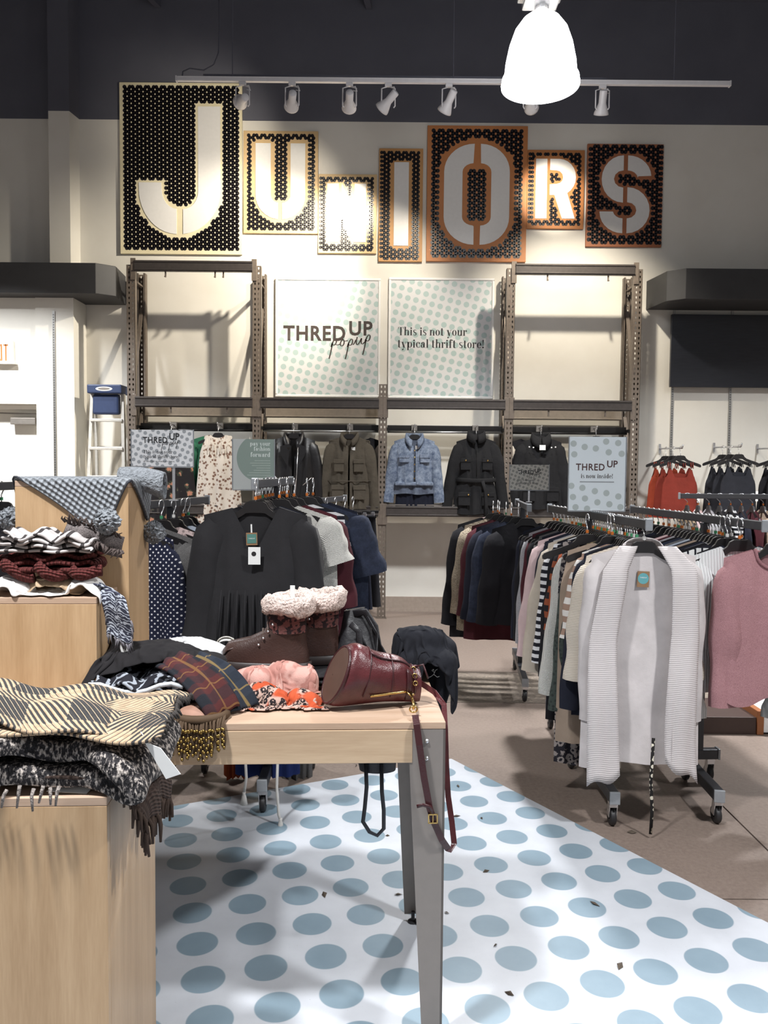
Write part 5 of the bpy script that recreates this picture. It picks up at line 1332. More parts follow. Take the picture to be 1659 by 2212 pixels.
for i in range(34):
    t = i/33; q = Vector((fq.x-.03+.15*t, .222+.01*math.sin(i*2), fq.z+.028-.045*t**1.2)); l_ = rr.uniform(.014, .03)
    P = [q, q+Vector((rr.uniform(-.01, .01), -.006, l_*.6)), q+Vector((rr.uniform(-.016, .016), -.014, l_))]
    tbuild(MB().tube(P, [.0035, .0028, .001], 5), 'fringe_strand', f_fr, r, b, smooth=True)
for i in range(26):
    t = i/25; q = Vector((fq.x-.01+.14*t, .198, fq.z-.004-.045*t**1.2)); l_ = rr.uniform(.012, .024)
    P = [q, q+Vector((rr.uniform(-.008, .008), -.012, -l_*.3)), q+Vector((rr.uniform(-.012, .012), -.016, -l_))]
    tbuild(MB().tube(P, [.0035, .0028, .001], 5), 'fringe_strand', f_fr, r, b, smooth=True)
# navy floral scarf hanging over the right edge of the middle box
f_nflor = cfab('navy_white_floral', '#3a3c4a', 'paisley', '#b9c0cc', scale=.16)
A = []; Rr = []
p1 = atd(225, 1245, .20); pe = atd(285, 1345, .26)
for j in range(30):
    t = j/29
    if t < .25: q = Vector((cm.x-.055+.07*t/.25, 0, zM+.05-.02*(t/.25)**2)); wd_ = .05
    else: u = (t-.25)/.75; q = Vector((cm.x+.030+.022*math.sin(u*1.7), 0, zM+.03-.135*u)); wd_ = .054-.016*u
    A.append([(q.x+(i/13-.5)*2*wd_*(.45+.45*min(1, t*3))+.006*math.sin(i*.9+3*t), (.20 if t < .25 else .175)-(i/13-.5)*wd_*.9+.004*math.sin(9*t), q.z+.005*math.sin(i*1.1+5*t)-.02*(i/13)*(1 if t < .25 else 1)) for i in range(14)]); Rr.append([(t*.3, i/13*.12, 0) for i in range(14)])
b = (cm.x, .22, zM); r = tthing('scarf', 'navy floral fringed scarf hanging off the right edge of the middle box', 'scarf', b)
cloth_obj('cloth', A, f_nflor, r, b, Rr, .006)
fringe(r, b, [A[-1][i] for i in range(14)]+[A[22][0], A[24][0], A[20][0], A[18][13], A[22][13], A[26][13]], .03, fabric('grey_fringe', '#6d6a70', 'plain'), .003, seed=2, out=(.1, -.2, 0))
q = A[-1][4]; tgo = tbuild(MB().add([(q[0]+.01, q[1]-.008, q[2]-.005), (q[0]+.035, q[1]-.012, q[2]-.01), (q[0]+.05, q[1]-.012, q[2]-.06), (q[0]+.028, q[1]-.008, q[2]-.064)], [(0, 1, 2, 3)]), 'price_tag', M_TAGW, r, b, solid=.0015)
# dark bundle at back-left on the middle box
# ------------------------------------------------------------------ front pedestal: brown fringe knit, boucle, plaid scarf
zF = cf.z; bx_f = c_box((cf.x-.62, -.42, 0), (cf.x, -.02, zF))
f_brn = cfab('brown_chunky_knit', '#4a3c36', 'knit', scale=2.2); f_brnf = fabric('brown_yarn', '#43362f', 'plain')
# brown scarf: lies on the box and hangs over its right edge
A = []; Rr = []
for j in range(34):
    t = j/33
    if t < .42: u = t/.42; q = (cf.x-.20+.205*u, zF+.03-.004*u)
    else:
        u = (t-.42)/.58; a_ = min(1, u*3)*PI/2; q = (cf.x+.005+.065*math.sin(min(u*1.3, 1)*PI/2), zF+.026-.03*(1-math.cos(a_))-.10*max(0, u-.2))
    wd_ = .115-.03*max(0, t-.42)
    A.append([(q[0]+.008*math.sin(i*.8+4*t), -.30+(i/15-.5)*2*wd_+.02*max(0, t-.5), q[1]+.010*math.sin(i*.9+6*t)+.012*math.sin(PI*i/15)) for i in range(16)]); Rr.append([(t*.42, i/15*.23, 0) for i in range(16)])
b = (cf.x-.05, -.28, zF); r = tthing('scarf', 'brown knit scarf with thick fringe hanging over the pedestal edge', 'scarf', b)
cloth_obj('cloth', A, f_brn, r, b, Rr, .012)
fringe(r, b, [A[-1][i] for i in range(16)]+[A[-2][i] for i in range(0, 16, 2)], .055, f_brnf, .0055, seed=5, out=(.12, -.2, 0))
fringe(r, b, [A[j][0] for j in range(16, 34, 1)], .05, f_brnf, .005, seed=6, out=(.2, -.35, 0))
# white paper corner
o = tthing('paper_slip', 'white folded paper slip under the knit throw on the pedestal', 'paper', (cf.x-.075, -.40, zF+.001))
MB().add([(-.05, 0, .004), (.03, -.004, .0), (.05, .05, .018), (-.02, .06, .022)], [(0, 1, 2, 3)]).build('sheet', M_TAGW, o, solid=.001); MB().add([(.0, .012, .006), (.035, .01, .005), (.05, .05, .021), (.0, .05, .02)], [(0, 1, 2, 3)]).build('flap', M_TAGW, o, solid=.001)
# boucle throw
t = NT('black_white_boucle')
n_ = t.noise(105, 2, t.map((1.5, 1, .7), (0, .5, .3))); v_ = t.noise(60, 2)
M_BOU = t.fin(t.ramp(n_, [(0.38, '#19171a'), (0.50, '#2a272a'), (0.57, '#8f8782'), (0.66, '#b5aca4')]), .95); t.bump(t.math('ADD', n_, v_), 1.0, .012)
Xk, Rk = fold_slab(cf.x-.52, cf.x+.055, -.43, -.09, zF+.012, 2, .052, 12, .016, sag=-.0, nx=34, ny=22)
Xk[..., 2] -= np.clip((Xk[..., 0]-cf.x+.05), 0, 1)*.35
Xk[..., 2] = np.maximum(Xk[..., 2], np.where(Xk[..., 0] < cf.x+.01, zF+.012, 0))
Xk[..., 1] -= .03*np.sin((Xk[..., 0]-cf.x)*14)*(Xk[..., 1] < -.3)
b = (cf.x-.25, -.25, zF); r = tthing('throw', 'black and white boucle knit throw under the plaid scarf', 'throw', b)
cloth_obj('cloth', Xk, M_BOU, r, b, Rk, .042)
M_BOUF = fabric('boucle_tuft', '#8d8580', 'fur')
fringe(r, b, [(cf.x-.5+.02*i+.006*math.sin(i*5), -.44, zF+.03+.006*math.sin(i*3)) for i in range(22)], .045, M_BOUF, .004, seed=8, out=(.05, -.35, 0))
# plaid scarf on top
t = NT('tan_black_plaid'); at_ = t.n('ShaderNodeAttribute'); at_.attribute_name = 'rest'; t._co = at_.outputs['Vector']
def band(axis, per, lo): 
    w_ = t.wave(1.0, t.map((PI/10/per if axis == 'X' else 0, PI/10/per if axis == 'Y' else 0, 0), (0, 0, .0)), axis)
    return t.ramp(w_, [(lo-.02, (0, 0, 0)), (lo+.02, (1, 1, 1))])
bA, bB = band('X', .17, .5), band('Y', .15, .5)
m_ = t.math('MULTIPLY', t.math('ADD', bA, bB), .5)
tw = t.wave(1.0, t.map((PI/10/.0065, -PI/10/.009, 0)), 'DIAGONAL', .25, 3)
c1 = t.math('GREATER_THAN', tw, t.math('ADD', t.math('MULTIPLY', m_, .9), .06))
ln1 = t.wave(1.0, t.map((PI/10/.085, 0, 0)), 'X'); ln2 = t.wave(1.0, t.map((0, PI/10/.075, 0)), 'Y')
ln = t.math('MULTIPLY', t.math('GREATER_THAN', t.math('MAXIMUM', ln1, ln2), .985), t.math('GREATER_THAN', tw, .35))
M_PLAID = t.fin(t.mix(t.math('MAXIMUM', c1, ln), t.ramp(t.noise(200), [(0.3, '#2b2a2c'), (0.7, '#3b3a3a')]), t.ramp(t.noise(60), [(0.3, '#a38a6e'), (0.7, '#bda58a')])), .95); t.bump(tw, .6, .006)
pl0, pl1 = atd(-60, 1560, -.34).x, atd(385, 1560, -.25).x
Xp, Rp = fold_slab(cf.x-.50, pl1-.012, -.425, -.12, zF+.122, 2, .020, 21, .012, sag=.05, nx=44, ny=26, taper=.01)
Xp[..., 2] += .02*np.sin((Xp[..., 1]+.42)/.3*PI)
b = (cf.x-.25, -.28, zF+.11); r = tthing('scarf', 'tan and black plaid wool scarf folded on the foreground pedestal', 'scarf', b)
cloth_obj('cloth', Xp, M_PLAID, r, b, Rp, .010)
e0 = Xp[:, 40:46, :].mean(1)
fringe(r, b, [tuple(Xp[j, 44]+np.array([.004, 0, 0])) for j in range(0, 26)], .03, fabric('dark_plaid_fringe', '#3a3634', 'plain'), .004, seed=9, out=(.5, 0, 0), sag=.6)
q = Vector((pl1-.02, -.42, zF+.10)); tgt = tbuild(MB().add([(q.x-.012, q.y, q.z+.012), (q.x+.022, q.y-.006, q.z+.0), (q.x+.062, q.y-.012, q.z-.05), (q.x+.032, q.y-.006, q.z-.062)], [(0, 1, 2, 3)]), 'price_tag', M_TAGW, r, b, solid=.0015)
tbuild(MB().tube([(q.x-.02, q.y+.004, q.z+.03), (q.x, q.y-.002, q.z+.006)], .001, 4), 'tag_string', M_TAGW, r, b)
# ================================================================== THINGS ON THE TABLE
ZT0 = ZTAB
def cluster(cx, cy, z, rx, ry, h, n, seed, r=(.022, .042)):
    rs = np.random.RandomState(seed); out = []
    for k in range(n):
        a = rs.rand()*6.28; q = math.sqrt(rs.rand()); rr_ = rs.uniform(*r); e_ = 1-.6*q
        out.append((cx+rx*q*math.cos(a), cy+ry*q*math.sin(a), z+h*e_*rs.uniform(.2, .8), rr_*rs.uniform(.8, 1.6), rr_, rr_*rs.uniform(.6, 1.0)))
    return out
# ---- dark pile on the left half of the table
f_blk = cfab('black_crepe', '#1c1a1c', 'plain', bump=.3); f_band = cfab('black_white_bandana', '#1b1b22', 'paisley', '#8f949c', scale=.3)
f_pld2 = cfab('dark_red_tartan', '#1e2026', 'plaid', '#4a2424', scale=.07, col3='#96703f')
pc = at(345, 1520, ZT0)          # front of pile
Xw, Rw = fold_slab(pc.x-.15, pc.x+.10, .06, .24, ZT0+.004, 5, .018, 31, .012, nx=24, ny=16)
b = (pc.x-.03, .18, ZT0); r = tthing('scarf', 'black and white bandana print scarf folded under the black drape', 'scarf', b)
cloth_obj('cloth', Xw, f_band, r, b, Rw, .010)
tbuild(MB().tube([(pc.x-.14+.03*k, .078+.004*math.sin(k*2)-.03, ZT0+.052+.014*math.sin(k*1.1)) for k in range(9)], .006, 6), 'white_hem', fabric('white_hem', '#b9bcc0', 'plain'), r, b, smooth=True)
tbuild(MB().tube([(pc.x-.15+.03*k, .076+.004*math.sin(k*2+1)-.03, ZT0+.078+.012*math.sin(k*1.0+1)) for k in range(9)], .006, 6), 'white_hem', fabric('white_hem', '#b9bcc0', 'plain'), r, b, smooth=True)
pile = [(pc.x-.02, .22, ZT0+.03, .17, .13, .125), (pc.x-.11, .19, ZT0+.02, .11, .10, .10), (pc.x+.09, .24, ZT0+.03, .10, .10, .09)]
X, R, rs_ = sheet(58, 46, .56, .36, (pc.x-.01, .275, ZT0+.20), .10, (.82, .80), seed=8, noise=.014)
X = drape(X, rs_, [c_ell(q[:3], q[3:]) for q in pile]+[bx_tab, bx_m, bx_t]+[c_ell(q[:3], q[3:]) for q in cluster(pc.x, .22, ZT0+.08, .16, .09, .07, 7, 3, (.02, .035))], 80, 8, .007, .8, bend=.10)
b = (pc.x, .24, ZT0); r = tthing('wrap', 'black crepe wrap draped over the pile of scarves on the table', 'wrap', b)
cloth_obj('cloth', X, f_blk, r, b, R, .004)
# white scarf with black edge behind the wrap
r, X, b = crumple('scarf', 'white and black printed scarf peeking out behind the black wrap', 'scarf', cfab('white_black_print', '#c9c9c9', 'floral', '#26262b', scale=.06, col3='#8d8d90'), (pc.x+.04, .40, ZT0+.16), (.42, .18), (.75, .6), [(pc.x+.03, .41, ZT0+.03, .15, .06, .095)], 12, [bx_tab, bx_t], n=34)
# tartan scarf running diagonally over the right side of the pile
A = []; Rr = []; tq0 = at(375, 1430, ZT0+.12); tq1 = at(495, 1515, ZT0+.02)
for j in range(28):
    u = j/27; cx_ = tq0.x+(tq1.x-tq0.x)*u; cy_ = .10-.055*u; cz_ = ZT0+.125*(1-u)**.7+.012+.012*math.sin(PI*u)
    A.append([(cx_+.03*(i/11-.5)*2*(1+.2*u)+.004*math.sin(i+5*u), cy_+.06*(i/11-.5)*1.2, cz_+.03*(i/11-.3)*(1-.5*u)+.005*math.sin(i*1.6+6*u)) for i in range(12)]); Rr.append([(u*.25, i/11*.12, 0) for i in range(12)])
b = (tq1.x, .1, ZT0); r = tthing('scarf', 'dark red tartan scarf sliding down the front of the scarf pile', 'scarf', b)
cloth_obj('cloth', A, f_pld2, r, b, Rr, .010)
A2 = [[(p_[0]+.045, p_[1]+.05, max(ZT0+.01, p_[2]-.012)) for p_ in row] for row in A]
b = (tq1.x+.05, .15, ZT0); r = tthing('scarf', 'navy tartan scarf with gold lines beside the dark red tartan scarf', 'scarf', b)
cloth_obj('cloth', A2, cfab('navy_tartan', '#1d222b', 'plaid', '#272c36', scale=.08, col3='#a88a4a'), r, b, Rr, .008)
# cap with gold bead fringe at the table front edge
cq = at(435, 1548, ZT0); b = (cq.x, .02, ZT0)
r = tthing('beaded_cap', 'copper brown cap edged with dangling gold bead fringe at the table front', 'cap', b)
A = []
for j in range(9):
    t = j/8*PI/2; A.append([(cq.x+.062*math.cos(t)*math.cos(2*PI*k/24), .055+.05*math.cos(t)*math.sin(2*PI*k/24), ZT0+.006+.030*math.sin(t)) for k in range(24)])
tbuild(MB().grid(A, close_u=True), 'crown', plain('copper_cloth', '#9a7462', .7), r, b, smooth=True)
M_GOLD = plain('antique_gold', '#8f7440', .28, .9, var=.3, scale=300)
M_BRNF = plain('brown_lace', '#46331f', .8)
rr = random.Random(11)
tbuild(MB().tube([(cq.x+.066*math.cos(PI+PI*k/16), .052+.055*math.sin(PI+PI*k/16), ZT0+.010) for k in range(17)], .012, 7), 'lace_band', M_BRNF, r, b, smooth=True)
for i in range(30):
    x = cq.x-.07+.14*i/29+rr.uniform(-.004, .004); l_ = .05+.035*math.sin(PI*i/29)*rr.uniform(.5, 1.2)+.012*rr.random()
    P = [(x, .03, ZT0+.016), (x, -.010, ZT0+.006), (x+rr.uniform(-.006, .006), -.016, ZT0-l_*.55), (x+rr.uniform(-.008, .008), -.014, ZT0-l_)]
    st = tbuild(MB().tube(P, .0028, 5), 'fringe_strand', M_BRNF, r, b, smooth=True)
    mb = MB()
    for k in range(4):
        u = (k+1)/4.; q = (P[1][0]+(P[3][0]-P[1][0])*u, -.018, ZT0+.006-l_*u); mb.ball(q, .0042, 6, 4)
    s_ = tbuild(mb, 'beads', M_GOLD, r, b, smooth=True); s_['kind'] = 'stuff'
# ---- black and white spotted scarf
q = at(545, 1448, ZT0)
r, X, b = crumple('scarf', 'black scarf with dense white spots lying between the boots and the pile', 'scarf', cfab('black_white_spots', '#1b1a1c', 'spots', '#cfcdc8', scale=.017), (q.x, q.y+.02, ZT0+.10), (.34, .26), (.7, .62), [(q.x, q.y+.03, ZT0+.0, .10, .08, .035)]+cluster(q.x, q.y+.03, ZT0+.01, .10, .06, .05, 9, 19), 17, [bx_tab], n=40)
# chain bracelet on the pile
q = at(488, 1392, ZT0+.07); b = (q.x, q.y, ZT0+.03); r = tthing('bracelet', 'silver and white ring bracelet beside the boots', 'bracelet', b)
for k in range(2): tbuild(MB().tube([(q.x+(.03+.006*k)*math.cos(2*PI*i/24), q.y+.012*math.sin(2*PI*i/24), q.z-.01*k+.022*math.sin(2*PI*i/24)) for i in range(24)], .004, 6, closed=True), 'ring', [plain('pewter', '#8c8880', .35, .8), M_WHITE][k], r, b, smooth=True)
# ---- pink scarf and orange leopard scarf
q = at(600, 1528, ZT0)
r, X, b = crumple('scarf', 'orange and black leopard print scarf bunched at the table front', 'scarf', cfab('orange_leopard', '#b3968a', 'leopard', '#221c1e', scale=.016, col3='#b04c2d'), (q.x+.012, q.y+.035, ZT0+.10), (.42, .34), (.50, .42), cluster(q.x+.01, q.y+.05, ZT0, .085, .045, .06, 12, 6, (.016, .03)), 23, [bx_tab], n=52, noise=.045, bend=.03)
q2 = at(600, 1480, ZT0+.03)
r, X, b = crumple('scarf', 'dusty pink sheer scarf lying behind the orange leopard scarf', 'scarf', cfab('dusty_pink_gauze', '#b07e74', 'leopard', '#c59a90', scale=.12), (q2.x-.005, q2.y+.05, ZT0+.14), (.50, .30), (.48, .42), [(q2.x+.0, q2.y+.055, ZT0+.01, .10, .045, .045)]+cluster(q2.x, q2.y+.05, ZT0+.03, .095, .03, .06, 11, 9, (.016, .03)), 29, [bx_tab], n=52, noise=.045, bend=.03)
# ---- duck boots with fur cuffs
M_BOOTL = plain('brown_boot_leather', '#3b2823', .42, bump=.3); M_BOOTR = plain('boot_rubber', '#2a211f', .45); f_fur = fabric('cream_pink_fur', '#ecd6cc', 'fur', scale=.9)
f_fair = fabric('fairisle_knit', '#2a2022', 'leopard', '#6d4744', scale=.025)
M_LACE = plain('boot_lace', '#574a44', .8)
def boot(px, py, yl, label, ang):
    c = atd(px, py, yl); zt_ = c.z                          # cuff top centre
    ZB = ZT0+.048; b = (c.x, yl, ZB); r = tthing('boot', label, 'boot', b, 'pair of fur cuffed boots'); r.rotation_euler.z = TH+ang
    Hh = zt_-ZB; L_ = .25
    # local: toe toward -x, heel +x
    secs = []
    mb = MB(); n = 24
    def ring(cx, cz, rx, ry, pw=2.0, tilt=0.0):
        out = []
        for k in range(n):
            a = 2*PI*k/n; ca, sa = math.cos(a), math.sin(a)
            out.append((cx+rx*math.copysign(abs(ca)**(2/pw), ca), ry*math.copysign(abs(sa)**(2/pw), sa), cz+tilt*ca))
        return out
    # sole and foot (vamp): stacked outlines from sole up
    MB().grid([ring(-.055, .0, .135, .048, 2.6), ring(-.055, .026, .138, .051, 2.6), ring(-.055, .028, .132, .047, 2.6)], close_u=True).add(ring(-.055, .0, .135, .048, 2.6), [tuple(range(n))]).build('sole', M_BOOTR, r, smooth=True)
    MB().grid([ring(-.055, .028, .131, .046, 2.5), ring(-.057, .055, .130, .046, 2.4), ring(-.050, .078, .118, .043, 2.2, -.004), ring(-.022, .100, .086, .042, 2.1, .004), ring(.0, .118, .064, .043, 2.0, .002), ring(.005, .128, .058, .044, 2)], close_u=True).build('vamp', M_BOOTL, r, smooth=True)
    for k in range(7):
        a = math.radians(150+10*k); MB().tube([(-.13+.010*math.cos(a), .03*math.sin(a*2)*0+(-.03+.01*k), .07), (-.165, -.03+.01*k, .060), (-.178, -.024+.008*k, .045)], .0028, 5).build('toe_seam', M_BOOTL, r, smooth=True)
    MB().grid([ring(.005, .115, .060, .046, 2), ring(.008, .15, .058, .047, 2), ring(.010, Hh-.075, .062, .050, 2), ring(.010, Hh-.04, .062, .050, 2)], close_u=True).build('shaft', f_fair, r, smooth=True)
    for k in range(4):
        z = .088+.02*k; x = -.066+.014*k
        MB().tube([(x-.004, -.038, z-.006), (x-.012, -.005, z+.014), (x, .036, z-.004)], .003, 6).build('lace', M_LACE, r, smooth=True)
        MB().ball((x-.002, -.046, z-.006), .004, 6, 4).build('eyelet', chrome(), r, smooth=True)
    rs = np.random.RandomState(int(px)); A = []
    for j in range(14):
        t = 2*PI*j/14; row = []
        for k in range(40):
            a = 2*PI*k/40; rr_ = .060+(.017+.003*math.sin(3*a))*math.cos(t)+.0025*rs.randn(); row.append((.010+rr_*1.04*math.cos(a), rr_*.88*math.sin(a), Hh-.030+.030*math.sin(t)+.006*math.sin(2*a+px)+.0025*rs.randn()))
        A.append(row)
    MB().grid(A, close_u=True, close_v=True).build('fur_cuff', f_fur, r, smooth=True)
    MB().grid([ring(.010, Hh-.03, .045, .036), ring(.010, Hh-.10, .045, .036)], close_u=True).add(ring(.010, Hh-.10, .045, .036), [tuple(range(n))]).build('lining', plain('boot_lining', '#5b4a44', .9), r, smooth=True)
    return r
Xc, Rc = fold_slab(at(500, 1430, ZT0).x-.0, at(740, 1430, ZT0).x, .30, .52, ZT0+.003, 3, .015, 44, .0)
b = (at(600, 1430, ZT0).x, .4, ZT0); r = tthing('cardigan', 'black folded garment lying under the pair of boots', 'garment', b); cloth_obj('cloth', Xc, cfab('black_folded_knit', '#201e20', 'plain'), r, b, Rc, .008)
r = boot(615, 1283, .36, 'brown duck boot with blush fur cuff, the front one of the pair', -.12)
MB().box(.02, -.02, .20, .034, -.018, .255).build('price_tag', M_TAGW, r)
boot(686, 1272, .455, 'brown duck boot with blush fur cuff, the rear one of the pair', .05)
# ---- black tote and black jersey bundle
q = atd(750, 1440, .40)
def lump(name, label, cat, mat, part, secs, seed, b, amp=.006, n=32, solid=.0):
    """lofted soft form: secs = list of (centre, u-axis*half, v-axis*half)"""
    rs = np.random.RandomState(seed); ph = rs.rand(6)*6.28; A = []
    for j, (c, u, v) in enumerate(secs):
        c = Vector(c); u = Vector(u); v = Vector(v); row = []
        for k in range(n):
            a = 2*PI*k/n; w_ = 1+amp/.05*(.5*math.sin(3*a+ph[0]+j*.7)+.35*math.sin(5*a+ph[1]-j*.9)+.25*math.sin(9*a+ph[2]+j*1.3))
            row.append(c+u*(math.cos(a)*w_)+v*(math.sin(a)*w_))
        A.append(row)
    r = tthing(name, label, cat, b); mb = MB().grid(A, close_u=True); mb.add(A[0], [tuple(range(n-1, -1, -1))]); mb.add(A[-1], [tuple(range(n))])
    o = tbuild(mb, part, mat, r, b, smooth=True); md = o.modifiers.new('sub', 'SUBSURF'); md.levels = 1; md.render_levels = 1
    return r
M_NYL = plain('black_nylon', '#17161a', .5, bump=.5, bscale=60)
tp = atd(757, 1318, .47); bl = atd(715, 1440, .40); br_ = atd(850, 1440, .42); b = ((bl.x+br_.x)/2, .44, ZT0)
cxm = b[0]
secs = []
for j in range(9):
    u = j/8; z = ZT0+.004+(tp.z-ZT0)*u; xl = bl.x+(tp.x-.02-bl.x)*u**.9; xr_ = br_.x+(tp.x+.045-br_.x)*u**.8
    secs.append((((xl+xr_)/2, .42+.05*u, z), ((xr_-xl)/2, 0, .006*math.sin(j)), (0, .05*(1-.75*u), 0)))
r = lump('tote_bag', 'black nylon tote slumped on the table behind the leather bag', 'bag', M_NYL, 'body', secs, 3, b, .004)
hp = [(tp.x+.01, .45, tp.z-.01), (tp.x+.045, .44, tp.z-.0), (tp.x+.075, .43, tp.z-.045), (tp.x+.085, .41, tp.z-.10), (tp.x+.12, .40, tp.z-.155), (tp.x+.16, .38, tp.z-.20)]
tbuild(MB().tube(hp, .013, 8, flat=.22), 'shoulder_strap', M_NYL, r, b, smooth=True)
hp = [(tp.x-.0, .40, tp.z-.03), (tp.x+.025, .385, tp.z-.05), (tp.x+.03, .38, tp.z-.12), (tp.x+.05, .375, tp.z-.15), (tp.x+.075, .375, tp.z-.14), (tp.x+.08, .39, tp.z-.06), (tp.x+.05, .41, tp.z-.01)]
tbuild(MB().tube(hp, .010, 8, flat=.25), 'handle', M_NYL, r, b, smooth=True)
# jersey bundle over the right rear edge
q = atd(925, 1430, .45); q0 = atd(925, 1335, .47)
bumps = [(q.x-.02, .47, ZT0+.05, .06, .06, .07)]+cluster(q.x-.015, .46, ZT0+.03, .075, .06, .15, 13, 8, (.022, .04))
X, R, rs_ = sheet(58, 54, .44, .42, (q.x-.015, .46, q.z+.18), .15, (.62, .60), seed=33, noise=.04)
X = drape(X, rs_, [c_ell(w_[:3], w_[3:]) for w_ in bumps]+[bx_tab], 75, 8, .008, .85, bend=.03)
b = (q.x, .44, ZT0); r = tthing('jersey', 'crumpled black jersey with a white emblem hanging off the table corner', 'jersey', b)
cloth_obj('cloth', X, cfab('black_sport_jersey', '#1b1c22', 'plain', bump=.4), r, b, R, .004)
F_ = X.reshape(-1, 3); best = None
for p_ in F_:
    yl_ = float(p_[1]); e_ = atd(937, 1458, yl_); dd = math.hypot(e_.x-p_[0], e_.z-p_[2])
    if dd < .012 and (best is None or yl_ < best[0]): best = (yl_, e_)
e = atd(937, 1458, .395) if best is None else atd(937, 1458, best[0]-.012)
mb = MB(); s0 = .020
fig = [(-.1, .9, .12, .9), ]
for (xa_, za_, xb_, zb_) in ((0, .1, .25, .75), (.25, .75, .6, .95), (.05, .45, -.35, .75), (0, .1, .55, -.35), (0, .1, -.55, -.3), (-.55, -.3, -.95, -.35), (.55, -.35, .9, -.2)):
    mb.bar((e.x+xa_*s0, e.y, e.z+za_*s0), (e.x+xb_*s0, e.y, e.z+zb_*s0), .0012, .005, up=(0, 1, 0))
mb.ball((e.x-.1*s0, e.y, e.z+.85*s0), .0028, 6, 4)
em = tbuild(mb, 'emblem', M_WHITE, r, b)
# ---- oxblood leather bucket bag lying on its side, drawstring mouth to the right
t = NT('oxblood_leather'); n_ = t.noise(18, 4); n2 = t.voro(380).outputs['Distance']
M_OX = t.fin(t.ramp(n_, [(0.3, '#42191c'), (0.7, '#5a272a')]), .32, 0, .5); t.bump(t.math('ADD', t.noise(22, 3), t.math('MULTIPLY', n2, .12)), .35, .008)
M_OXD = plain('oxblood_strap_leather', '#3a1a1d', .35, bump=.3); M_BRWN = plain('bag_base_suede', '#4e372d', .7); M_BRASS = plain('pale_gold_metal', '#c9a869', .25, 1.0)
y0b = .13; A_l = atd(728, 1455, y0b); A_r = atd(905, 1490, y0b)
b = ((A_l.x+A_r.x)/2, y0b, ZT0)
secs = []
xl, xr_ = A_l.x, A_r.x; Lb = xr_-xl
prof = [(.00, .080, .060, .088), (.05, .090, .066, .092), (.15, .088, .066, .090), (.3, .078, .064, .082), (.45, .070, .060, .074), (.6, .066, .056, .070), (.74, .064, .052, .066), (.84, .058, .046, .060), (.90, .048, .040, .050), (.95, .052, .044, .053), (1.0, .050, .042, .051)]
for j, (u, hv, hy, cz) in enumerate(prof):
    x = xl+Lb*u; tl_ = .42*(1-u)**1.5
    secs.append(((x, y0b+.02+.05*(u-.5), ZT0+cz+.004), (hv*math.sin(tl_)*.9, .3*hv*math.sin(tl_), hv*math.cos(tl_)), (-hy*.38*(1-.5*u), hy*.92, 0)))
r = lump('bucket_bag', 'oxblood leather drawstring bucket bag lying on its side on the table', 'bag', M_OX, 'body', secs, 14, b, .0028, 40)
c0 = secs[0]; A = []
for j in range(5):
    s_ = 1-.98*j/4; A.append([tuple(Vector(c0[0])+Vector((-.004-.002*j, -.002, .001))+Vector(c0[1])*(s_*.97*math.cos(2*PI*k/32))+Vector(c0[2])*(s_*.97*math.sin(2*PI*k/32))) for k in range(32)])
tbuild(MB().grid(A, close_u=True), 'base_panel', M_BRWN, r, b, smooth=True)
tbuild(MB().tube([tuple(Vector(c0[0])+Vector((-.002, 0, 0))+Vector(c0[1])*(1.0*math.cos(2*PI*k/32))+Vector(c0[2])*(1.0*math.sin(2*PI*k/32))) for k in range(32)], .0045, 6, closed=True), 'piping', M_OXD, r, b, smooth=True)
def bagpt(u, a, k=1.01):
    i = min(len(prof)-2, max(0, next((j for j in range(len(prof)-1) if prof[j+1][0] >= u), len(prof)-2))); f_ = (u-prof[i][0])/(prof[i+1][0]-prof[i][0]+1e-9)
    c = Vector(secs[i][0]).lerp(Vector(secs[i+1][0]), f_); uu = Vector(secs[i][1]).lerp(Vector(secs[i+1][1]), f_); vv = Vector(secs[i][2]).lerp(Vector(secs[i+1][2]), f_)
    return c+uu*(k*math.cos(a))+vv*(k*math.sin(a))
fa = math.radians(-118)     # front lower side
tbuild(MB().tube([bagpt(u, fa+.5*(u-.5), 1.04) for u in np.linspace(.36, .80, 12)], .0035, 6, flat=.6), 'zipper', M_BRASS, r, b, smooth=True)
q = bagpt(.80, fa+.15, 1.08); tbuild(MB().tube([q, q+Vector((.008, -.004, -.006)), q+Vector((.020, -.006, -.004))], .0028, 6), 'zip_pull', M_BRASS, r, b, smooth=True)
for uu in (.30, .62):
    tbuild(MB().tube([bagpt(uu+.02*math.sin(a), a, 1.015) for a in np.linspace(-2.2, .9, 16)], .002, 5), 'seam', M_OXD, r, b, smooth=True)
tbuild(MB().tube([bagpt(u, -.55, 1.02) for u in np.linspace(.28, .86, 14)], .003, 6), 'seam', M_OXD, r, b, smooth=True)
A = [[tuple(bagpt(u, a, 1.04)) for a in np.linspace(-2.4, -.9, 10)] for u in (.80, .82, .85, .875)]
tbuild(MB().grid(A), 'side_tab', M_OXD, r, b, smooth=True, solid=.004)
for a in (-.5, -.95, -1.35):
    q = bagpt(.915, a, 1.06); M_ = Matrix.Rotation(PI/2, 3, 'X')
    tbuild(MB().tube([tuple(q+Vector((.006*math.cos(w_), -.002, .006*math.sin(w_)))) for w_ in np.linspace(0, 2*PI, 10, endpoint=False)], .0018, 5, closed=True), 'eyelet', M_BRASS, r, b, smooth=True)
tbuild(MB().tube([bagpt(.915, a, 1.07) for a in np.linspace(.2, -1.9, 14)], .0028, 6), 'drawstring', M_OXD, r, b, smooth=True)
tbuild(MB().tube([bagpt(.93, -.4, 1.05), bagpt(1.0, -.3, 1.2)+Vector((.01, -.01, 0)), bagpt(1.0, -.6, 1.25)+Vector((.02, -.01, -.03))], .003, 6), 'drawstring', M_OXD, r, b, smooth=True)
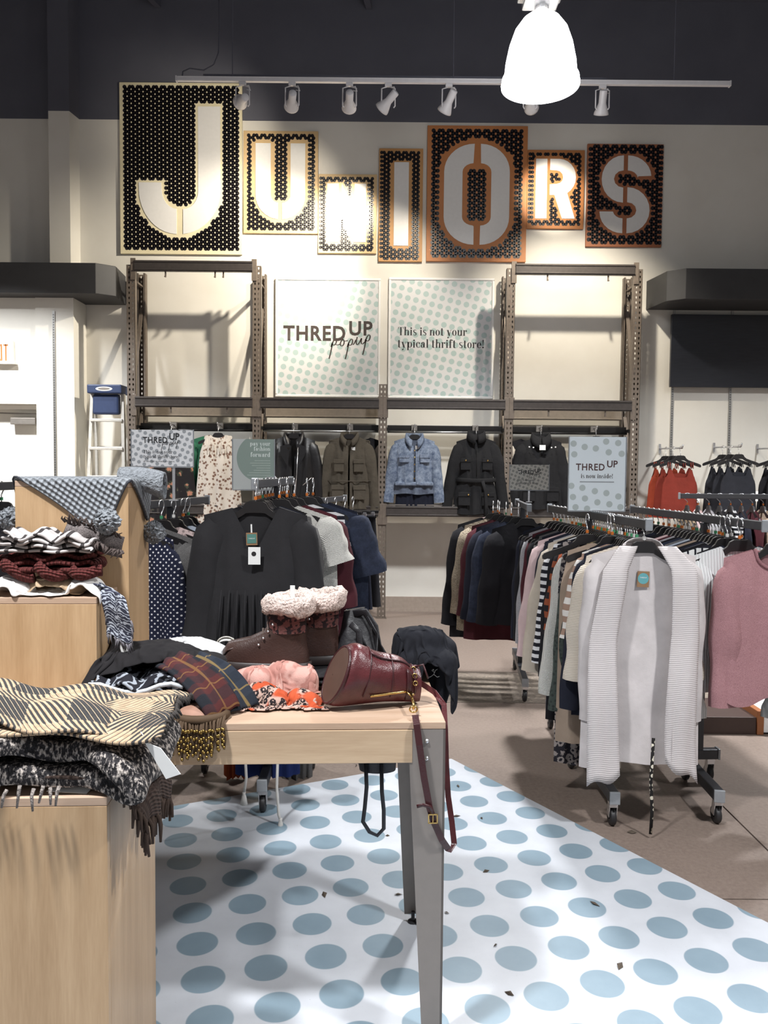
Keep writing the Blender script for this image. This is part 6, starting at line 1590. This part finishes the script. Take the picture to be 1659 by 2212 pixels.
# clasp and strap
s0_ = atd(893, 1532, .05); tbuild(MB().tube([bagpt(.86, -1.9, 1.05), s0_+Vector((0, 0, .012)), s0_], .004, 6), 'clasp', M_BRASS, r, b, smooth=True)
tbuild(MB().tube([tuple(s0_+Vector((.010*math.cos(w_), -.001, .008*math.sin(w_)))) for w_ in np.linspace(0, 2*PI, 12, endpoint=False)], .0022, 6, closed=True), 'clasp_ring', M_BRASS, r, b, smooth=True)
front = [(897, 1545, .015), (900, 1565, -.012), (906, 1610, -.018), (916, 1680, -.018), (928, 1745, -.018), (937, 1775, -.018), (955, 1815, -.012), (968, 1834, .0)]
back = [(974, 1836, .012), (981, 1822, .03), (976, 1775, .05), (968, 1720, .07), (964, 1650, .085)]
P1 = [atd(*q) for q in front]; P2 = [atd(*q) for q in back]
bk = [Vector((.012, .10, ZT0-.05)), Vector((.012, .13, ZT0+.006)), Vector((-.01, .17, ZT0+.030)), Vector((-.05, .18, ZT0+.055))]
def ribbon(P, wd, tk):
    A = []; P = [Vector(p) for p in P]
    for i, p in enumerate(P):
        t_ = (P[min(i+1, len(P)-1)]-P[max(i-1, 0)]).normalized(); sd = t_.cross(Vector((0, 1, 0)))
        sd = sd.normalized() if sd.length > .15 else Vector((1, 0, 0)); nr = sd.cross(t_).normalized()
        A.append([tuple(p+sd*(wd/2)+nr*(tk/2)), tuple(p-sd*(wd/2)+nr*(tk/2)), tuple(p-sd*(wd/2)-nr*(tk/2)), tuple(p+sd*(wd/2)-nr*(tk/2))])
    return MB().grid(A, close_u=True).add(A[0], [(0, 1, 2, 3)]).add(A[-1], [(3, 2, 1, 0)])
tbuild(ribbon(P1, .017, .003), 'strap', M_OXD, r, b, bevel=.0008)
tbuild(ribbon(P1[-1:]+P2+bk, .015, .003), 'strap', M_OX, r, b, bevel=.0008)
bq = atd(935, 1768, -.022)
mb = MB()
for (dx, dz, ww, hh) in ((-.011, 0, .003, .024), (.011, 0, .003, .024), (0, .011, .024, .003), (0, -.011, .024, .003), (0, 0, .002, .022)): mb.box(bq.x+dx-ww/2, bq.y-.003, bq.z+dz-hh/2, bq.x+dx+ww/2, bq.y, bq.z+dz+hh/2)
tbuild(mb, 'buckle', M_BRASS, r, b)
tbuild(MB().tube([bq+Vector((0, -.002, .014)), bq+Vector((-.008, -.004, .032)), bq+Vector((-.026, -.006, .038)), bq+Vector((-.042, -.006, .034))], .005, 6, flat=.4), 'strap_end', M_OXD, r, b, smooth=True)
# ---- dark bag hanging under the table with a strap loop
q = D(805, 1655, 2.38)
r = thing('shoulder_bag', 'dark navy bag behind the table with a strap loop hanging low', 'bag', (q.x, 2.38, .6)); M_NAV = plain('navy_leather', '#22242c', .45, bump=.3)
A = []
for j in range(7):
    u = j/6; A.append([(q.x-.0+(.085-.03*(1-u))*math.cos(2*PI*k/24)+.015*(1-u), 2.38+.035*math.sin(2*PI*k/24), D(805, 1662, 2.38).z+(ZTAB-.0225-D(805, 1662, 2.38).z)*u) for k in range(24)])
MB().grid(A, close_u=True).add(A[0], [tuple(range(24))]).add(A[-1], [tuple(range(24))]).build('body', M_NAV, r, world=True, smooth=True)
P = [D(*w_, 2.34) for w_ in ((790, 1650), (792, 1700), (788, 1745), (784, 1775), (798, 1797), (815, 1805), (829, 1790), (829, 1750), (825, 1710), (824, 1650))]
MB().tube(P, .006, 6, flat=.5).build('strap', M_NAV, r, world=True, smooth=True)
# ================================================================== SIGN HOLDERS
def sign_paper(name, bg, dot, sp, r, ang, org):
    t = NT(name); a = math.radians(ang); d = dot_lattice(t, (sp*math.cos(a), sp*math.sin(a)), (-sp*math.sin(a), sp*math.cos(a)), org, r, 'xz')
    k = t.n('ShaderNodeMath', operation='LESS_THAN'); t.l(d, k.inputs[0]); k.inputs[1].default_value = r
    return t.fin(t.mix(k.outputs[0], bg, dot), .35)
t = NT('clear_acrylic'); M_CLR = t.fin('#e8ecec', .08); t.b.inputs['Transmission Weight'].default_value = .9; t.b.inputs['Alpha'].default_value = .06
def sign_holder(label, x0, y0, x1, y1, Y, paper, rail_z, stem_x=None, zrot=0.0):
    a_ = D((x0+x1)/2, y1, Y); k = Y/F_PX; w_, h_ = (x1-x0)*k, (y1-y0)*k
    th = thing('sign_holder', label, 'sign', (a_.x, Y, a_.z), zrot, 'acrylic sign holders on the racks')
    MB().box(-w_/2, 0, 0, w_/2, .002, h_).build('paper', paper, th)
    MB().box(-w_/2-.004, -.003, -.004, w_/2+.004, -.001, h_).build('acrylic_sleeve', M_CLR, th)
    for q in (-1, 1): MB().box(q*(w_/2+.002)-.002, -.004, -.004, q*(w_/2+.002)+.002, .004, h_+.002).build('edge_rail', M_CLR if False else M_CAPB, th)
    MB().box(-w_/2, -.004, -.006, w_/2, .004, -.001).build('edge_rail', M_CAPB, th)
    sx = 0 if stem_x is None else stem_x
    MB().box(sx-.006, .003, rail_z-a_.z+.0, sx+.006, .009, .03).build('stem', chrome(), th); MB().box(sx-.02, -.006, rail_z-a_.z, sx+.02, .016, rail_z-a_.z+.006).build('clip_foot', chrome(), th)
    return th, w_, h_
pg = sign_paper('grey_dot_paper', '#dadadc', '#979a9e', .0265, .0085, -24, (0, 0))
th, w_, h_ = sign_holder('landscape grey dotted sign reading THREDUP popup left of the emerald dress', 285, 929, 417, 1007, 3.65, pg, ZP2, .05)
k = 3.65/F_PX
put_text('lettering', 'THRED', M_INKB, th, (309-351)*k, -.0005, (1007-957)*k, width=53*k, bold=.025, space=1.1, halign='l', sy=1.15); put_text('lettering', 'UP', M_INKB, th, (366-351)*k, -.0005, (1007-950)*k, width=22*k, bold=.025, halign='l', sy=1.1)
put_script('script_lettering', M_INKB, th, (350-351)*k, -.0005, (1007-965)*k, 40*k)
put_serif('lettering', 'This is not your', M_INKB, th, (310-351)*k, -.0005, (1007-980)*k, 63*k); put_serif('lettering', 'typical thrift store!', M_INKB, th, (310-351)*k, -.0005, (1007-990)*k, 78*k); put_serif('lettering', 'all sales final. no returns or exchanges.', M_INKB, th, (310-351)*k, -.0005, (1007-998)*k, 68*k)
# green circle sign
t = NT('sage_circle_paper'); d = dot_lattice(t, (5, 0), (0, 5), (.035, .155), .13, 'xz'); kk = t.n('ShaderNodeMath', operation='LESS_THAN'); t.l(d, kk.inputs[0]); kk.inputs[1].default_value = .118
M_SAGE = t.fin(t.mix(kk.outputs[0], '#babdbb', '#87968e'), .35)
th, w_, h_ = sign_holder('portrait grey sign with a sage circle reading pay your fashion forward', 503, 949, 592, 1057, 3.95, M_SAGE, ZL1, .085)
k = 3.95/F_PX
for txt, yy, ww in (('pay your', 963, 44), ('fashion', 974, 36), ('forward', 987, 43)): put_serif('lettering', txt, M_INKW, th, (584-547.5)*k, -.0005, (1057-yy)*k, ww*k, 'r')
for i, ww in enumerate((34, 44, 40, 30, 36, 46, 50, 40, 28)): MB().box((584-547.5-ww)*k, -.0007, (1057-996-5.2*i)*k, (584-547.5)*k, -.0003, (1057-994.6-5.2*i)*k).build('text_line', plain('ink_faint', '#a9b5ad', .6), th)
pg2 = sign_paper('taupe_dot_paper', '#cbc8bf', '#97968f', .0265, .0085, -20, (.01, 0))
th, w_, h_ = sign_holder('small landscape dotted sign above the jacket rack', 1101, 1004, 1185, 1058, 5.5, pg2, ZR2)
k = 5.5/F_PX
put_text('lettering', 'THRED', M_INKB, th, (1118-1143)*k, -.0005, (1058-1024)*k, width=34*k, bold=.025, space=1.1, halign='l', sy=1.15); put_text('lettering', 'UP', M_INKB, th, (1154.5-1143)*k, -.0005, (1058-1021)*k, width=13*k, bold=.025, halign='l', sy=1.1)
put_script('script_lettering', M_INKB, th, (1143-1143)*k, -.0005, (1058-1029)*k, 26*k)
put_serif('lettering', 'This is not your', M_INKB, th, (1117-1143)*k, -.0005, (1058-1039)*k, 38*k); put_serif('lettering', 'typical thrift store!', M_INKB, th, (1115-1143)*k, -.0005, (1058-1046)*k, 48*k)
k = 3.98/F_PX
t = NT('pale_blue_dot_paper'); D_ = [(1236, 959), (1260, 966), (1284, 969), (1306, 954), (1332, 957), (1312, 977), (1238, 982), (1340, 980), (1233, 1050), (1257, 1054), (1284, 1061), (1309, 1065), (1335, 1072), (1237, 1074), (1263, 1077), (1290, 1085), (1316, 1089), (1243, 1096), (1268, 1099), (1340, 1095)]
sep = t.n('ShaderNodeSeparateXYZ'); t.l(t.co(), sep.inputs[0]); acc = None
for dx, dz in D_:
    a_ = t.math('SUBTRACT', sep.outputs['X'], (dx-1288)*k); c_ = t.math('SUBTRACT', sep.outputs['Z'], (1103-dz)*k)
    h = t.math('LESS_THAN', t.math('ADD', t.math('MULTIPLY', a_, a_), t.math('MULTIPLY', c_, c_)), (6.8*k)**2); acc = h if acc is None else t.math('MAXIMUM', acc, h)
M_PB = t.fin(t.mix(acc, '#dbe3e8', '#b3bcbb'), .3)
th, w_, h_ = sign_holder('large portrait sign with grey dots reading THREDUP is now inside', 1227, 944, 1349, 1103, 3.98, M_PB, ZR1)
put_text('lettering', 'THRED', M_INKR, th, (1242-1288)*k, -.0005, (1103-1016)*k, width=62*k, bold=.02, space=1.1, halign='l', sy=1.1); put_text('lettering', 'UP', M_INKR, th, (1309-1288)*k, -.0005, (1103-1009)*k, width=23*k, bold=.02, halign='l', sy=1.05)
put_serif('lettering', 'is now inside!', M_INK, th, (1288-1288)*k, -.0005, (1103-1033)*k, 70*k, 'c')
MB().box(-37*k, -.0007, (1103-1042)*k, 37*k, -.0003, (1103-1040)*k).build('text_line', plain('ink_grey', '#8d9296', .6), th)
# ================================================================== LADDER
xl, yl = D(233, 900, 8.2).x-.01, 8.22
lad = thing('step_ladder', 'white aluminium step ladder with a blue top tray beside the rack', 'ladder', (xl, yl, 0)); ztl = D(236, 832, 8.2).z
M_LAD = plain('ladder_aluminium', '#cfccc4', .4, .3); M_LBL = plain('ladder_blue', '#2b3a5c', .5)
for q in (-1, 1):
    MB().bar((q*.22, -.12, .0), (q*.155, .02, ztl-.06), .03, .06, up=(0, 1, 0)).build('front_rail', M_LAD, lad); MB().bar((q*.21, .29, .0), (q*.145, .07, ztl-.06), .025, .03, up=(0, 1, 0)).build('rear_rail', M_LAD, lad)
for k_ in range(7):
    z = .28+.29*k_; f_ = z/(ztl-.06); hw = .22-.065*f_; yy = -.12+.14*f_
    MB().box(-hw, yy-.05, z-.028, hw, yy+.03, z).build('step', M_LAD, lad, bevel=.003)
    if k_ % 2: MB().bar((-(.21-.065*f_), .29-.22*f_, z), ((.21-.065*f_), .29-.22*f_, z), .012, .03).build('cross_brace', M_LAD, lad)
MB().box(-.175, -.10, ztl-.09, .175, .14, ztl).build('top_tray', M_LBL, lad, bevel=.012)
MB().box(-.135, -.06, ztl-.30, .135, .02, ztl-.095).build('tool_pocket', M_LBL, lad, bevel=.02)
A = [(.085*math.cos(2*PI*k_/24), .022*math.sin(2*PI*k_/24)) for k_ in range(24)]
MB().prism([(a_, ztl-.045+b_) for a_, b_ in A], -.1015, -.1005).build('maker_plate', M_WHITE, lad)
A = [(.062*math.cos(2*PI*k_/24), .013*math.sin(2*PI*k_/24)) for k_ in range(24)]
MB().prism([(a_, ztl-.045+b_) for a_, b_ in A], -.1022, -.1015).build('maker_mark', M_GREYM, lad)
# ================================================================== JACKETS ON THE RACK RAIL
YH = YFR-.02
def faceout(x, z, lab):
    th = thing('faceout_hook', lab, 'hook', (x, YFR+.105, z))
    MB().box(-.03, .0, -.028, .03, .032, .034).build('clamp', M_GREYM, th, bevel=.002)
    MB().tube([(0, 0, .01), (0, -.13, .016), (0, -.14, .03)], .006, 8).build('arm', chrome(), th, smooth=True); return th
f_leath = plain('black_leather', '#1a191b', .38, bump=.5, bscale=35); f_olive = fabric('olive_twill', '#4e483f', 'plain', bump=.8); f_dnm = fabric('washed_denim', '#47536a', 'denim', '#949fae'); f_trn = fabric('black_trench_cotton', '#1d1d1f', 'plain', bump=.6)
zh = ZR+.02
def wall_hang(px, name, label, cat, mat, g, sl, gap=None, size=None, dy=0.0, hk=True, fo_lab=None, zo=0.0):
    x = D(px, 915, YH).x
    if hk: faceout(x, zh-.02, fo_lab or 'chrome faceout hook holding the '+' '.join(label.split()[:6]))
    return hang(x, YH+.03+dy, zh+zo, random.uniform(-.04, .04), name, label, cat, mat, 'garments on the pallet rack rail', g, sl, gap=gap, size=None, hl='black plastic hanger holding the '+' '.join(label.split()[:8]))
jk = dict(ln=.64, r0=.078, r1=.056, ang=.19, curve=.5)
def buttons(root, pts, mat, r=.008):
    for p in pts: MB().ball(p, r, 8, 5, (1, .4, 1)).build('button', mat, root, smooth=True)
def pocket(root, x, z, w, h, mat, y=-.062, flap=.3):
    o = MB().box(x-w/2, y-.006, z-h, x+w/2, y+.01, z).build('pocket', mat, root, bevel=.004)
    MB().box(x-w/2-.004, y-.012, z-h*flap, x+w/2+.004, y-.004, z+.006).build('pocket_flap', mat, root, bevel=.004)
# leftmost: dark floral dress behind the grey sign
wall_hang(368, 'dress', 'black rose print dress hanging behind the landscape dotted sign', 'dress', f_floraldk, Gar(401, sw=.38, bw=.42, hw=.6, L=1.0, th=.04, fold=.014), None)
x = D(470, 915, YH).x
root, g = wall_hang(470, 'dress', 'cream sleeveless dress with small brown flowers beside the sage sign', 'dress', f_crflor, Gar(402, sw=.28, bw=.38, hw=.54, L=.98, th=.045, neck=(.07, .03, .01), fold=.012, slope=.15), None)
for k_ in range(5): MB().tube([(-.10+.05*k_, -.05, -.06), (-.10+.05*k_, -.056, -.22)], .003, 5).build('pleat', f_crflor, root, smooth=True)
root = thing('dress', 'emerald green dress hanging behind the cream floral dress', 'dress', (x-.07, YH+.11, zh-HK), .1, 'garments on the pallet rack rail'); g = Gar(403, sw=.44, bw=.46, hw=.52, L=1.02, th=.03); g.body().build('body', f_emer, root, smooth=True); g.sleeve(-1, .55, .07, .06, .12).build('sleeve', f_emer, root, smooth=True)
# leather biker jacket
root, g = wall_hang(634, 'jacket', 'black leather biker jacket with silver zips on the rack rail', 'jacket', f_leath, Gar(404, sw=.43, bw=.45, hw=.42, L=.66, th=.06, neck=(.09, .10, .02), fold=.010), jk, gap=lambda v: .10*(1-v))
collar_mesh(g, .045, .03, .3, lap=.04).build('collar', f_leath, root, smooth=True, solid=.005)
for sg in (-1, 1): MB().add([(sg*.03, -.075, -.10), (sg*.13, -.072, -.13), (sg*.12, -.078, -.22), (sg*.05, -.085, -.34)], [(0, 1, 2, 3)]).build('lapel', f_leath, root, solid=.006)
MB().tube([(.05, -.082, -.14), (.04, -.088, -.40), (.02, -.085, -.66)], .004, 6).build('zipper', chrome(), root, smooth=True)
MB().tube([(.10, -.078, -.52), (.19, -.074, -.44)], .004, 6).build('pocket_zipper', chrome(), root, smooth=True); MB().tube([(-.10, -.078, -.52), (-.19, -.074, -.42)], .004, 6).build('pocket_zipper', chrome(), root, smooth=True)
MB().box(-.03, .03, -.085, .03, .034, -.045).build('brand_label', M_INKB, root)
for dz in (0, .045): MB().tube([(.15+.018*math.cos(a_), -.08, -.60-dz+.016*math.sin(a_)) for a_ in np.linspace(0, 6.28, 8, endpoint=False)], .003, 5, closed=True).build('buckle', chrome(), root)
# olive field jacket
root, g = wall_hang(755, 'jacket', 'olive utility jacket with flap pockets on the rack rail', 'jacket', f_olive, Gar(405, sw=.42, bw=.43, hw=.44, L=.76, th=.05, neck=(.08, .10, .02), fold=.013), dict(ln=.68, r0=.075, r1=.052, ang=.17), gap=lambda v: .04)
collar_mesh(g, .05, .03, .28).build('collar', f_olive, root, smooth=True, solid=.005)
for sg in (-1, 1): pocket(root, sg*.10, -.26, .10, .12, f_olive, -.066); pocket(root, sg*.11, -.52, .12, .14, f_olive, -.072)
MB().tube([(-.22, -.03, -.47), (-.1, -.074, -.475), (.1, -.074, -.475), (.22, -.03, -.47)], .005, 5).build('waist_seam', f_olive, root, smooth=True)
MB().box(.02, -.03, -.20, .06, -.028, -.13).build('price_tag', M_TAGW, root)
for sg in (-1, 1): MB().box(sg*.15-.05, -.012, -.052-.02, sg*.15+.05, .012, -.045-.012).build('epaulette', f_olive, root, bevel=.004)
x = D(775, 915, YH).x; root = thing('jacket', 'black jacket with a cream stripe hidden behind the olive jacket', 'jacket', (x+.03, YH+.14, zh-HK), -.1, 'garments on the pallet rack rail'); g = Gar(406, sw=.44, bw=.46, hw=.5, L=.72, th=.03); g.body().build('body', f_black, root, smooth=True); g.sleeve(1, .62, .07, .055, .1).build('sleeve', f_bone, root, smooth=True)
# denim jacket over a dark skirt
root, g = wall_hang(896, 'jacket', 'washed blue denim jacket on the rack rail', 'jacket', f_dnm, Gar(407, sw=.41, bw=.41, hw=.39, L=.50, th=.06, neck=(.08, .09, .02), fold=.008), dict(ln=.60, r0=.074, r1=.052, ang=.20), gap=lambda v: .05)
collar_mesh(g, .045, .03, .28, lap=.02).build('collar', f_dnm, root, smooth=True, solid=.005)
for sg in (-1, 1): pocket(root, sg*.105, -.20, .10, .08, f_dnm, -.074, .45); g.sleeve(sg, .60, .062, .064, .17).v
MB().box(-.195, -.066, -.515, .195, .04, -.475).build('waistband', f_dnm, root, bevel=.012)
buttons(root, [(.0, -.078, -.16-.07*k_) for k_ in range(5)], M_BRASS, .007)
MB().box(.01, -.034, -.17, .055, -.032, -.11).build('price_tag', M_TAGW, root); MB().box(-.02, .03, -.075, .02, .034, -.045).build('brand_label', M_WHITE, root)
x = D(896, 915, YH).x; root = thing('top', 'grey blue raw hem top showing below the denim jacket', 'top', (x, YH+.03, zh-HK), 0, 'garments on the pallet rack rail'); Gar(408, sw=.36, bw=.40, hw=.44, L=.60, th=.035).body().build('body', fabric('grey_denim_top', '#4c5261', 'denim', '#6d7685'), root, smooth=True)
root = thing('skirt', 'dark pleated skirt hanging below the denim jacket', 'skirt', (x+.01, YH+.05, zh-HK-.42), 0, 'garments on the pallet rack rail'); Gar(409, sw=.3, bw=.38, hw=.40, L=.37, th=.03, neck=(.04, .0, .0), slope=.02, fold=.008, k=12).body().build('body', f_velv, root, smooth=True)
# black belted trench
root, g = wall_hang(1030, 'coat', 'black belted trench coat with gold buttons on the rack rail', 'coat', f_trn, Gar(410, sw=.40, bw=.40, hw=.46, L=.80, th=.06, neck=(.08, .05, .02), fold=.012, waist=.035), dict(ln=.66, r0=.075, r1=.055, ang=.25))
collar_mesh(g, .075, .02, .12).build('collar', f_trn, root, smooth=True, solid=.006)
MB().tube([(-.20, -.03, -.45), (-.12, -.078, -.455), (.0, -.088, -.46), (.12, -.078, -.455), (.20, -.03, -.45)], .022, 8, flat=.25).build('belt', f_trn, root, smooth=True)
MB().tube([(.06, -.092, -.46), (.09, -.098, -.56), (.10, -.098, -.70), (.10, -.096, -.86)], .018, 6, flat=.25).build('belt_end', f_trn, root, smooth=True)
for sg in (-1, 1): pocket(root, sg*.11, -.24, .10, .11, f_trn, -.07); pocket(root, sg*.12, -.58, .12, .13, f_trn, -.075)
buttons(root, [(-.11, -.086, -.255), (.11, -.086, -.255), (-.08, -.092, -.60), (.12, -.092, -.60)], M_BRASS, .009)
MB().tube([(0, -.074, -.12), (0, -.086, -.42)], .004, 5).build('placket', f_trn, root, smooth=True)
# black jacket with snap collar, cream jacket behind
root, g = wall_hang(1170, 'jacket', 'black jacket with a snap button collar right of the trench', 'jacket', f_trn, Gar(411, sw=.42, bw=.44, hw=.48, L=.74, th=.06, neck=(.085, .06, .02), fold=.011), jk)
collar_mesh(g, .06, .03, .05, lap=.03).build('collar', f_trn, root, smooth=True, solid=.006)
buttons(root, [(-.13, -.115, -.115), (-.09, -.12, -.12), (.09, -.12, -.12), (.13, -.115, -.115)], M_WHITE, .008); MB().box(-.03, -.125, -.145, .03, -.122, -.095).build('price_tag', M_TAGW, root)
pocket(root, .12, -.52, .12, .14, f_trn, -.07); pocket(root, -.12, -.52, .12, .14, f_trn, -.07)
x = D(1150, 915, YH).x; root = thing('jacket', 'cream and black jacket sleeve behind the snap collar jacket', 'jacket', (x-.0, YH+.14, zh-HK), .1, 'garments on the pallet rack rail'); g = Gar(412, sw=.44, bw=.46, hw=.5, L=.7, th=.03); g.body().build('body', f_black, root, smooth=True); g.sleeve(-1, .60, .06, .05, .2).build('sleeve', f_bone, root, smooth=True)
# behind the large sign: striped top on the rail
wall_hang(1290, 'top', 'black and white striped top behind the large portrait sign', 'top', f_bw, Gar(413, sw=.42, bw=.5, hw=.5, L=.72, th=.04), jk, fo_lab='chrome faceout hook above the large portrait sign')
# ================================================================== TANK TOPS ON THE RIGHT WALL
f_tank = fabric('rust_tank', '#742c22', 'plain'); f_tankd = fabric('charcoal_tank', '#25262c', 'plain'); f_tank2 = fabric('orange_rust_tank', '#8d3a26', 'plain')
for px, py, mats, nm in ((1465, 965, [f_tank, f_tank, f_tank2], 'rust red'), (1590, 962, [f_tankd, f_tankd, f_tankd], 'charcoal'), (1690, 965, [f_black, f_black], 'black')):
    z = D(px, py, 8.0).z; x = D(px, py, 8.0).x
    th = thing('faceout_bracket', 'chrome waterfall bracket carrying the '+nm+' tank tops', 'bracket', (x, YW, z-.005))
    MB().box(-.012, -.018, -.05, .012, -.016, .05).build('mount', chrome(), th); MB().tube([(0, -.017, 0), (0, -.66, -.01), (0, -.68, .02)], .009, 8).build('arm', chrome(), th, smooth=True)
    for k_, m_ in enumerate(mats):
        dx = -.03*k_; yy = YW-.62+.12*k_; sc_ = .95
        hanger((x+dx, yy, z+.002), .02*k_, 'black plastic hanger of the '+['front', 'middle', 'rear'][k_]+' '+nm+' tank top on the right wall', 'hangers on the '+nm+' tank bracket', None)
        r = thing('tank_top', ['front', 'middle', 'rear'][k_]+' '+nm+' strappy tank top hanging on the right wall', 'tank top', (x+dx, yy, z-HK), .03*k_, nm+' tank tops')
        A = []; A2 = []
        hw0 = .17
        for j in range(16):
            v = j/15; row = []; 
            for i in range(28):
                a = 2*PI*i/28; ca, sa = math.cos(a), math.sin(a); hw = hw0+.025*v-.025*math.exp(-((v-.0)/.12)**2); zt_ = -.215+.10*math.exp(-((abs(ca)-.70)/.17)**2)+(.05 if sa > 0 else 0)*(1-abs(ca))
                z_ = zt_+(-.62-zt_)*v; row.append((hw*ca, (.05*sa)*(.5+.5*v)+.008*math.sin(5*a+k_+3*v)*v, z_))
            A.append(row)
        MB().grid(A, close_u=True).build('body', m_, r, smooth=True)
        for sx in (-.125, -.105, .105, .125):
            MB().tube([(sx, -.018, -.125), (sx*.98, -.004, -.058), (sx, .018, -.12)], .004, 5).build('strap', m_, r, smooth=True)
        if k_ == 0: MB().box(.165, -.03, -.46, .19, -.028, -.36).build('price_tag', M_TAGW, r)
# ================================================================== LOW PLINTH BEHIND THE FAR RIGHT RACK
pA = D(1480, 1590, 4.55); pB = D(1633, 1590, 4.55)
pl = thing('low_plinth', 'low dark wooden plinth with an orange brown corner post behind the mauve tee', 'plinth', ((pA.x+pB.x)/2, 4.75, 0)); pw = (pB.x-pA.x)/2
M_PLD = plain('plinth_dark_wood', '#3a2a25', .5); M_PLO = plain('plinth_orange_wood', '#8a5430', .5); M_PLW = plain('plinth_white_board', '#d8d8d8', .5)
MB().box(-pw, -.2, 0, pw, .2, .10).build('base', M_PLD, pl, bevel=.003)
MB().box(pw+.0005, -.21, 0, pw+.04, .2, .14).build('corner_post', M_PLO, pl, bevel=.003)
MB().box(pw+.041, -.205, .012, pw+.30, .2, .13).build('end_board', M_PLW, pl, bevel=.003)
